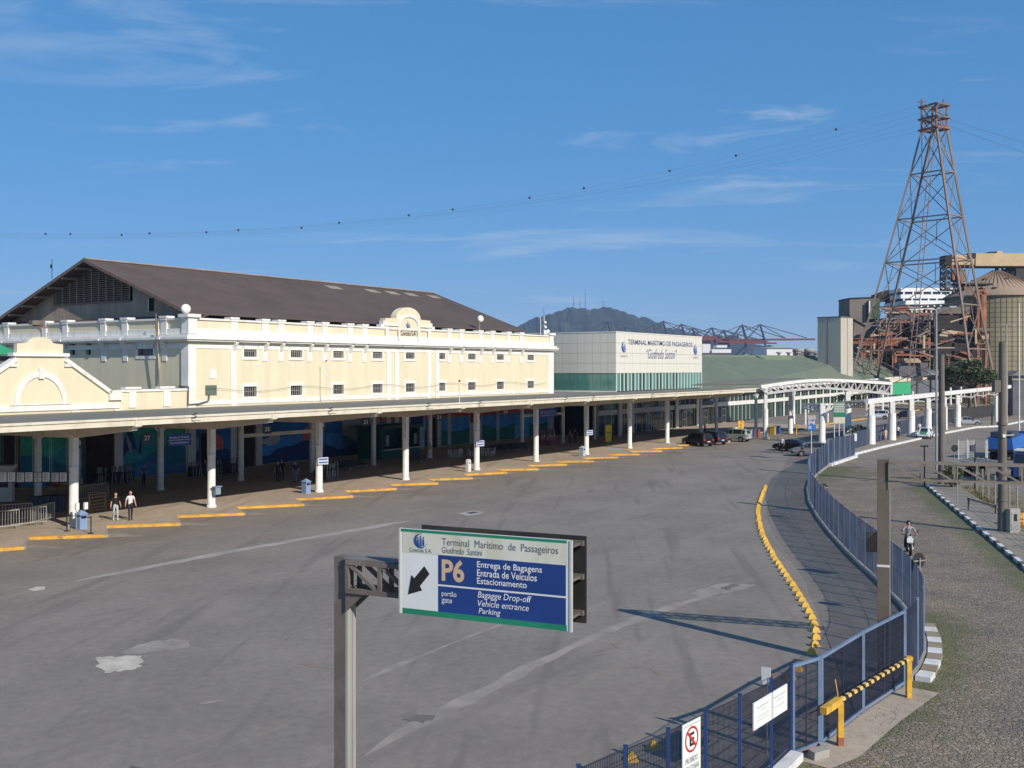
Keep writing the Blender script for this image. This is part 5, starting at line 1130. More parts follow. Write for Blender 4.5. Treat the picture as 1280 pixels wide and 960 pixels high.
for i in range(16):
    a = i*2.4; el = rt.uniform(.1, .9); prev = Vector((.1, 0, 5.0)); dr_ = Vector((math.cos(a), math.sin(a), el))
    for j in range(7):
        nx = prev+Vector((dr_.x, dr_.y, dr_.z-j*.22))*.32; sd_ = Vector((-dr_.y, dr_.x, 0)).normalized()
        for sg in (-1, 1): mb.add([prev, nx, nx+sd_*sg*.42+Vector((0, 0, -.2))], [(0, 1, 2)], rt.choice((0, 1)))
        prev = nx
mb.build('crown', [mat('palm_leaf', (.10, .13, .03), .6, .3, 1), mat('palm_leaf_yellow', (.20, .17, .04), .6, .3, 1)], pt)
pb = g(1070, 549); bs = thing('dark_shrub', 'low dark shrub beside the round column near the exit', 'shrub', pb); mb = MB()
mb.cyl((0, 0, 0), (0, 0, 1), .08, .04, 5); mb.build('stem', bark, bs); mb = MB(); leafball(mb, (0, 0, 1.1), 1.6, 1.2, .9, 500, .16, rt); mb.build('foliage', LM, bs)
ht = g(1212, 600, 0)
for i, (u, v, h, w, lb_) in enumerate(((1190, 611, 2.0, .8, 'dark green shrub on the verge behind the thick concrete pole'), (1223, 588, 1.2, 1.4, 'low yellow-green shrub on the verge left of the blue truck'))):
    p = g(u, v); o = thing('verge_shrub', lb_, 'shrub', p, 0, 'shrubs on the verge'); mb = MB(); mb.cyl((0, 0, 0), (0, 0, h*.5), .06, .04, 5); mb.build('stem', bark, o); mb = MB(); leafball(mb, (0, 0, h*.55), w, w, h*.5, 700, .13, rt); mb.build('foliage', LM, o)
# ================================================================== far harbour cranes, ship, sheds
cblue, cred = mat('crane_blue_steel', (.075, .09, .13), .7, .15, .02), mat('crane_red_boom', (.22, .07, .065), .7, .15, .02)
CY = 1300.0
def crane_meshes():
    l = MB()
    for x in (-12, 12):
        for y in (-9, 9): l.bar((x, y, 0), (x, y, 47), 2.2)
        l.bar((x, -9, 40), (x, 9, 40), 1.6); l.bar((x, -9, 18), (x, 9, 18), 1.6)
    for y in (-9, 9): l.bar((-12, y, 18), (12, y, 18), 1.8); l.bar((-12, y, 18), (12, y, 40), 1.0); l.bar((-12, y, 46), (12, y, 46), 1.6)
    a = MB()
    for y in (-5, 5): a.bar((12, y, 46), (6, y*.3, 68), 1.7); a.bar((-12, y, 46), (6, y*.3, 68), 1.5)
    a.bar((6, -2, 68), (6, 2, 68), 1.4)
    for y in (-2.5, 2.5): a.bar((6, y*.5, 68), (36, y, 50), .85); a.bar((6, y*.5, 68), (62, y, 50), .85); a.bar((6, y*.5, 68), (-38, y, 50), .9)
    b = MB()
    for y in (-2.5, 2.5): b.bar((-42, y, 48), (72, y, 48), 1.5, 2.2)
    for x in range(-40, 72, 8): b.bar((x, -2.5, 48), (x, 2.5, 48), .8)
    c = MB(); c.box(-34, -20, -4, 4, 49.5, 54)
    return l.mesh('legs', cblue), a.mesh('apex_frame', cblue), b.mesh('boom', cred), c.mesh('machine_house', cblue)
cmesh = crane_meshes()
ords = ['leftmost', 'second', 'third', 'fourth', 'fifth', 'sixth', 'seventh', 'eighth', 'ninth', 'tenth']
for i, (u, sc_) in enumerate(((754, 1.0), (775, .92), (798, .82), (823, 1.0), (846, .97), (860, .92), (884, .88), (899, .86), (922, .98), (944, .94))):
    Y = CY+(i % 3)*40; o = thing('harbour_crane', 'distant blue and red harbour crane, '+('leftmost of the row' if i == 0 else ords[i]+' from the left in the row' if i < 9 else 'rightmost of the row'), 'crane', (at(u, 460, Y).x, Y, 0), R(-12+(i % 3)*4), 'harbour cranes on the horizon'); o.scale = (1, 1, sc_)
    for nm, me in zip(('legs', 'apex_frame', 'boom', 'machine_house'), cmesh): link(nm, me, o)
shp, OSp = rusty('white_ship', 'white ship superstructure beyond the green roof', 'ship', 900, 900)
wm = mat('ship_white', (.72, .72, .70), .6, .06, .05)
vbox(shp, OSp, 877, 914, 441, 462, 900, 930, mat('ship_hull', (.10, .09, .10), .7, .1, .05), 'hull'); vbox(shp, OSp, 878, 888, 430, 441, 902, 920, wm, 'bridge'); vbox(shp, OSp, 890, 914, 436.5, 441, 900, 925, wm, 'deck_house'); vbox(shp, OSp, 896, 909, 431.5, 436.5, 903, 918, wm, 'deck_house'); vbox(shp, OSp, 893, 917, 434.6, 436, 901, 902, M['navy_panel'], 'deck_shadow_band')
whs, OWs = rusty('white_port_shed', 'white port shed with a pale green roof far behind the hall', 'shed', 977, 700)
vbox(whs, OWs, 958.5, 991, 435, 462, 700, 740, wm, 'wall'); prof(whs, OWs, [(957.5, 435), (975, 432.5), (992, 435)], 699, 42, mat('pale_green_roof', (.30, .38, .33), .7, .1, .1), 'roof')
for u, lab in ((998, 'left grey storage tank with flat top far behind the hall'), (1011, 'right grey storage tank with flat top far behind the hall')):
    q = at(u, 460, 520); o = thing('storage_tank', lab, 'tank', (q.x, q.y, 0), 0, 'grey tanks behind the hall'); mb = MB(); mb.lathe([(2.3, 0), (2.3, 17.5), (2.9, 17.6), (2.9, 19.2), (0, 19.6)], n=18); mb.build('shell', M['concrete'], o); mb = MB(); mb.lathe([(2.4, 15.5), (2.4, 16)], n=18); mb.build('ring', M['concrete_dark'], o)
cs_, OCs = rusty('container_stack', 'low dark band of stacked containers under the harbour cranes', 'containers', 930, 1150)
rq = random.Random(8)
for i in range(30):
    u = 862+i*4.6; n = rq.randint(1, 4)
    for j in range(n): vbox(cs_, OCs, u, u+4.3, 449-j*2.4-2.3+1, 449-j*2.4+1, 1150, 1156, rq.choice([cred, cblue, M['navy_panel'], M['concrete']]), 'container')
# ================================================================== near gantry sign
XL, YL, XR, YR = -1.657, 15.5, .7975, 14.4
axs = Vector((XR-XL, YR-YL, 0)); SW = axs.length; axs.normalize(); rzs = math.atan2(axs.y, axs.x)
base = Vector((XL, YL, 0))-axs*1.2+Vector((axs.y, -axs.x, 0))*-.33
gs = thing('sign_gantry', 'near steel gantry post carrying the blue and white P6 direction sign', 'sign', base, rzs)
PX = 1.2; FY = -.33; ZT, ZBm = 7.21, 5.95; SH = ZT-ZBm
mb = MB(); mb.box(-.12, .085, -.12, .12, 0, 6.66); mb.build('post', M['steel_brown'], gs)
gal = mat('pale_galvanised', (.33, .325, .29), .6, .15, 1.5, dirt=(.25, .24, .2), dscale=1.1, damt=.6, stretch=(3, 3, .3))
mb = MB(); mb.box(.086, .125, -.12, -.045, 0, 5.98); mb.box(.086, .11, -.04, .025, 0, 5.95); mb.box(.086, .125, .03, .12, 0, 5.9); mb.build('post_channel', gal, gs)
def arm(par, L, z0, z1, hw, m, n):
    for y in (-hw, hw):
        mb = MB(); mb.box(.14, L, y-.04, y+.04, z1-.07, z1); mb.build('top_chord', m, par)
        mb = MB(); mb.box(.14, L, y-.04, y+.04, z0, z0+.07); mb.build('bottom_chord', m, par)
        for i in range(n):
            x0, x1 = .16+(L-.2)*i/n, .16+(L-.2)*(i+1)/n; mb = MB(); mb.bar((x0, y, z0+.05), (x0, y, z1-.05), .06); mb.bar((x0+.02, y, z1-.05), (x1-.03, y, z0+.05), .055); mb.build('web', m, par)
    mb = MB()
    for i in range(n+1): x = .16+(L-.2)*i/n; mb.bar((x, -hw, z1-.035), (x, hw, z1-.035), .05); mb.bar((x, -hw, z0+.035), (x, hw, z0+.035), .05)
    mb.build('cross_ties', m, par)
    mb = MB(); mb.ext([(.12, -hw, z0), (.45, -hw, z0), (.12, -hw, z0-.3)], (0, .05, 0)); mb.ext([(.12, hw-.05, z0), (.45, hw-.05, z0), (.12, hw-.05, z0-.3)], (0, .05, 0)); mb.build('gusset', m, par)
arm(gs, PX+SW-.2, 6.13, 6.64, .17, M['steel_brown'], 6)
mb = MB(); mb.box(.1, 1.02, -.19, .19, 6.642, 6.66); mb.build('arm_cover', M['steel_brown'], gs)
panel = MB(); panel.box(PX, PX+SW, FY-.0, FY+.045, ZBm, ZT); panel = panel.build('sign_panel', M['sign_white'], gs)
tag(panel, 'front panel with terminal name, arrow and P6 lettering')
q = FY-.004
def spoly(pts, m, lev=1, nm='print'):
    mb = MB(); mb.poly([(PX+x*SW, FY-.003*lev, ZT-y*SH) for x, y in pts]); return mb.build(nm, m, panel)
srect = lambda x0, x1, y0, y1, m, lev=1: spoly([(x0, y1), (x1, y1), (x1, y0), (x0, y0)], m, lev, 'printed_field')
moss_w = mat('stained_white_header', (.66, .66, .56), .6, .08, 1.2, dirt=(.46, .47, .27), dscale=2.2, damt=.75, stretch=(1.2, 1, .45))
srect(.012, .985, .035, .275, moss_w); srect(0, .985, 0, .035, M['sign_green']); srect(.012, .985, .935, 1, M['sign_green'], 1)
srect(.235, .98, .275, .615, M['sign_blue']); srect(.235, .98, .637, .935, M['sign_blue'])
spoly([(.149, .421), (.182, .508), (.122, .659), (.136, .707), (.047, .771), (.068, .538), (.087, .573)], M['letter_black'], 2, 'arrow')
def stext(b, x0, x1, y0, y1, m, **k): return lettering(b, m, panel, (PX+x0*SW, FY-.007, ZT-y1*SH), (1, 0, 0), (0, 0, 1), (x1-x0)*SW, (y1-y0)*SH, **k)
stext('Terminal  Marítimo  de  Passageiros', .259, .938, .075, .185, M['letter_grey']); stext('Giusfredo  Santini', .259, .50, .175, .248, M['letter_grey'])
stext('P6', .257, .395, .315, .575, M['letter_beige'], bold=.03)
stext('Entrega de Bagagens', .471, .847, .31, .402, M['letter_white'], bold=.010); stext('Entrada de Veículos', .471, .818, .402, .482, M['letter_white'], bold=.010); stext('Estacionamento', .471, .761, .497, .568, M['letter_white'], bold=.010)
stext('portão', .257, .347, .69, .765, M['letter_white']); stext('gate', .257, .32, .772, .845, M['letter_white'])
stext('Bagagge Drop-off', .475, .788, .652, .748, M['letter_white'], shear=.2, bold=.003); stext('Vehicle entrance', .475, .772, .752, .822, M['letter_white'], shear=.2, bold=.003); stext('Parking', .48, .61, .842, .925, M['letter_white'], shear=.2, bold=.003)
emblem(panel, (PX+.125*SW, FY-.006, ZT-.13*SH), (1, 0, 0), (0, 0, 1), .115, M['logo_blue'], (0, -1, 0)); stext('Concais S.A.', .057, .197, .213, .262, M['letter_grey'])
mb = MB(); mb.box(PX+SW, PX+SW+.03, FY-.012, FY+.05, ZBm-.01, ZT); mb.box(PX-.03, PX, FY-.012, FY+.05, ZBm, ZT+.005); mb.build('panel_edge', mat('panel_edge', (.5, .49, .44), .6, .1), panel)
mb = MB(); mb.box(PX+.02, PX+SW+.02, .27, .31, ZBm-.02, ZT-.03); back = mb.build('rear_panel', M['black_matt'], gs)
for z in (6.05, 6.57, 7.05): mb = MB(); mb.box(PX+.1, PX+SW, .2, .265, z, z+.07); mb.box(PX+SW-.22, PX+SW-.05, FY+.05, .2, z+.01, z+.05); mb.build('panel_rail', M['steel_brown'], gs)
# ================================================================== far gantry
gb = Vector((11.72, 32.8, 0)); ad = (at(1280, 577.5, 31.6)-at(1112, 575, 32.8)); gf = thing('bare_gantry', 'brown steel gantry post with a lattice arm reaching out over the road', 'gantry', gb, math.atan2(ad.y, ad.x))
mb = MB(); mb.box(-.19, .17, -.17, .17, 0, 6.72); mb.build('post', mat('brown_post_paint', (.135, .11, .085), .6, .15, 1, dirt=(.22, .19, .16), dscale=.8, damt=.5), gf)
mb = MB(); mb.box(.171, .2, -.1, .1, 0, 6.1); mb.build('post_channel', gal, gf); mb = MB(); mb.box(-.2, .18, -.18, .18, 3.35, 3.42); mb.build('band', M['white_steel'], gf)
arm(gf, 6.8, 6.08, 6.68, .2, mat('brown_grey_arm', (.24, .21, .165), .6, .15, 1, dirt=(.13, .10, .08), dscale=.9, damt=.6), 7)
# ================================================================== blue mesh fence
FH = 2.25
def mesh_panel(par, org, a, b, z0, z1, m, step=.05, bw=.009, bd=.012, hstep=.25):
    a, b = Vector(a), Vector(b); L = (b-a).length; d = (b-a)/L; n = int(L/step); mb = MB(org)
    for i in range(n): p = a+d*((i+.5)*L/n); mb.bar((p.x, p.y, z0), (p.x, p.y, z1), bd, bw, up=d)
    z = z0+.05
    while z < z1: mb.bar((a.x, a.y, z), (b.x, b.y, z), .012, .012); z += hstep
    o = mb.build('mesh_panel', m, par, 'stuff'); return o
def fence(label, pts, m_mesh, m_post, h=FH, z0=.18, **k):
    o = thing('mesh_fence', label, 'fence', pts[0]); org = tuple(pts[0])
    for p in pts: mb = MB(org); mb.box(p.x-.035, p.x+.035, p.y-.035, p.y+.035, 0, h+.05); mb.box(p.x-.045, p.x+.045, p.y-.045, p.y+.045, h+.05, h+.07); mb.build('post', m_post, o)
    for a, b in zip(pts, pts[1:]): mesh_panel(o, org, a, b, z0, h, m_mesh, **k)
    return o, org
def resample(pts, step):
    out = [pts[0]]; acc = 0
    for a, b in zip(pts, pts[1:]):
        L = (b-a).length; q = step-acc
        while q <= L: out.append(a.lerp(b, q/L)); q += step
        acc = (acc+L) % step
    if (out[-1]-pts[-1]).length > .3: out.append(pts[-1])
    return out
near_pts = [fence_line[0].lerp(fence_line[1], i/14) for i in range(8, 14)]+fence_line[1:]
nf, ON = fence('near blue mesh fence carrying the no-parking sign beside the cobbled road', near_pts, M['blue_fence'], M['blue_post'])
nd_ = (fence_line[-1]-fence_line[1]).normalized(); nn_ = Vector((nd_.y, -nd_.x, 0))
mb = MB(ON); a, b = near_pts[0], near_pts[-1]+nd_*.1
for p, q in zip(near_pts, near_pts[1:]): mb.ext([p-nn_*.12, p+nn_*.32, q+nn_*.32, q-nn_*.12], (0, 0, .2))
mb.build('kerb_base', M['kerb_white'], nf)
cpts = resample(curve_line, 1.9); cf, OCf = fence('long blue mesh fence curving away between the lot and the road', cpts, mat('weathered_blue_mesh', (.055, .075, .125), .5, .25, .6, dirt=(.13, .145, .17), dscale=.5, damt=.7), M['blue_frame'], step=.065, bw=.012, bd=.022, hstep=1.0)
for i, (p, q) in enumerate(zip(cpts, cpts[1:])):
    d = (q-p).normalized(); n = Vector((d.y, -d.x, 0)); mb = MB(OCf)
    mb.ext([p-n*.14-Vector((0, 0, .02)), p+n*.10-Vector((0, 0, .02)), q+n*.10-Vector((0, 0, .02)), q-n*.14-Vector((0, 0, .02))], (0, 0, .17)); mb.build('kerb_base', M['concrete'], cf)
kq = resample(curve_line[:5], .74)
for i, (p, q) in enumerate(zip(kq[1:], kq[2:])):
    d = (q-p).normalized(); n = Vector((d.y, -d.x, 0)); mb = MB(OCf); w = .45
    mb.ext([p+n*.14, p+n*(.14+w), q+n*(.14+w)-d*.03, q+n*.14-d*.03], (0, 0, .16+.01*(i % 2))); mb.build('kerb_block', M['kerb_white'] if i % 2 == 0 else mat('tan_kerb', (.30, .24, .17), .9, .2, 2) if i == 1 else bpy.data.materials.get('tan_kerb', M['concrete']), cf)
fpn = thing('navy_fence_panel', 'solid navy fence panel on a white kerb at the far bend', 'fence', far_panel[0]); OFp = tuple(far_panel[0])
for i in range(5):
    a, b = far_panel[0].lerp(far_panel[1], i/5), far_panel[0].lerp(far_panel[1], (i+1)/5); mb = MB(OFp); mb.bar((a.x, a.y, 1.35), (b.x, b.y, 1.35), .05, 2.3); mb.build('panel', M['navy_panel'], fpn); mb = MB(OFp); mb.cyl((a.x, a.y, 0), (a.x, a.y, 2.7), .06, n=6); mb.build('post', M['blue_frame'], fpn)
mb = MB(OFp); a, b = far_panel; mb.bar(a+Vector((.15, -.1, .11)), b+Vector((.15, -.1, .11)), .3, .26); mb.build('kerb_base', M['kerb_white'], fpn)
mb = MB(OFp); mb.box(b.x-.2, b.x+.2, b.y-.12, b.y-.07, 1.75, 2.55); mb.build('small_notice', M['sign_white'], fpn)
a, b = g(1066, 563), g(1172, 531); nvf = thing('navy_screen_fence', 'dark navy screen fence behind the taxi canopy columns', 'fence', a); ONv = tuple(a)
for i in range(20):
    p, q = a.lerp(b, i/20), a.lerp(b, (i+.97)/20); mb = MB(ONv); mb.bar((p.x, p.y, 1.1), (q.x, q.y, 1.1), .05, 2.0); mb.build('panel', M['navy_panel'], nvf)
b2 = g(1252, 518.5); pts = [b.lerp(b2, i/12) for i in range(13)]
fence('far wire fence running right behind the silver sedan', pts, mat('dull_wire', (.14, .13, .12), .6, .1), M['black_matt'], h=2.3, z0=.05, step=.16, bw=.03, bd=.03, hstep=.6)
c2 = g(1300, 513); nv2 = thing('blue_screen_fence', 'blue screen fence at the right edge beyond the silver sedan', 'fence', b2)
for i in range(6): p, q = b2.lerp(c2, i/6), b2.lerp(c2, (i+.97)/6); mb = MB(tuple(b2)); mb.bar((p.x, p.y, 1.1), (q.x, q.y, 1.1), .05, 1.9); mb.build('panel', mat('mid_blue_panel', (.06, .09, .19), .6, .2) if i == 0 else bpy.data.materials['mid_blue_panel'], nv2)
# gate and pedestrian leaf
def leaf(name, label, pts, cat='gate'):
    o = thing(name, label, cat, pts[0]); org = tuple(pts[0])
    for p in pts: mb = MB(org); mb.box(p.x-.045, p.x+.045, p.y-.045, p.y+.045, 0, FH+.06); mb.build('post', M['blue_frame'], o)
    for a, b in zip(pts, pts[1:]):
        for z in (.12, FH): mb = MB(org); mb.bar((a.x, a.y, z), (b.x, b.y, z), .07, .07); mb.build('rail', M['blue_frame'], o)
        mesh_panel(o, org, a, b, .15, FH-.03, M['blue_fence']); m_ = a.lerp(b, .5); mb = MB(org); mb.box(m_.x-.02, m_.x+.02, m_.y-.02, m_.y+.02, .15, FH); mb.build('stile', M['blue_fence'], o)
    return o
leaf('pedestrian_gate', 'narrow blue mesh gate leaf right of the white notice board', [gate_line[0]+Vector((.05, .03, 0)), gate_line[1]-Vector((.06, .05, 0))])
leaf('vehicle_gate', 'wide double-leaf blue mesh gate behind the yellow barrier pole', gate_line[1:])
mb = MB(); p, q = gate_line[0], gate_line[1]; mb.bar((p.x+.1, p.y+.06, .06), (q.x, q.y, .06), .08, .08); tag(mb.build('gate_track', M['rust']), 'rusty rail lying under the narrow gate leaf', 'rail')
mb = MB(); r_ = [(gate_line[i]+Vector((.25, -.3, .006))) for i in range(4)]; pts = [(p.x, p.y, .006) for p in gate_line]+[(p.x+.75, p.y-.7, .006) for p in reversed(gate_line)]; mb.poly(pts); tag(mb.build('gate_apron', M['paving']), kind='structure')
# barrier pole
p1, p2 = Vector((8.35, 26.45, 0)), Vector((11.56, 30.3, 0)); bd = (p2-p1).normalized(); bp_ = thing('barrier_pole', 'yellow swing barrier with black chevrons in front of the gate', 'barrier', p1); OBp = tuple(p1)
mb = MB(OBp); mb.box(p1.x-.07, p1.x+.07, p1.y-.07, p1.y+.07, 0, 1.12); mb.build('pivot_post', M['yellow'], bp_); mb = MB(OBp); mb.box(p1.x-.075, p1.x+.075, p1.y-.075, p1.y+.075, 0, .22); mb.build('rusty_foot', M['rust'], bp_)
mb = MB(OBp); mb.box(p2.x-.07, p2.x+.07, p2.y-.07, p2.y+.07, 0, 1.08); mb.box(p2.x-.09, p2.x+.09, p2.y-.09, p2.y+.09, 1.08, 1.2); mb.build('rest_post', M['yellow'], bp_)
chev = mat('black_yellow_chevron', (.72, .40, .035), .6, .1); nt = chev.node_tree; nd2, lk2 = nt.nodes, nt.links; t2 = nd2.new('ShaderNodeTexCoord'); w2 = nd2.new('ShaderNodeTexWave'); w2.inputs['Scale'].default_value = 1.15; w2.bands_direction = 'DIAGONAL'
lk2.new(t2.outputs['Object'], w2.inputs['Vector']); rr2 = nd2.new('ShaderNodeValToRGB'); rr2.color_ramp.interpolation = 'CONSTANT'; rr2.color_ramp.elements[0].color = (.03, .025, .02, 1); rr2.color_ramp.elements[1].position = .5; rr2.color_ramp.elements[1].color = (.74, .50, .16, 1)
lk2.new(w2.outputs[0], rr2.inputs[0]); lk2.new(rr2.outputs[0], nd2['Principled BSDF'].inputs['Base Color'])
mb = MB(OBp); mb.bar(p1-bd*.05+Vector((0, 0, 1.16)), p2+bd*.1+Vector((0, 0, 1.13)), .09, .09); mb.build('striped_arm', chev, bp_); mb = MB(OBp); mb.bar(p1-bd*1.05+Vector((0, 0, 1.14)), p1-bd*.06+Vector((0, 0, 1.16)), .17, .17); mb.build('counterweight_arm', M['yellow'], bp_)
mb = MB(OBp); mb.cyl(p1+Vector((-.05, 0, 1.2)), p1+Vector((-.1, .1, 1.65)), .015, n=5); mb.build('latch_rod', M['yellow'], bp_)
for i, (u, v, s_) in enumerate(((1022, 946.5, .26), (1031, 938.5, .19))):
    p = g(u, v); o = thing('stone_block', ['larger loose stone block lying in front of the gate post', 'smaller loose stone block touching the gate post foot'][i], 'stone', p, .5+i); mb = MB(); mb.ext([(-s_, -s_*.6, 0), (s_, -s_*.5, 0), (s_*.9, s_*.6, 0), (-s_*.8, s_*.5, 0)], (0.02, 0, s_*.75)); mb.build('block', M['concrete'], o)
# signs on the fence
ka, kb = fence_line[3].lerp(fence_line[4], .275)+nn_*.07, fence_line[3].lerp(fence_line[4], .758)+nn_*.07; sd2 = (kb-ka).normalized(); rz2 = math.atan2(sd2.y, sd2.x); w_ = (kb-ka).length
np_ = thing('no_parking_sign', 'white no-parking sign with a struck red circle on the blue fence', 'sign', ka, rz2)
mb = MB(); mb.box(0, w_, -.02, .0, 1.2, 2.27); pl_ = mb.build('plate', M['sign_white'], np_)
cx, cz = w_*.5, 1.9
mb = MB(); ro, ri = .27, .222
for i in range(28): a, b = 2*math.pi*i/28, 2*math.pi*(i+1)/28; mb.poly([(cx+math.cos(a)*ro, -.024, cz+math.sin(a)*ro), (cx+math.cos(b)*ro, -.024, cz+math.sin(b)*ro), (cx+math.cos(b)*ri, -.024, cz+math.sin(b)*ri), (cx+math.cos(a)*ri, -.024, cz+math.sin(a)*ri)])
mb.poly([(cx-.18, -.027, cz+.14), (cx-.14, -.027, cz+.18), (cx+.18, -.027, cz-.14), (cx+.14, -.027, cz-.18)]); mb.build('red_ring', M['red'], pl_)
lettering('E', M['letter_black'], pl_, (cx-.085, -.025, cz-.14), (1, 0, 0), (0, 0, 1), .19, .28, bold=.03); lettering('PROIBIDO', M['letter_grey'], pl_, (w_*.16, -.024, 1.42), (1, 0, 0), (0, 0, 1), w_*.68, .12); lettering('ESTACIONAR', M['letter_grey'], pl_, (w_*.09, -.024, 1.25), (1, 0, 0), (0, 0, 1), w_*.82, .12)
mb = MB(); mb.box(.04, w_-.04, -.025, -.0225, 2.2, 2.21); mb.build('border_line', M['letter_grey'], pl_)
ka, kb = Vector((5.395, 23.61, 0))+nn_*.07, Vector((6.55, 25.1, 0))+nn_*.07; sd2 = (kb-ka).normalized(); w_ = (kb-ka).length
nb_ = thing('notice_board', 'wide white notice board on the blue fence left of the gate', 'sign', ka, math.atan2(sd2.y, sd2.x)); mb = MB(); mb.box(0, w_, -.03, 0, 1.38, 2.0); pl_ = mb.build('board', M['sign_white'], nb_)
mb = MB(); mb.box(w_*.52, w_*.525, -.033, -.03, 1.39, 1.99); mb.build('joint', M['letter_grey'], pl_)
for i, (x0, x1, z) in enumerate(((.10, .42, 1.83), (.22, .36, 1.75), (.08, .44, 1.62), (.1, .42, 1.54), (.58, .95, 1.83), (.68, .88, 1.74), (.6, .92, 1.6))): mb = MB(); mb.box(w_*x0, w_*x1, -.032, -.03, z, z+(.028 if i % 4 < 1 else .016)); mb.build('print_line', mat('faded_print', (.45, .46, .46), .6, .1) if i == 0 else bpy.data.materials['faded_print'], pl_)
p = g(969, 905); o = thing('small_sign', 'small pale sign plate on a short post inside the near fence', 'sign', Vector((6.35, 25.9, 0)), R(-30)); mb = MB(); mb.cyl((0, 0, 0), (0, 0, 1.9), .025, n=6); mb.build('post', M['steel'], o); mb = MB(); mb.box(-.13, .1, -.04, -.02, 1.72, 2.15); mb.build('plate', M['sign_white'], o); mb = MB(); mb.box(.08, .14, -.02, .04, 1.8, 2.0); mb.build('clip', M['rust'], o)
for i, (p, h, rr) in enumerate(((Vector((19.45, 64.7, 0)), 2.15, .27), (Vector((15.45, 39.4, 0)), 2.3, .29))):
    o = thing('round_sign', ['dark back of a round sign above the far stretch of curved fence', 'dark back of a large round sign above the near bend of the fence'][i], 'sign', p, R(20), 'round signs along the curved fence'); mb = MB(); mb.cyl((0, 0, 0), (0, 0, h+.1), .03, n=6); mb.build('post', M['steel'], o); mb = MB(); mb.cyl((0, .05, h), (0, .07, h), rr, n=24); mb.build('disc', M['black_matt'], o); mb = MB(); mb.box(-rr*.9, rr*.9, .02, .049, h-.03, h+.01); mb.build('clamp', M['steel'], o)
p = Vector((16.35, 46.9, 0)); o = thing('rectangular_sign', 'black back of a rectangular sign on the curved fence behind the gantry post', 'sign', p, R(10)); mb = MB(); mb.cyl((.1, .04, 0), (.1, .04, 2.2), .03, n=6); mb.build('post', M['steel'], o); mb = MB(); mb.box(-.4, .45, 0, .03, 1.3, 2.2); mb.build('plate', M['black_matt'], o)
# ================================================================== yellow wedges
wd_ = MB(); wd_.add([(-.24, -.20, 0), (.24, -.20, 0), (.24, .2, 0), (-.24, .2, 0), (-.16, -.09, .2), (.16, -.09, .2), (.0, .02, .33), (.12, .14, .2), (-.12, .14, .2)], [(0, 1, 5, 4), (1, 2, 7, 5), (2, 3, 8, 7), (3, 0, 4, 8), (4, 5, 6), (5, 7, 6), (7, 8, 6), (8, 4, 6), (3, 2, 1, 0)]); wd_ = wd_
wd_.v = [p*.68 for p in wd_.v]; wd_ = wd_.mesh('lane_wedge', M['yellow'])
wl_ = [g(u, v) for u, v in ((957, 609), (952.5, 619), (949, 629), (947.5, 640), (948.6, 653), (951.4, 664), (956.4, 677), (962.3, 688), (969, 700), (976.6, 712), (985.3, 724), (993, 735), (999.5, 746), (1006, 757), (1012, 768), (1016, 776), (1018, 785), (1019.5, 793), (1019.5, 802), (1018, 810), (1013.6, 819))]
for i, p in enumerate(resample(wl_, 1.02)):
    o = link('lane_wedge', wd_, None, p, random.uniform(-.3, .3)); tag(o, 'low yellow concrete wedge in the curved row beside the dark lane', 'lane wedge', 'yellow wedges in the curved row')
for i, (u, v) in enumerate(((790, 951), (817, 936), (988, 849), (998, 838))):
    o = link('lane_wedge', wd_, None, g(u, v), .4*i); tag(o, ['low yellow wedge behind the fence at the bottom edge', 'low yellow wedge behind the fence left of the no-parking sign', 'low yellow wedge seen through the narrow gate, nearer one', 'low yellow wedge seen through the narrow gate, farther one'][i], 'lane wedge', 'yellow wedges behind the near fence')
# ================================================================== poles
def pole(name, label, cat, u, v, h, r0, r1, m, extra=None, n=10):
    p = g(u, v); o = thing(name, label, cat, p); mb = MB(); mb.cyl((0, 0, 0), (0, 0, h), r0, r1, n); mb.build('shaft', m, o)
    if extra: extra(o, h)
    return o
def xarm(o, h):
    for z in (h-.4, h-1.5): mb = MB(); mb.box(-1.0, 1.0, -.06, .06, z, z+.12); mb.build('crossarm', M['steel_brown'], o)
    for x in (-.9, -.4, .4, .9): mb = MB(); mb.cyl((x, 0, h-.28), (x, 0, h), .06, n=6); mb.build('insulator', M['concrete'], o)
def box_extra(o, h):
    mb = MB(); mb.box(-.55, -.2, -.25, .15, h-2.9, h-2.2); mb.build('transformer', M['concrete_dark'], o); mb = MB(); mb.box(-.42, -.3, -.1, .1, h-4.6, h-3.1); mb.build('conduit', M['white_steel'], o)
    for z in (1.9, 3.4, h-4.8): mb = MB(); mb.cyl((0, 0, z), (0, 0, z+.12), .29, n=10); mb.build('band', M['concrete_dark'], o)
    mb = MB(); mb.bar((0, -.2, 5.7), (.5, -.35, 5.75), .05); mb.box(-.14, .02, -.36, -.24, 5.6, 5.78); mb.build('lamp_bracket', M['white_steel'], o)
pole('utility_pole', 'thick concrete utility pole standing beside the slim grey lamp post', 'pole', 1177, 607, 10.7, .30, .22, M['concrete_dark'], lambda o, h: None)
pole('lamp_post', 'slim grey steel lamp post just left of the thick concrete pole', 'lamp post', 1170.5, 592, 15.0, .13, .07, M['steel'], lambda o, h: [MB().cyl((0, 0, h-.1), (1.2, -.4, h+.15), .05, n=6).build('arm', M['steel'], o), MB().box(1.0, 1.6, -.55, -.3, h+.08, h+.2).build('lamp_head', M['steel'], o)])
pole('utility_pole', 'tall concrete utility pole with boxes rising from the verge at right', 'pole', 1253, 667, 11.1, .27, .2, M['concrete_dark'], box_extra)
pole('utility_pole', 'thin far utility pole just right of the tall boxed pole', 'pole', 1258, 531, 17, .2, .13, M['concrete'], xarm)
pole('flag_mast', 'thin white mast near the right edge beside the silo', 'pole', 1274, 543, 19.0, .12, .06, M['white_steel'], None)
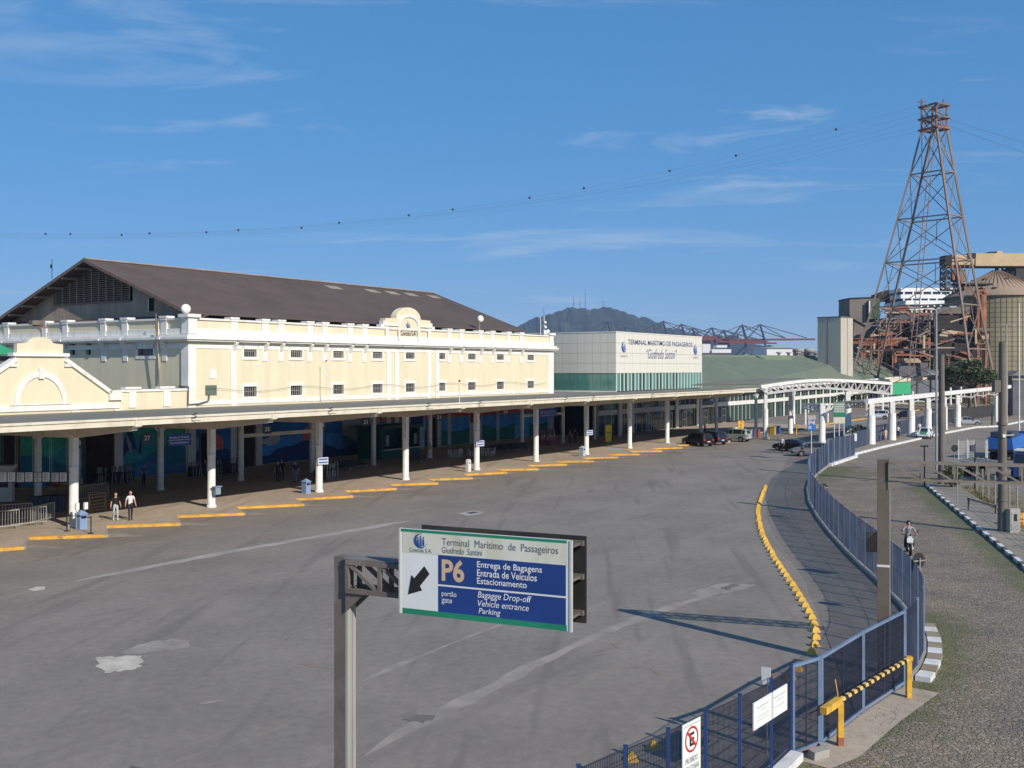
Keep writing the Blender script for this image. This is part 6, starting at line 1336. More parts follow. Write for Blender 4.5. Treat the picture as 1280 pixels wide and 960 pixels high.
def twin(o, h):
    mb = MB(); mb.box(-.3, .3, -.1, .1, h-.12, h); mb.build('head', M['black'], o)
pole('path_light', 'black path light with flat head at the start of the kerb', 'lamp post', 1155.5, 607.5, 3.3, .06, .06, M['black'], twin)
pole('path_light', 'black path light with navy box beside the wire fence', 'lamp post', 1218.5, 612, 3.6, .06, .06, M['black'], lambda o, h: MB().box(-.35, .02, -.12, .1, h-.6, h-.1).build('box', M['navy_panel'], o))
pole('sign_post', 'thin bare sign post standing in the pavement', 'post', 1196.5, 632, 3.2, .035, .035, M['steel'], None)
o = pole('round_sign', 'round green-rimmed dark sign beyond the gantry arm', 'sign', 1193, 592, 2.6, .03, .03, M['steel'], lambda o, h: MB().cyl((0, -.05, h-.3), (0, -.08, h-.3), .32, n=20).build('disc', mat('dark_green_sign', (.02, .03, .025), .6, .1), o))
for i, (u, v, h) in enumerate(((1228, 553, 2.1), (1273, 522, 2.0))):
    pole('short_post', ['short black and white post at the end of the white kerb', 'short dark post by the blue screen fence'][i], 'post', (1240, 1262)[i], (532.5, 521)[i], h, .12, .12, M['black_matt'], None)
# wire fence behind the pavement
wpts = [kerb_a+pn*(3.2+.02*i)+kd*(4+i*2.3) for i in range(17)]
fence('wire mesh fence on pale posts along the pavement edge', wpts, mat('thin_wire', (.25, .24, .22), .6, .1), M['concrete'], h=2.0, z0=.1, step=.2, bw=.008, bd=.008, hstep=.25)
for i, (u, v) in enumerate(((1198, 583), (1210, 583), (1232, 583))):
    p = g(u, v); o = thing('mesh_screen', ['pale mesh screen panel left of the sand heap', 'middle pale mesh screen panel by the sand heap', 'pale mesh screen panel right of the sand heap'][i], 'screen', p, R(15+20*i), 'pale mesh screens by the trucks'); mb = MB()
    for x in (0, 1.0): mb.bar((x, 0, 0), (x, 0, 2.6), .05)
    mb.build('frame', M['white_steel'], o); mesh_panel(o, (0, 0, 0), (0, 0, 0), (1.0, 0, 0), .1, 2.5, M['white_steel'], step=.07, bw=.008, bd=.008)
p = g(1222, 581); mb = MB(org=p); rs = random.Random(4); vs = []; n = 12
for j in range(5):
    for i in range(n): a = 6.283*i/n; rr = (1-j/4)*(1.7+.3*rs.random()); vs.append((p.x+math.cos(a)*rr*1.4, p.y+math.sin(a)*rr, .7*(1-(1-j/4)**1.6)+.08*rs.random()))
mb.add(vs, [(j*n+i, j*n+(i+1) % n, (j+1)*n+(i+1) % n, (j+1)*n+i) for j in range(4) for i in range(n)], 0, True); o = mb.build('sand_heap', mat('sand', (.45, .33, .18), .95, .2, 2)); o.location = p; tag(o, 'small heap of tan sand between the pale mesh screens', 'sand heap')
for u, v, lab in ((1241, 640, 'yellow-brown bench beam by the verge posts'),):
    p = g(1226, 642); o = thing('broken_rail', 'leaning rusty rail lying against the wire fence posts', 'rail', p, R(-60)); mb = MB(); mb.bar((-1, 0, .9), (1.2, 0, .6), .1, .14); mb.build('rail', M['wood'], o); mb = MB(); mb.bar((-.9, 0, 0), (-.9, 0, .95), .1); mb.bar((1.1, 0, 0), (1.1, 0, .7), .1); mb.build('stub_posts', M['concrete_dark'], o)
p = g(1266, 668); o = thing('service_box', 'pale grey service box standing on the verge at right', 'box', p, R(15)); mb = MB(); mb.box(-.35, .35, -.2, .2, 0, 1.5); mb.build('cabinet', M['concrete'], o); mb = MB(); mb.box(-.28, .28, -.22, -.2, .3, 1.35); mb.build('door', M['steel'], o); mb = MB(); mb.box(-.12, .1, -.235, -.22, .8, 1.2); mb.build('meter', M['black_matt'], o)
p = g(1275, 660); o = thing('orange_drum', 'orange drum beside the service box', 'drum', p); mb = MB(); mb.lathe([(0, 0), (.3, 0), (.3, .38), (.32, .4), (.3, .42), (.3, .9), (0, .92)], n=14); mb.build('drum', M['yellow_kerb'], o); mb = MB(); mb.lathe([(.33, .55), (.33, .6)], n=14); mb.build('band', M['rust'], o)
# signs by the exit
p = g(1014.5, 576); o = thing('gate_sign', 'blue P4 sign on a pole by the far bend of the fence', 'sign', p, R(12)); mb = MB(); mb.cyl((0, .05, 0), (0, .05, 4.6), .045, n=8); mb.build('post', M['white_steel'], o)
mb = MB(); mb.box(-.46, .46, -.05, 0, 3.15, 4.25); pl_ = mb.build('plate', mat('bright_blue_sign', (.03, .14, .40), .5, .1), o); mb = MB(); mb.box(-.46, .46, -.05, 0, 4.26, 4.7); mb.build('top_strip', mat('grey_tan_strip', (.35, .34, .30), .6, .1), o); lettering('P4', M['letter_beige'], pl_, (-.38, -.056, 3.72), (1, 0, 0), (0, 0, 1), .76, .46, bold=.03)
for z in (3.5, 3.35): mb = MB(); mb.box(-.38, -.05, -.054, -.05, z, z+.06); mb.build('print_line', M['letter_white'], pl_)
p = g(1049, 571); o = thing('information_board', 'green and cream board on three posts beside the exit lane', 'sign', p, R(-8))
for x in (-.5, 0, .5): mb = MB(); mb.cyl((x, .06, 0), (x, .06, 3.7), .05, n=6); mb.build('post', M['white_steel'], o)
for z0, z1, m, nm in ((4.75, 5.9, mat('pale_green_strip', (.25, .32, .24), .6, .1), 'upper_panel'), (4.3, 4.74, M['sign_green'], 'green_band'), (3.6, 4.29, M['fascia'], 'lower_panel')): mb = MB(); mb.box(-.6, .6, -.03, .03, z0, z1); mb.build(nm, m, o)
for i in range(4): mb = MB(); mb.box(-.5, .5, -.036, -.03, 4.9+i*.24, 4.96+i*.24); mb.build('print_line', M['letter_white'], o)
# ================================================================== people
def fabric(name, c): return bpy.data.materials.get(name) or mat(name, c, .85, .12, 6, bump=.2, bscale=30)
TR, BK, WT = fabric('dark_trousers', (.02, .022, .03)), fabric('black_cotton', (.015, .015, .017)), fabric('white_cotton', (.70, .69, .68))
def person(label, loc, rz, top_m, leg_m, joints=None, h=1.7, shoe=None, long_sleeve=False, hair=None, cat='person', stride=.0, arm=(.12, .12), shorts=False, fingers=True, extra=None, group='people around the terminal'):
    """one continuous skinned body; materials by nearest bone"""
    k = h/1.7; J = dict(pel=(0, 0, .94), waist=(0, 0, 1.08), chest=(0, -.01, 1.28), neck=(0, 0, 1.45), skull=(0, -.02, 1.56))
    for s, sg in (('l', 1), ('r', -1)):
        st = stride*sg; a = arm[0 if sg > 0 else 1]
        J['sh'+s] = (.175*sg, 0, 1.40); J['el'+s] = ((.20+a*.6)*sg, .03+st*.25, 1.13); J['wr'+s] = ((.21+a)*sg, -.05+st*.5, .90); J['pm'+s] = ((.215+a)*sg, -.07+st*.55, .83)
        J['hip'+s] = (.09*sg, 0, .88); J['kn'+s] = (.10*sg, -.03-st*.5, .50); J['an'+s] = (.10*sg, .03-st*.9, .09); J['toe'+s] = (.12*sg, -.15-st*.9, .035)
    if joints: J.update(joints)
    rad = dict(pel=.15, waist=.135, chest=.16, neck=.06, skull=.075); 
    for s in 'lr': rad.update({'sh'+s: .065, 'el'+s: .045, 'wr'+s: .032, 'pm'+s: .036, 'hip'+s: .092, 'kn'+s: .062, 'an'+s: .045, 'toe'+s: .036})
    ed = [('pel', 'waist'), ('waist', 'chest'), ('chest', 'neck'), ('neck', 'skull')]
    for s in 'lr': ed += [('chest', 'sh'+s), ('sh'+s, 'el'+s), ('el'+s, 'wr'+s), ('wr'+s, 'pm'+s), ('pel', 'hip'+s), ('hip'+s, 'kn'+s), ('kn'+s, 'an'+s), ('an'+s, 'toe'+s)]
    names = list(J); me = bpy.data.meshes.new('body_cage'); me.from_pydata([J[n] for n in names], [(names.index(a), names.index(b)) for a, b in ed], [])
    o = bpy.data.objects.new('body_cage', me); COL.objects.link(o); sk = o.modifiers.new('skin', 'SKIN'); sk.use_smooth_shade = True; sb = o.modifiers.new('sub', 'SUBSURF'); sb.levels = 1; sb.render_levels = 1
    for i, n in enumerate(names): v = me.skin_vertices[0].data[i]; v.radius = (rad[n], rad[n]*(.72 if n in ('pel', 'waist', 'chest') else 1)); v.use_root = n == 'pel'
    dg = bpy.context.evaluated_depsgraph_get(); dg.update(); bm_ = bpy.data.meshes.new_from_object(o.evaluated_get(dg)); bpy.data.objects.remove(o)
    mb = MB(); skin = M['skin']; mats = [skin, top_m, leg_m, shoe or BK, M['hair'], M['letter_white']]
    seg = [(Vector(J[a]), Vector(J[b]), a, b) for a, b in ed]
    def which(p):
        best = None
        for a, b, na, nb in seg:
            d = b-a; t = max(0, min(1, (p-a).dot(d)/max(1e-6, d.length_squared))); q = (a+d*t-p).length
            if best is None or q < best[0]: best = (q, na, nb, t)
        _, na, nb, t = best
        if na.startswith('an') or (na.startswith('kn') and t > .93): return 3
        if na.startswith('kn'): return 0 if shorts else 2
        if na.startswith('hip') or (na == 'pel' and nb.startswith('hip')): return 2
        if na == 'pel': return 2 if t < .35 else 1
        if na.startswith('el'): return 1 if long_sleeve and t < .9 else 0
        if na.startswith('sh'): return 1 if (long_sleeve or t < .75) else 0
        if na.startswith('wr') or na == 'neck': return 0
        if na == 'chest' and nb == 'neck': return 1 if t < .75 else 0
        return 1
    vs = [v.co.copy() for v in bm_.vertices]; b0 = len(mb.v); mb.v += vs
    for p in bm_.polygons: mb.f.append([b0+i for i in p.vertices]); mb.m.append(which(p.center)); mb.sm.append(True)
    bpy.data.meshes.remove(bm_)
    hc = Vector(J['skull'])+Vector((0, -.015, .05)); mb.ball(hc, .078, .098, .118, 14, 0)
    mb.ball(hc+Vector((0, -.1, -.015)), .014, .022, .024, 6, 0)
    for sg in (-1, 1): mb.ball(hc+Vector((.03*sg, -.088, .012)), .013, .01, .008, 6, 5); mb.ball(hc+Vector((.03*sg, -.094, .012)), .006, .006, .006, 6, 4); mb.ball(hc+Vector((.079*sg, .0, -.005)), .012, .02, .03, 6, 0)
    mb.ball(hc+Vector((0, -.092, -.055)), .024, .008, .007, 6, 3)
    if fingers:
        for s, sg in (('l', 1), ('r', -1)):
            w, p = Vector(J['wr'+s]), Vector(J['pm'+s]); d = (p-w).normalized(); side = d.cross(Vector((1, 0, 0)))
            if side.length < .1: side = d.cross(Vector((0, 0, 1)))
            side.normalize()
            for i, L in enumerate((.072, .08, .075, .06)): r0 = p+d*.02+side*((i-1.5)*.019); r1 = r0+d*L*.55; mb.cyl(r0, r1, .0095, .009, 5, 0); mb.cyl(r1, r1+(d+Vector((-.45*sg, 0, 0))).normalized()*L*.5, .009, .006, 5, 0)
            mb.cyl(p-d*.02+side*.03, p+d*.03+side*.055, .011, .008, 5, 0)
    for i in range(len(mb.v)): mb.v[i] = mb.v[i]*k
    r = thing('person', label, cat, loc, rz, group); body = MB(); body.v, body.f, body.m, body.sm = mb.v, mb.f, mb.m, mb.sm; body.build('body', mats, r)
    if hair != 'none':
        hb = MB(); c = (hc+Vector((0, .018, .022)))*k; n = 12; vs = []
        for j in range(6):
            ph = R(8+j*20)
            for i in range(n): t = 6.283*i/n; y = math.sin(t); lim = 1.0 if y > -.35 or j < 3 else .72; vs.append(c+Vector((math.sin(ph)*math.cos(t)*.088*k, math.sin(ph)*y*.105*k*lim, math.cos(ph)*.118*k)))
        hb.add(vs, [(j*n+i, (j+1)*n+i, (j+1)*n+(i+1) % n, j*n+(i+1) % n) for j in range(5) for i in range(n)]+[tuple(range(n))], 0, True); hb.build('hair', hair or M['hair'], r)
    if extra: extra(r, J, k)
    return r
pw = lambda u, v, z=0.0: g(u, v, z)
grey_jeans = fabric('pale_grey_trousers', (.42, .45, .48)); blonde = mat('fair_hair', (.30, .20, .10), .7, .2); rose = mat('reddish_hair', (.16, .07, .04), .7, .2)
face_cam = lambda p: math.atan2(p.y, p.x)-math.pi/2      # the figure's front (-y) turned towards the camera
p = pw(144.5, 650.5, PZ); person('walking person in black top and pale grey trousers on the platform edge', p, face_cam(p)+.2, BK, grey_jeans, stride=.14, arm=(.10, .10), h=1.68, hair=blonde, shoe=WT)
p = pw(163, 650, PZ); person('walking person in white shirt and dark trousers on the platform edge', p, face_cam(p)+.25, WT, TR, stride=-.15, arm=(.07, .07), h=1.78, hair=rose)
def hivis(c): return lambda r, J, k: None
bluesh, jeans = fabric('navy_polo', (.03, .03, .12)), fabric('blue_jeans', (.16, .26, .38)); lime = fabric('lime_vest', (.40, .55, .05)); green_ = fabric('teal_shirt', (.03, .12, .14)); beige = fabric('beige_shirt', (.45, .33, .2)); pink = fabric('pale_dress', (.55, .48, .42))
for lab, u, v, tm, lm_, kw in (
    ('person in navy polo and blue jeans behind the column with the arrow sign', 369.5, 603, bluesh, jeans, {}),
    ('person in dark clothes standing nearest the dark door under the canopy', 347, 602.5, TR, TR, {}),
    ('person in dark jacket holding papers beside the dark door', 352.5, 600, BK, TR, dict(long_sleeve=True)),
    ('person in dark clothes in front of the shuttered doorway', 179.5, 607, green_, BK, {}),
    ('person in lime vest behind the black car by the column', 881, 541, lime, BK, {}),
    ('person in white shirt standing beside the open black car', 977.5, 565.5, WT, TR, dict(h=1.75)),
    ('person in beige shirt at the green kiosk counter', 537, 574.5, beige, WT, {}),
    ('person in navy shirt among the three by the taxi column', 1099, 551.5, bluesh, jeans, {}),
    ('person in black shirt among the three by the taxi column', 1103.5, 550.5, BK, TR, dict(h=1.8)),
    ('person in pale dress among the three by the taxi column', 1107, 552.2, pink, pink, dict(shorts=True)),
    ('person in white shirt and dark trousers right of the taxi column', 1122.5, 547.6, WT, TR, {}),
    ('person in white shirt waiting behind the green taxi', 1137, 545, WT, BK, {}),
    ('person in white cap and shirt behind the taxi bonnet', 1149.5, 543, WT, TR, {}),
    ('person in dark shirt entering the concourse doors', 719, 553.5, BK, TR, {}),
    ('person in red shirt near the vending machines', 712.5, 555, fabric('red_shirt', (.35, .05, .04)), TR, {})):
    z = PZ if v > 0 else 0; p = pw(u, v, z); person(lab, p, face_cam(p)+random.uniform(-1.2, 1.2), tm, lm_, fingers=True, arm=(random.uniform(.04, .12),)*2, **kw)
# ================================================================== cars
def paint(name, c, rough=.25): return bpy.data.materials.get(name) or mat(name, c, rough, .03, 1, spec=.5)
PROF = dict(
 suv=[(-2.20, .42, .90, .93, .78, .70), (-2.12, .30, 1.02, 1.06, .87, .76), (-1.92, .27, 1.04, 1.52, .90, .62), (-1.5, .27, 1.04, 1.64, .91, .65), (-.2, .27, 1.01, 1.67, .91, .67), (.45, .27, .99, 1.60, .91, .66), (1.12, .27, .99, 1.03, .90, .74), (1.75, .27, .92, .97, .88, .70), (2.12, .32, .78, .83, .82, .62), (2.2, .44, .64, .68, .74, .58)],
 sedan=[(-2.25, .40, .80, .83, .74, .62), (-2.15, .28, .95, .99, .84, .70), (-1.55, .25, .97, 1.04, .88, .72), (-.95, .25, .95, 1.36, .89, .60), (-.2, .25, .93, 1.45, .89, .62), (.35, .25, .92, 1.40, .89, .61), (1.1, .25, .90, .95, .88, .72), (1.75, .25, .82, .87, .86, .68), (2.15, .3, .68, .72, .80, .60), (2.24, .42, .58, .62, .72, .55)],
 hatch=[(-1.95, .40, .85, .88, .74, .66), (-1.88, .28, .98, 1.02, .83, .72), (-1.62, .26, 1.0, 1.40, .86, .60), (-1.1, .26, .99, 1.50, .87, .62), (0, .26, .96, 1.52, .87, .63), (.5, .26, .94, 1.44, .87, .62), (1.15, .26, .93, .97, .86, .70), (1.65, .27, .84, .88, .84, .66), (1.92, .32, .70, .74, .78, .58), (1.98, .42, .60, .64, .70, .54)])
def car(name, label, kind, loc, rz, body_m, hood_m=None, group='cars by the terminal'):
    r = thing(name, label, 'car', loc, rz, group); S = PROF[kind]; ring = []
    for x, zb, zl, zt_, w, wt in S: ring.append([(x, -w*.92, zb), (x, -w, zb+.18), (x, -w*.985, zl), (x, -wt, zt_-.04), (x, -wt*.7, zt_), (x, wt*.7, zt_), (x, wt, zt_-.04), (x, w*.985, zl), (x, w, zb+.18), (x, w*.92, zb)])
    body, gl_ = MB(), {k: MB() for k in ('windscreen', 'rear_window', 'side_window_l', 'side_window_r')}
    cab = [i for i, s in enumerate(S) if s[3]-s[2] > .25]; c0, c1 = cab[0], cab[-1]
    for i in range(len(S)-1):
        A, B = ring[i], ring[i+1]
        for j in range(9):
            q = [A[j], B[j], B[j+1], A[j+1]]; tgt = None
            if i == c1 and j == 4: tgt = 'windscreen'
            elif i == c0-1 and j == 4: tgt = 'rear_window'
            elif c0-1 < i < c1+0 and j in (2, 6): tgt = 'side_window_'+('r' if j == 2 else 'l')
            elif i == c1 and j in (2, 6): tgt = 'side_window_'+('r' if j == 2 else 'l')
            body.add(q, [(0, 1, 2, 3)], 1 if (hood_m and i >= c1 and j == 4) else 0, True)
            if tgt:
                c = sum((Vector(v) for v in q), Vector())/4; e = [c+(Vector(v)-c)*(.90 if 'side' not in tgt else .92) for v in q]; nrm = (e[1]-e[0]).cross(e[3]-e[0])
                if nrm.dot(c-Vector((c.x*.6, 0, .7))) < 0: nrm = -nrm
                if nrm.length > 1e-9: nrm.normalize()
                e = [v+nrm*.012 for v in e]; gl_[tgt].add(e, [(0, 1, 2, 3)])
        body.add([A[0], A[9], B[9], B[0]], [(0, 1, 2, 3)], 0)
    body.add(ring[0], [tuple(range(10))], 0); body.add(ring[-1], [tuple(range(10))], 0)
    body.build('body', [body_m, hood_m or body_m], r)
    for k, mbb in gl_.items():
        if mbb.f: mbb.build(k.replace('_l', '').replace('_r', '') if k.startswith('side') else k, M['carglass'], r)
    L0, L1 = S[0][0], S[-1][0]; wr = .34 if kind == 'suv' else .31
    for x in (L0+.82, L1-.86):
        for sg in (-1, 1):
            y = S[4][4]*sg; mb = MB(); mb.cyl((x, y-.17*sg, wr), (x, y+.025*sg, wr), wr, n=16); t_ = mb.build('tyre', M['tyre'], r); mb = MB(); mb.cyl((x, y+.02*sg, wr), (x, y+.035*sg, wr), wr*.62, n=12); mb.build('rim', M['rim'], t_)
            mb = MB(); 
            for q in range(8): a0_, a1_ = math.pi*q/8, math.pi*(q+1)/8; ro_, ri_ = wr*1.22, wr*1.02; mb.poly([(x+math.cos(a0_)*ro_, y+.012*sg, wr+math.sin(a0_)*ro_*.98), (x+math.cos(a1_)*ro_, y+.012*sg, wr+math.sin(a1_)*ro_*.98), (x+math.cos(a1_)*ri_, y+.012*sg, wr+math.sin(a1_)*ri_), (x+math.cos(a0_)*ri_, y+.012*sg, wr+math.sin(a0_)*ri_)])
            mb.build('wheel_arch', M['black'], r)
    for sg in (-1, 1):
        w = S[1][4]; mb = MB(); mb.box(L0-.015, L0+.12, sg*w*.58, sg*w*.93, S[0][2]-.18, S[0][2]+.02); mb.build('tail_light', M['redlamp'], r)
        mb = MB(); mb.box(L1-.14, L1+.012, sg*w*.5, sg*w*.9, S[-1][2]-.02, S[-1][2]+.12); mb.build('headlight', M['clearlamp'], r)
        x = S[c1+1][0]-.25; y = S[c1][4]*sg; mb = MB(); mb.box(x-.09, x+.09, y, y+.17*sg, S[c1][2]-.02, S[c1][2]+.13); mb.build('mirror', body_m, r)
    mb = MB(); mb.box(L0-.02, L0+.1, -.22, .22, .56, .68); mb.build('number_plate', M['plate'], r); mb = MB(); mb.box(L0-.025, L0+.2, -S[1][4]*.95, S[1][4]*.95, .3, .42); mb.box(L1-.2, L1+.02, -S[-2][4]*.95, S[-2][4]*.95, .3, .40); mb.build('bumper', M['black'], r)
    return r
blk, wht, sil, dbl = paint('black_car_paint', (.012, .012, .014)), paint('white_car_paint', (.74, .74, .73)), paint('silver_car_paint', (.36, .38, .40), .3), paint('dark_blue_car_paint', (.02, .025, .05)); grn = paint('taxi_green', (.05, .22, .12), .4); gsil = paint('greenish_silver', (.30, .34, .30), .3); dgrey = paint('grey_car_paint', (.16, .16, .17), .3)
hd = lambda deg: R(deg)
p = g(872, 557); car('parked_suv', 'black SUV seen from behind, parked first by the platform column', 'suv', p, R(118), blk)
p = g(889, 555); car('parked_suv', 'dark blue SUV parked just ahead of the black SUV', 'suv', p, R(120), dbl)
p = g(918, 551.5); sv = car('parked_taxi', 'silver-green taxi SUV parked nearest the portal column', 'suv', p, R(140), gsil)
mb = MB(); mb.box(-.3, .1, -.3, .3, 1.68, 1.8); mb.build('roof_sign', M['white'], sv)
p = g(990, 564); car('parked_sedan', 'black sedan stopped with a person beside its door under the portal', 'sedan', p, R(128), blk)
p = g(1013, 570); car('moving_car', 'grey hatchback half hidden behind the fence bend', 'hatch', p, R(175), dgrey)
p = g(1097, 523.5); car('parked_suv', 'white SUV parked beyond the taxi canopy', 'suv', p, R(155), wht)
p = g(1131, 523); car('parked_car', 'dark hatchback parked beyond the second taxi column', 'hatch', p, R(150), dbl)
p = g(1156, 547.8); tx_ = car('taxi', 'white and green taxi with green bonnet at the taxi kerb', 'sedan', p, R(-118), wht, grn)
p = g(1209, 531.5); car('parked_sedan', 'silver sedan seen from the side beyond the last taxi column', 'sedan', p, R(-8), sil)
# ================================================================== motorcycle and rider
mp_ = g(1136, 692); rzm = math.atan2(mp_.y, mp_.x)-math.pi/2+.12
mo = thing('motorcycle', 'small motorcycle with white front number plate ridden up the cobbles', 'motorcycle', mp_, rzm)
for y, nm in ((-.64, 'front_wheel'), (.62, 'rear_wheel')):
    mb = MB(); n = 20
    for i in range(n):
        a, b = 6.283*i/n, 6.283*(i+1)/n; mb.cyl((0, y+math.cos(a)*.27, .30+math.sin(a)*.27), (0, y+math.cos(b)*.27, .30+math.sin(b)*.27), .05, n=6)
    w = mb.build('tyre', M['tyre'], mo); mb = MB(); mb.cyl((-.05, y, .3), (.05, y, .3), .05, n=10)
    for i in range(8): a = 6.283*i/8; mb.bar((0, y, .3), (0, y+math.cos(a)*.24, .3+math.sin(a)*.24), .014)
    mb.build('rim', M['rim'], w)
mb = MB(); 
for sg in (-.09, .09): mb.cyl((sg, -.64, .3), (sg, -.40, 1.0), .022, n=6)
mb.build('fork', M['steel'], mo)
mb = MB(); mb.ext([(-.06, -.92, .62), (.06, -.92, .62), (.06, -.42, .60), (-.06, -.42, .60)], (0, 0, .03)); mb.build('front_mudguard', blk, mo)
mb = MB(); mb.ball((0, -.12, .82), .14, .27, .13, 12); mb.build('fuel_tank', dbl, mo); mb = MB(); mb.ext([(-.12, .1, .78), (.12, .1, .78), (.1, .75, .82), (-.1, .75, .82)], (0, 0, .07)); mb.build('seat', M['black_matt'], mo)
mb = MB(); mb.box(-.13, .13, -.22, .2, .32, .62); mb.tube([(0, -.4, .95), (0, -.2, .4), (0, .2, .35), (0, .62, .3)], .03); mb.tube([(.13, .1, .3), (.14, .8, .34)], .04); mb.build('engine', M['black_matt'], mo)
mb = MB(); mb.tube([(-.38, -.28, 1.02), (-.15, -.38, 1.0), (.15, -.38, 1.0), (.38, -.28, 1.02)], .018); mb.build('handlebar', M['black'], mo)
mb = MB(); mb.cyl((0, -.5, .88), (0, -.42, .88), .10, n=14); mb.build('headlight', M['clearlamp'], mo); mb = MB(); mb.box(-.15, .15, -.56, -.54, .66, .9); mb.build('front_plate', M['white'], mo)
for sg in (-1, 1): mb = MB(); mb.cyl((.3*sg, -.32, 1.02), (.36*sg, -.36, 1.2), .01, n=5); mb.ball((.37*sg, -.37, 1.23), .06, .015, .04, 8); mb.build('mirror', M['black'], mo)
RJ = dict(pel=(0, .2, .92), waist=(0, .16, 1.06), chest=(0, .08, 1.26), neck=(0, .04, 1.42), skull=(0, .02, 1.53))
for s, sg in (('l', 1), ('r', -1)): RJ.update({'sh'+s: (.18*sg, .05, 1.37), 'el'+s: (.33*sg, -.05, 1.14), 'wr'+s: (.36*sg, -.24, 1.06), 'pm'+s: (.35*sg, -.29, 1.045), 'hip'+s: (.10*sg, .16, .88), 'kn'+s: (.21*sg, -.2, .68), 'an'+s: (.19*sg, .05, .32), 'toe'+s: (.2*sg, -.12, .28)})
def helmet(r, J, k):
    c = Vector(J['skull'])+Vector((0, .0, .055)); hb = MB(); n = 14; vs = []
    for j in range(7):
        ph = R(6+j*19)
        for i in range(n): t = 6.283*i/n; f = 1.0; y = math.sin(t); f = .62 if (y < -.5 and j >= 4) else 1; vs.append(c+Vector((math.sin(ph)*math.cos(t)*.125, math.sin(ph)*y*.14*f, math.cos(ph)*.145)))
    hb.add(vs, [(j*n+i, (j+1)*n+i, (j+1)*n+(i+1) % n, j*n+(i+1) % n) for j in range(6) for i in range(n)]+[tuple(range(n))], 0, True); h_ = hb.build('helmet', paint('black_helmet', (.02, .02, .022), .2), r)
person('rider in grey T-shirt and black helmet on the motorcycle', mp_+Vector((0, 0, 0)), rzm, fabric('grey_tshirt', (.34, .32, .33)), fabric('dark_jeans', (.05, .07, .11)), joints=RJ, hair='none', extra=helmet, shoe=WT)
# ================================================================== trucks at the right
tp0 = g(1262, 572); tk = thing('blue_truck', 'blue flatbed truck with tarpaulin top parked beyond the verge', 'truck', tp0, R(52))
tb_, tarp = paint('truck_blue', (.03, .07, .22), .4), mat('bright_blue_tarp', (.03, .13, .42), .6, .15, 1)
mb = MB(); mb.box(-4, 3.4, -1.2, 1.2, .85, 1.1); mb.build('flatbed', M['black_matt'], tk); mb = MB(); mb.ext([(-4, -1.25, 1.12), (3.2, -1.25, 1.12), (3.2, -1.1, 2.5), (-4, -1.1, 2.3)], (0, 2.4, 0)); mb.build('tarp', tarp, tk); mb = MB(); mb.box(-3.9, -.5, -1.0, 1.0, 2.4, 2.9); mb.build('load', M['navy_panel'], tk)
mb = MB(); mb.ext([(3.5, -1.15, .55), (5.3, -1.15, .55), (5.35, -1.15, 1.5), (5.0, -1.15, 2.6), (3.5, -1.15, 2.7)], (0, 2.3, 0)); mb.build('cab', tb_, tk); mb = MB(); mb.ext([(5.37, -1.0, 1.55), (5.05, -1.0, 2.5), (5.05, 1.0, 2.5), (5.37, 1.0, 1.55)], (.02, 0, 0)); mb.box(3.9, 4.9, -1.17, -1.15, 1.6, 2.4); mb.build('cab_window', M['carglass'], tk)
for x in (-3, -1.8, 4.3):
    for y in (-1.0, 1.0): mb = MB(); mb.cyl((x, y-.15, .48), (x, y+.15, .48), .48, n=14); mb.build('wheel', M['tyre'], tk)
tp1 = g(1287, 603); t2_ = thing('blue_truck_cab', 'blue truck cab with pale roof cut by the right edge', 'truck', tp1, R(-125)); mb = MB(); mb.ext([(-1, -1.1, .5), (1.0, -1.1, .5), (1.05, -1.1, 1.5), (.7, -1.1, 2.5), (-1, -1.1, 2.6)], (0, 2.2, 0)); mb.build('cab', tb_, t2_); mb = MB(); mb.ext([(1.07, -.95, 1.5), (.74, -.95, 2.42), (.74, .95, 2.42), (1.07, .95, 1.5)], (.02, 0, 0)); mb.box(-.5, .5, -1.12, -1.1, 1.5, 2.3); mb.build('cab_window', M['carglass'], t2_)
mb = MB(); mb.box(-1.1, .6, -1.1, 1.1, 2.62, 2.75); mb.build('roof', M['white_steel'], t2_); mb = MB(); mb.box(-5.5, -1.1, -1.1, 1.1, .9, 2.2); mb.build('cargo_body', tb_, t2_)
for x in (.2, -4):
    for y in (-.95, .95): mb = MB(); mb.cyl((x, y-.15, .45), (x, y+.15, .45), .45, n=14); mb.build('wheel', M['tyre'], t2_)
tp2 = g(1252, 622); t3_ = thing('grey_trailer', 'dark grey loading ramp with pale edges left of the trucks', 'trailer', g(1240, 596), R(35)); mb = MB(); mb.ext([(-1.4, -2.5, .9), (1.4, -2.5, .9), (1.4, 2.5, 1.3), (-1.4, 2.5, 1.3)], (0, 0, .1)); mb.build('deck', mat('grey_deck', (.13, .12, .115), .8, .15, 1), t3_)
for x in (-1.45, 1.45): mb = MB(); mb.bar((x, -2.5, 1.0), (x, 2.5, 1.4), .09, .12); mb.build('side_rail', M['white_steel'], t3_)
for x in (-1.2, 1.2):
    for y in (-1.5, 1.5): mb = MB(); mb.cyl((x-.12, y, .4), (x+.12, y, .4), .4, n=12); mb.build('wheel', M['tyre'], t3_)
# ================================================================== things on the platform
def fat(u, v, t): return F(sF(u, t), t, zF(u, v, t))
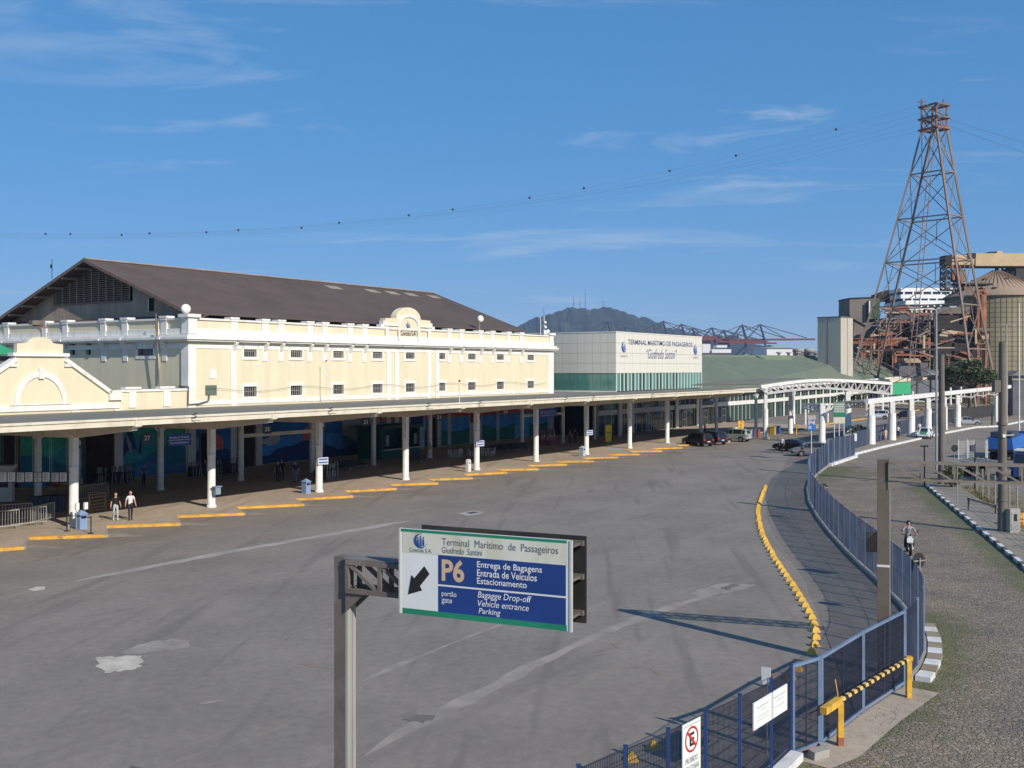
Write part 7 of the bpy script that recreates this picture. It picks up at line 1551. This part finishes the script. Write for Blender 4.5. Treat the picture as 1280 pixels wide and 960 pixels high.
# numbered bay signs hung from the canopy
for bi_, (u, v, n) in enumerate(((97, 553.5, '28'), (184, 547.5, '27'), (334, 536.5, '25'), (402.5, 531.5, '24'), (457, 527.5, '23'), (508, 525, '22'), (548.5, 521.5, '21'), (597, 519.5, '20'), (632, 515, '19'))):
    t = 62.0; s = sF(u, t); z = zF(u, v, t); o = fthing('bay_sign', 'dark blue hanging bay sign '+n+', '+['leftmost', 'second', 'third', 'fourth', 'fifth', 'sixth', 'seventh', 'eighth', 'ninth'][bi_]+' from the left under the canopy', 'sign', s, t, z, 'numbered bay signs'); o.rotation_euler[2] = ROT-R(35)
    mb = MB(); mb.box(-.32, .32, -.03, .03, -.36, .36); pl_ = mb.build('plate', M['navy_panel'], o); mb = MB(); mb.cyl((0, 0, .42), (0, 0, 6.2-z), .02, n=5); mb.build('hanger', M['steel_brown'], o); lettering(n, M['letter_white'], pl_, (-.19, -.036, -.16), (1, 0, 0), (0, 0, 1), .38, .33, bold=.01)
def hang_sign(label, u0, u1, v0, v1, t, lines, m, rz=0):
    s0, s1 = sF(u0, t), sF(u1, t); z0, z1 = zF(u0, v1, t), zF(u0, v0, t); o = fthing('direction_sign', label, 'sign', s0, t, z0, 'hanging direction signs'); w, h = s1-s0, z1-z0
    mb = MB(); mb.box(0, w, -.05, .05, 0, h); pl_ = mb.build('plate', m, o)
    for x in (.1*w, .9*w): mb = MB(); mb.cyl((x, 0, h), (x, 0, 6.2-z0), .025, n=5); mb.build('hanger', M['steel_brown'], o)
    mb = MB(); mb.box(.02*w, .98*w, -.054, -.05, h*.47, h*.5); mb.build('divider', M['letter_white'], pl_)
    for i, b in enumerate(lines): lettering(b, M['letter_white'], pl_, (.08*w, -.056, h*(.62-.45*i)), (1, 0, 0), (0, 0, 1), .8*w, h*.18)
bsg = mat('panel_blue', (.02, .07, .30), .5, .1)
hang_sign('blue hanging sign in two lines near the left inner columns', 209.5, 238.5, 543, 558, 61, ['Entrada do Terminal', 'Terminal Entrance'], bsg)
hang_sign('blue hanging sign in two lines near the concourse entrance', 673.5, 695.5, 511.5, 522.5, 66, ['Entrada do Terminal', 'Terminal Entrance'], bsg)
hang_sign('dark navy hanging sign by the far platform columns', 876, 891.5, 499.5, 507, 60.5, ['Terminal', 'Terminal'], M['navy_panel'])
# arrow plates strapped to columns
for i, (u, v, cs) in enumerate(((391, 577.5, 58), (592, 555, 78.7), (734.5, 541, 99.4), (894, 524, 145))):
    s, t = cs, 55.6
    if i == 3: p = g(895.5, 540.5, .15); s, t = p.dot(D), p.dot(N)-.4
    z = zF(u, v, t); o = fthing('column_sign', 'white plate with blue lines strapped to '+['the platform column beside the second blue bin', 'the platform column beside the white bollard', 'the platform column beside the fourth bin', 'the slim column behind the dark cars'][i], 'sign', s, t, z, 'plates on the columns'); o.rotation_euler[2] = ROT-R(25)
    mb = MB(); mb.box(-.42, .42, -.03, 0, -.27, .27); pl_ = mb.build('plate', mat('pale_blue_plate', (.50, .55, .62), .6, .05) if i == 0 else bpy.data.materials['pale_blue_plate'], o)
    for z2 in (-.16, .08): mb = MB(); mb.box(-.33, .36, -.034, -.03, z2, z2+.1); mb.build('print_line', M['logo_blue'], pl_)
# bins
bn = MB(); bn.ext([(-.24, -.24, 0), (.24, -.24, 0), (.24, .24, 0), (-.24, .24, 0)], (0, 0, .85)); bt_ = MB(); bt_.ext([(-.28, -.28, .85), (.28, -.28, .85), (.28, .28, .85), (-.28, .28, .85)], (0, 0, .06)); bt_.add([(-.26, -.26, .91), (.26, -.26, .91), (.26, .26, .91), (-.26, .26, .91), (0, 0, 1.12)], [(0, 1, 4), (1, 2, 4), (2, 3, 4), (3, 0, 4)])
def bin_(label, u, v, m): o = thing('litter_bin', label, 'bin', g(u, v, PZ), ROT, 'bins by the platform columns'); link('bin_body', bn.mesh('bin_body', m), o); link('lid', bt_.mesh('lid', m), o); mb = MB(); mb.box(-.16, .16, -.25, -.241, .62, .78); mb.build('slot', M['black'], o)
bin_('pale blue litter bin at the foot of the leftmost front column', 101.5, 661, M['plastic_blue']); bin_('pale blue litter bin left of the column with the arrow plate', 382.5, 616.5, M['plastic_blue']); bin_('pale grey-blue litter bin left of the seventh front column', 728, 570, mat('pale_plastic', (.42, .48, .56), .5, .05))
p = g(585.5, 589.5, PZ); o = thing('white_bollard', 'rounded white bollard box left of the middle column', 'bollard', p, ROT); mb = MB(); pts = [(-.2, 0), (.2, 0), (.2, .85)]+[(math.cos(a)*.2, .85+math.sin(a)*.28) for a in [R(i*22.5) for i in range(1, 8)]]+[(-.2, .85)]; mb.ext([(x, -.15, z) for x, z in pts], (0, .3, 0)); mb.build('body', M['white'], o); mb = MB(); mb.cyl((0, -.16, .8), (0, -.15, .8), .09, n=12); mb.build('opening', M['black'], o)
p = g(263.5, 624, .2); o = thing('wall_basket', 'small grey-blue basket strapped low on the second front column', 'basket', F(47.65, 55.62, 1.05), ROT); mb = MB(); mb.ext([(-.22, -.3, 0), (.22, -.3, 0), (.22, 0, 0), (-.22, 0, 0)], (0, 0, .5)); mb.build('basket', mat('grey_blue_plastic', (.22, .30, .36), .6, .1), o); mb = MB(); mb.box(-.3, .3, -.36, 0, .5, .56); mb.build('rim', M['plastic_blue'], o)
for i, (u, v) in enumerate(((96.8, 640), (107.3, 661))):
    o = thing('dispenser', ['pale dispenser box fixed to the leftmost front column', 'pale dispenser box on a thin stand right of the blue bin'][i], 'dispenser', g(96.5, 662, PZ) if i == 0 else g(u, v, PZ), ROT); mb = MB(); mb.cyl((0, .1, 0), (0, .1, 1.25), .03, n=6); mb.build('stand', M['steel'], o); mb = MB(); mb.box(-.11, .11, -.05, .09, 1.15, 1.55); mb.build('box', M['sign_white'], o)
for i, (u, v) in enumerate(((83.5, 664), (113.7, 667))):
    o = thing('stanchion', ['black queue stanchion left of the leftmost front column', 'black queue stanchion right of the leftmost blue bin'][i], 'stanchion', g(u, v, PZ)); mb = MB(); mb.cyl((0, 0, 0), (0, 0, .03), .17, n=14); mb.build('foot', M['black'], o); mb = MB(); mb.cyl((0, 0, .03), (0, 0, 1.0), .035, n=8); mb.build('stem', M['black'], o)
a, b = g(83.5, 664, PZ)+Vector((0, 0, .92)), g(113.7, 667, PZ)+Vector((0, 0, .92)); mb = MB(); mb.bar(a, b, .012, .05); tag(mb.build('queue_belt', M['black']), 'black belt strung between the two stanchions around the column', 'belt')
# steel crowd barriers
cbm = MB(); L = 2.4
for x in (0, L): cbm.cyl((x, 0, .12), (x, 0, 1.1), .024, n=6)
for z in (.2, 1.1): cbm.cyl((0, 0, z), (L, 0, z), .024, n=6)
for i in range(1, 13): cbm.cyl((L*i/13, 0, .2), (L*i/13, 0, 1.1), .014, n=5)
cft = MB()
for x in (.25, L-.25): cft.tube([(x, -.3, 0), (x, 0, .2), (x, .3, 0)], .02)
steelb = mat('pale_barrier_steel', (.46, .45, .41), .5, .1, 3, metal=.3); cbm, cft = cbm.mesh('barrier_frame', steelb), cft.mesh('feet', steelb)
for i, (u0, v0, u1, v1) in enumerate(((-22, 664.5, 24, 660.5), (14, 660, 58, 655.5), (38, 657, 68, 650), (-14, 655, 40, 651), (98, 628, 135, 622))):
    p, q = g(u0, v0, PZ), g(u1, v1, PZ); d = q-p; o = thing('crowd_barrier', ['pale steel crowd barrier at the left edge, nearest the kerb', 'pale steel crowd barrier in the middle of the sunlit group', 'pale steel crowd barrier at the right end of the sunlit group', 'pale steel crowd barrier behind the sunlit row', 'steel crowd barrier in the shade behind the yellow rack'][i], 'barrier', p, math.atan2(d.y, d.x), 'steel crowd barriers'); link('barrier_frame', cbm, o); link('feet', cft, o)
    k = d.length/L; o.scale = (max(.7, min(1.4, k)), 1, 1)
p, q = g(112, 642, PZ), g(130, 639, PZ); d = q-p; o = thing('yellow_rack', 'brown-yellow tubular rack with horizontal bars behind the walking pair', 'rack', p, math.atan2(d.y, d.x)); yb = mat('ochre_tube', (.36, .22, .07), .6, .15)
for x in (0, 1.35): mb = MB(); mb.cyl((x, 0, 0), (x, 0, 1.25), .03, n=6); mb.build('upright', yb, o)
for i in range(6): mb = MB(); mb.cyl((0, 0, .15+i*.21), (1.35, 0, .15+i*.21), .022, n=6); mb.build('bar', yb, o)
mb = MB(); mb.cyl((1.35, 0, 1.2), (1.1, 1.2, 1.2), .025, n=6); mb.cyl((1.1, 1.2, 0), (1.1, 1.2, 1.2), .025, n=6); mb.build('return_bar', yb, o)
# framed notices hung in a row at the left
for i, (u, lab) in enumerate(((9, 'pair of framed notices at the far left of the hanging row'), (31, 'second pair of framed notices in the hanging row'), (52.5, 'third pair of framed notices, in front of the inner column'), (74, 'fourth pair of framed notices, next to the front column'))):
    t = 60.0; s = sF(u, t); z = zF(u, 596.5, t); o = fthing('notice_pair', lab, 'notice', s, t, z, 'hanging framed notices'); o.rotation_euler[2] = ROT-R(48)
    mb = MB(); mb.box(-.5, .5, 0, .03, -.33, .33); mb.build('frame', M['navy_panel'], o)
    for x in (-.46, .03):
        mb = MB(); mb.box(x, x+.42, -.01, 0, -.27, .29); sh_ = mb.build('sheet', M['sign_white'], o)
        for j in range(7): mb = MB(); mb.box(x+.05, x+.36-(j % 3)*.05, -.014, -.01, .2-j*.065, .225-j*.065); mb.build('print_line', M['letter_grey'] if j else M['logo_blue'], sh_)
    mb = MB(); mb.cyl((-.45, .02, .33), (-.45, .02, 6.1-z), .012, n=4); mb.cyl((.45, .02, .33), (.45, .02, 6.1-z), .012, n=4); mb.build('wires', M['steel'], o)
# shaded counters and coloured bags at the left
p = g(12, 622, PZ); o = thing('check_in_booth', 'small white booth at the left edge behind the hanging notices', 'booth', g(6, 626, PZ), ROT-R(40)); mb = MB(); mb.box(-1.0, .55, -.5, .5, 0, 2.3); mb.build('body', M['white'], o); mb = MB(); mb.box(-1.2, .7, -.7, .7, 2.3, 2.55); mb.build('roof', M['white'], o); mb = MB(); mb.box(-.7, .3, -.52, -.5, 1.0, 1.9); mb.build('window', M['pane'], o)
for i, (u, v, c) in enumerate(((62, 619, (.03, .12, .26)), (70, 619.5, (.36, .08, .04)), (78, 619, (.42, .22, .05)))): o = thing('luggage_bag', ['blue', 'red', 'orange'][i]+' bag lying on the shaded bench behind the barriers', 'bag', g(u, v, PZ), ROT-R(40), 'bags on the shaded bench'); mb = MB(); mb.ball((0, 0, .85), .4, .22, .2, 10); mb.build('bag', fabric('bag_'+str(i), c), o); mb = MB(); mb.tube([(-.15, 0, 1.0), (-.1, 0, 1.13), (.1, 0, 1.13), (.15, 0, 1.0)], .015); mb.build('handle', M['black'], o)
o = thing('long_bench', 'long low ochre bench in the shade behind the barriers', 'bench', g(56, 620, PZ), ROT-R(45)); mb = MB(); mb.box(-3.4, 2.2, -.25, .25, .55, .64); mb.build('seat', mat('ochre_board', (.38, .28, .11), .7, .15), o)
for x in (-3.2, -.6, 2.0): mb = MB(); mb.box(x, x+.1, -.22, .22, 0, .55); mb.build('leg', M['steel_brown'], o)
for i in range(4): o = thing('dark_crate', 'navy plastic tub standing in the shaded row, '+['leftmost', 'second from left', 'second from right', 'rightmost'][i]+' of four', 'tub', g(47+i*9, 641-i*.6, PZ), ROT-R(45), 'navy tubs behind the barriers'); mb = MB(); mb.ext([(-.35, -.3, 0), (.35, -.3, 0), (.35, .3, 0), (-.35, .3, 0)], (0, 0, 1.0)); mb.build('tub', M['navy_panel'], o); mb = MB(); mb.box(-.4, .4, -.35, .35, 1.0, 1.08); mb.build('rim', M['navy_panel'], o)
# stacks of folded barriers standing along the painted wall
st_m = mat('dull_white_bar', (.40, .39, .36), .6, .15, 2)
for j, (u0, v0, u1, v1, n, lab) in enumerate(((122, 607, 168, 603.5, 16, 'row of folded trolleys against the teal mural'), (238, 597.5, 300, 592, 18, 'row of folded trolleys against the blue mural by the inner column'), (396, 602, 424, 598.5, 12, 'row of folded trolleys standing right of the arrow-plate column'), (448, 567, 466, 566, 6, 'short far row of folded trolleys by the blue mural'))):
    a, b = g(u0, v0, PZ), g(u1, v1, PZ); d = (b-a); o = thing('trolley_row', lab, 'trolleys', a, math.atan2(d.y, d.x), 'rows of folded trolleys'); rr = random.Random(j)
    for i in range(n):
        x = d.length*i/n; hgt = 1.35+rr.uniform(-.1, .12); mb = MB(); le = rr.uniform(-.12, .22); mb.cyl((x, -.05, 0), (x+le, .1, hgt), .035, n=5); mb.cyl((x, .45, 0), (x+le, .35, hgt), .03, n=5); mb.cyl((x+le, .1, hgt), (x+le, .35, hgt), .03, n=5); mb.cyl((x, -.05, .35), (x, .45, .35), .03, n=5); mb.build('trolley_frame', st_m if rr.random() < .6 else M['black_matt'], o)
    mb = MB(); mb.box(0, d.length, .02, .4, .1, .95); mb.build('nested_baskets', M['black_matt'], o)
# seating, tables, kiosk, machines
chm = MB(); chm.box(-.22, .22, -.22, .22, .42, .46); chb = MB(); chb.ext([(-.22, .2, .46), (.22, .2, .46), (.2, .28, .88), (-.2, .28, .88)], (0, .03, 0)); chl = MB(); chl.bar((0, 0, 0), (0, 0, .42), .045)
pw_ = mat('white_plastic', (.72, .72, .70), .4, .04); chm, chb, chl = chm.mesh('seat', pw_), chb.mesh('backrest', pw_), chl.mesh('leg', pw_)
for i, (u, v, rz) in enumerate(((563.5, 572, 2.6), (574.5, 571.5, -.4), (587.5, 570, 2.2), (605, 569.5, 1.4), (615.5, 569.3, -1.2))):
    o = thing('plastic_chair', 'white plastic chair at the tables by the kiosk, '+['leftmost', 'second from left', 'middle', 'second from right', 'rightmost'][i]+' of five', 'chair', g(u, v, PZ), rz, 'white plastic chairs'); link('seat', chm, o); link('backrest', chb, o)
    for x, y in ((-.19, -.19), (.19, -.19), (.19, .19), (-.19, .19)): link('leg', chl, o, (x, y, 0))
for i, (u, v) in enumerate(((569, 571.5), (610, 569))):
    o = thing('plastic_table', ['white plastic table nearest the green kiosk', 'white plastic table right of the middle column'][i], 'table', g(u, v, PZ), ROT, 'white plastic tables'); mb = MB(); mb.box(-.4, .4, -.4, .4, .7, .74); mb.build('tabletop', pw_, o)
    for x in (-.35, .35):
        for y in (-.35, .35): mb = MB(); mb.bar((x, y, 0), (x, y, .7), .05); mb.build('leg', pw_, o)
ks = fthing('green_kiosk', 'dark green kiosk with serving hatch under the canopy', 'kiosk', 84.5, 70.2); kg = mat('kiosk_green', (.02, .10, .075), .6, .2, .8)
mb = MB(); mb.box(-2.8, 3.6, 0, 3.2, PZ, 1.1); mb.box(-2.8, -2.5, 0, 3.2, 1.1, 3.3); mb.box(3.3, 3.6, 0, 3.2, 1.1, 3.3); mb.box(-2.5, 3.3, 2.9, 3.2, 1.1, 3.3); mb.build('walls', kg, ks); mb = MB(); mb.box(-3.0, 3.8, -.3, 3.4, 3.3, 3.6); mb.build('roof', kg, ks); mb = MB(); mb.box(-2.5, 3.3, -.35, .3, 1.1, 1.17); mb.build('counter', M['white_steel'], ks)
for x in (-2.0, .6, 2.6): mb = MB(); mb.box(x, x+.5, .0, .04, 1.5, 2.6); mb.build('menu_panel', mat('pale_panel', (.30, .32, .30), .6, .2, 4) if x < -1 else bpy.data.materials['pale_panel'], ks)
for i, (u, v, c) in enumerate(((675.5, 561, (.22, .03, .03)), (682.5, 560.5, (.05, .05, .06)), (688, 560, (.30, .04, .04)))):
    o = thing('vending_machine', ['dark red vending machine, left of three by the entrance', 'black vending machine between two red ones', 'red vending machine, right of three by the entrance'][i], 'vending machine', g(u, v-4, PZ), ROT-R(10), 'vending machines'); mb = MB(); mb.box(-.45, .45, -.4, .4, 0, 1.9); mb.build('cabinet', mat('machine_%d' % i, c, .4, .1), o); mb = MB(); mb.box(-.36, .15, -.42, -.4, .7, 1.75); mb.build('window', M['pane'], o); mb = MB(); mb.box(.2, .38, -.42, -.4, 1.0, 1.3); mb.build('keypad', M['plate'], o)
for i, (u, v) in enumerate(((425, 590), (445, 587), (515, 580.5), (625, 566), (640, 565), (652, 564))):
    o = thing('waiting_bench', 'dark row of waiting seats under the canopy, '+['first', 'second', 'third', 'fourth', 'fifth', 'sixth'][i]+' from the left', 'bench', g(u, v, PZ), ROT, 'dark waiting benches'); mb = MB(); mb.box(-1.4, 1.4, -.25, .25, .4, .48); mb.build('seat', M['black_matt'], o); mb = MB(); mb.ext([(-1.4, .22, .5), (1.4, .22, .5), (1.4, .34, .95), (-1.4, .34, .95)], (0, .04, 0)); mb.build('backrest', M['black_matt'], o)
    for x in (-1.2, 1.15): mb = MB(); mb.box(x, x+.06, -.2, .25, 0, .4); mb.build('leg', M['steel'], o)
o = thing('yellow_banner', 'bright yellow upright board at the concourse glass', 'banner', g(760, 554, PZ), ROT); mb = MB(); mb.box(-.8, .8, -.1, 0, .15, 2.3); mb.build('board', mat('bright_yellow', (.60, .48, .02), .6, .05), o); mb = MB(); mb.box(-.6, .6, -.11, -.1, 1.3, 1.4); mb.build('print_line', M['letter_black'], o)
o = thing('taxi_board', 'tilted ochre TAXI board at the platform end', 'sign', g(925, 544, PZ), ROT-R(20)); mb = MB(); mb.box(-.62, .62, -.05, 0, .5, 2.1); b_ = mb.build('board', M['yellow'], o); b_.rotation_euler = (0, R(5), 0); mb = MB(); mb.bar((-.3, .05, 0), (-.3, .05, .6), .06); mb.bar((.3, .05, 0), (.3, .05, .6), .06); mb.build('legs', M['black'], o)
for i, ch in enumerate('TAXI'): lettering(ch, M['letter_black'], b_, (-.18, -.056, 1.72-i*.37), (1, 0, 0), (0, 0, 1), .36 if ch != 'I' else .1, .28, bold=.03)
for i, (u, v, c, lab) in enumerate(((936, 547.5, (.62, .52, .10), 'yellow bin by the portal column'), (940.5, 547, (.04, .13, .34), 'blue bin by the portal column'), (946, 546.8, (.32, .10, .05), 'red-brown bin by the portal column'), (966, 543, (.50, .33, .06), 'yellow recycling bin behind the portal column'), (972, 542, (.03, .09, .28), 'blue recycling bin behind the portal column'))):
    o = thing('recycling_bin', lab, 'bin', g(u, v, PZ*0), ROT, 'recycling bins at the portal'); mb = MB(); mb.ext([(-.35, -.35, 0), (.35, -.35, 0), (.35, .35, 0), (-.35, .35, 0)], (0, 0, 1.05)); m_ = mat('bin_%d' % i, c, .5, .1); mb.build('body', m_, o); mb = MB(); mb.box(-.4, .4, -.4, .4, 1.05, 1.15); mb.build('lid', m_, o)
for i, (u, v) in enumerate(((961, 549.3), (995.5, 544))): o = thing('yellow_post', ['slim yellow post right beside the portal column', 'slim ochre post in the middle of the exit lane'][i], 'post', g(u, v)); mb = MB(); mb.cyl((0, 0, 0), (0, 0, 1.6), .09, n=8); mb.build('post', M['yellow'], o); mb = MB(); mb.cyl((0, 0, 1.6), (0, 0, 1.66), .1, n=8); mb.build('cap', M['black'], o)
for i, (a_, b_) in enumerate((((996, 536), (1035, 530)), ((1028, 531.5), (1100, 521)), ((1110, 519), (1160, 511)))):
    mb = MB(); mb.bar(g(*a_)+Vector((0, 0, .09)), g(*b_)+Vector((0, 0, .09)), .35, .2); o = mb.build('orange_kerb', M['yellow_kerb']); tag(o, kind='structure')
# cables along the warehouse front
mb = MB(); pts = [F(64+i*2.2, 76.05, 7.55+.22*math.cos(i*1.1)) for i in range(28)]
for a, b in zip(pts, pts[1:]): mb.cyl(a, b, .014, n=4)
tag(mb.build('wall_cable', M['black']), 'thin dark cable looping along the warehouse wall between the windows', 'cable')
for i, (s, z, u) in enumerate(((79.0, 9.2, 578), (93.5, 10.2, 665))):
    s = sF(u, TF); o = fthing('canopy_mast', ['slim pole rising from the canopy edge below the arched pediment windows', 'slim bent pole rising from the canopy roof near the last window'][i], 'pole', s, TF+.3 if i == 0 else T0-1.2, 6.6 if i == 0 else 6.1); mb = MB(); mb.cyl((0, 0, 0), (0, 0, 1.9 if i == 0 else 4.2), .04, n=6); mb.build('pole', M['white_steel'], o); mb = MB(); mb.ball((0, 0, 1.95 if i == 0 else 4.25), .09, n=8); mb.build('head', M['black'], o)
# ================================================================== haze
hm = bpy.data.materials.new('haze_air'); hm.use_nodes = True; nt = hm.node_tree; nt.nodes.clear(); ho = nt.nodes.new('ShaderNodeOutputMaterial'); pv = nt.nodes.new('ShaderNodeVolumePrincipled')
pv.inputs['Color'].default_value = (.50, .70, 1.0, 1); pv.inputs['Density'].default_value = HAZE_D; pv.inputs['Anisotropy'].default_value = 0.0
nt.links.new(pv.outputs[0], ho.inputs['Volume'])
mb = MB(); mb.box(-9500, 9500, -700, 6000, -1.2, 380); tag(mb.build('haze', hm), kind='stuff')
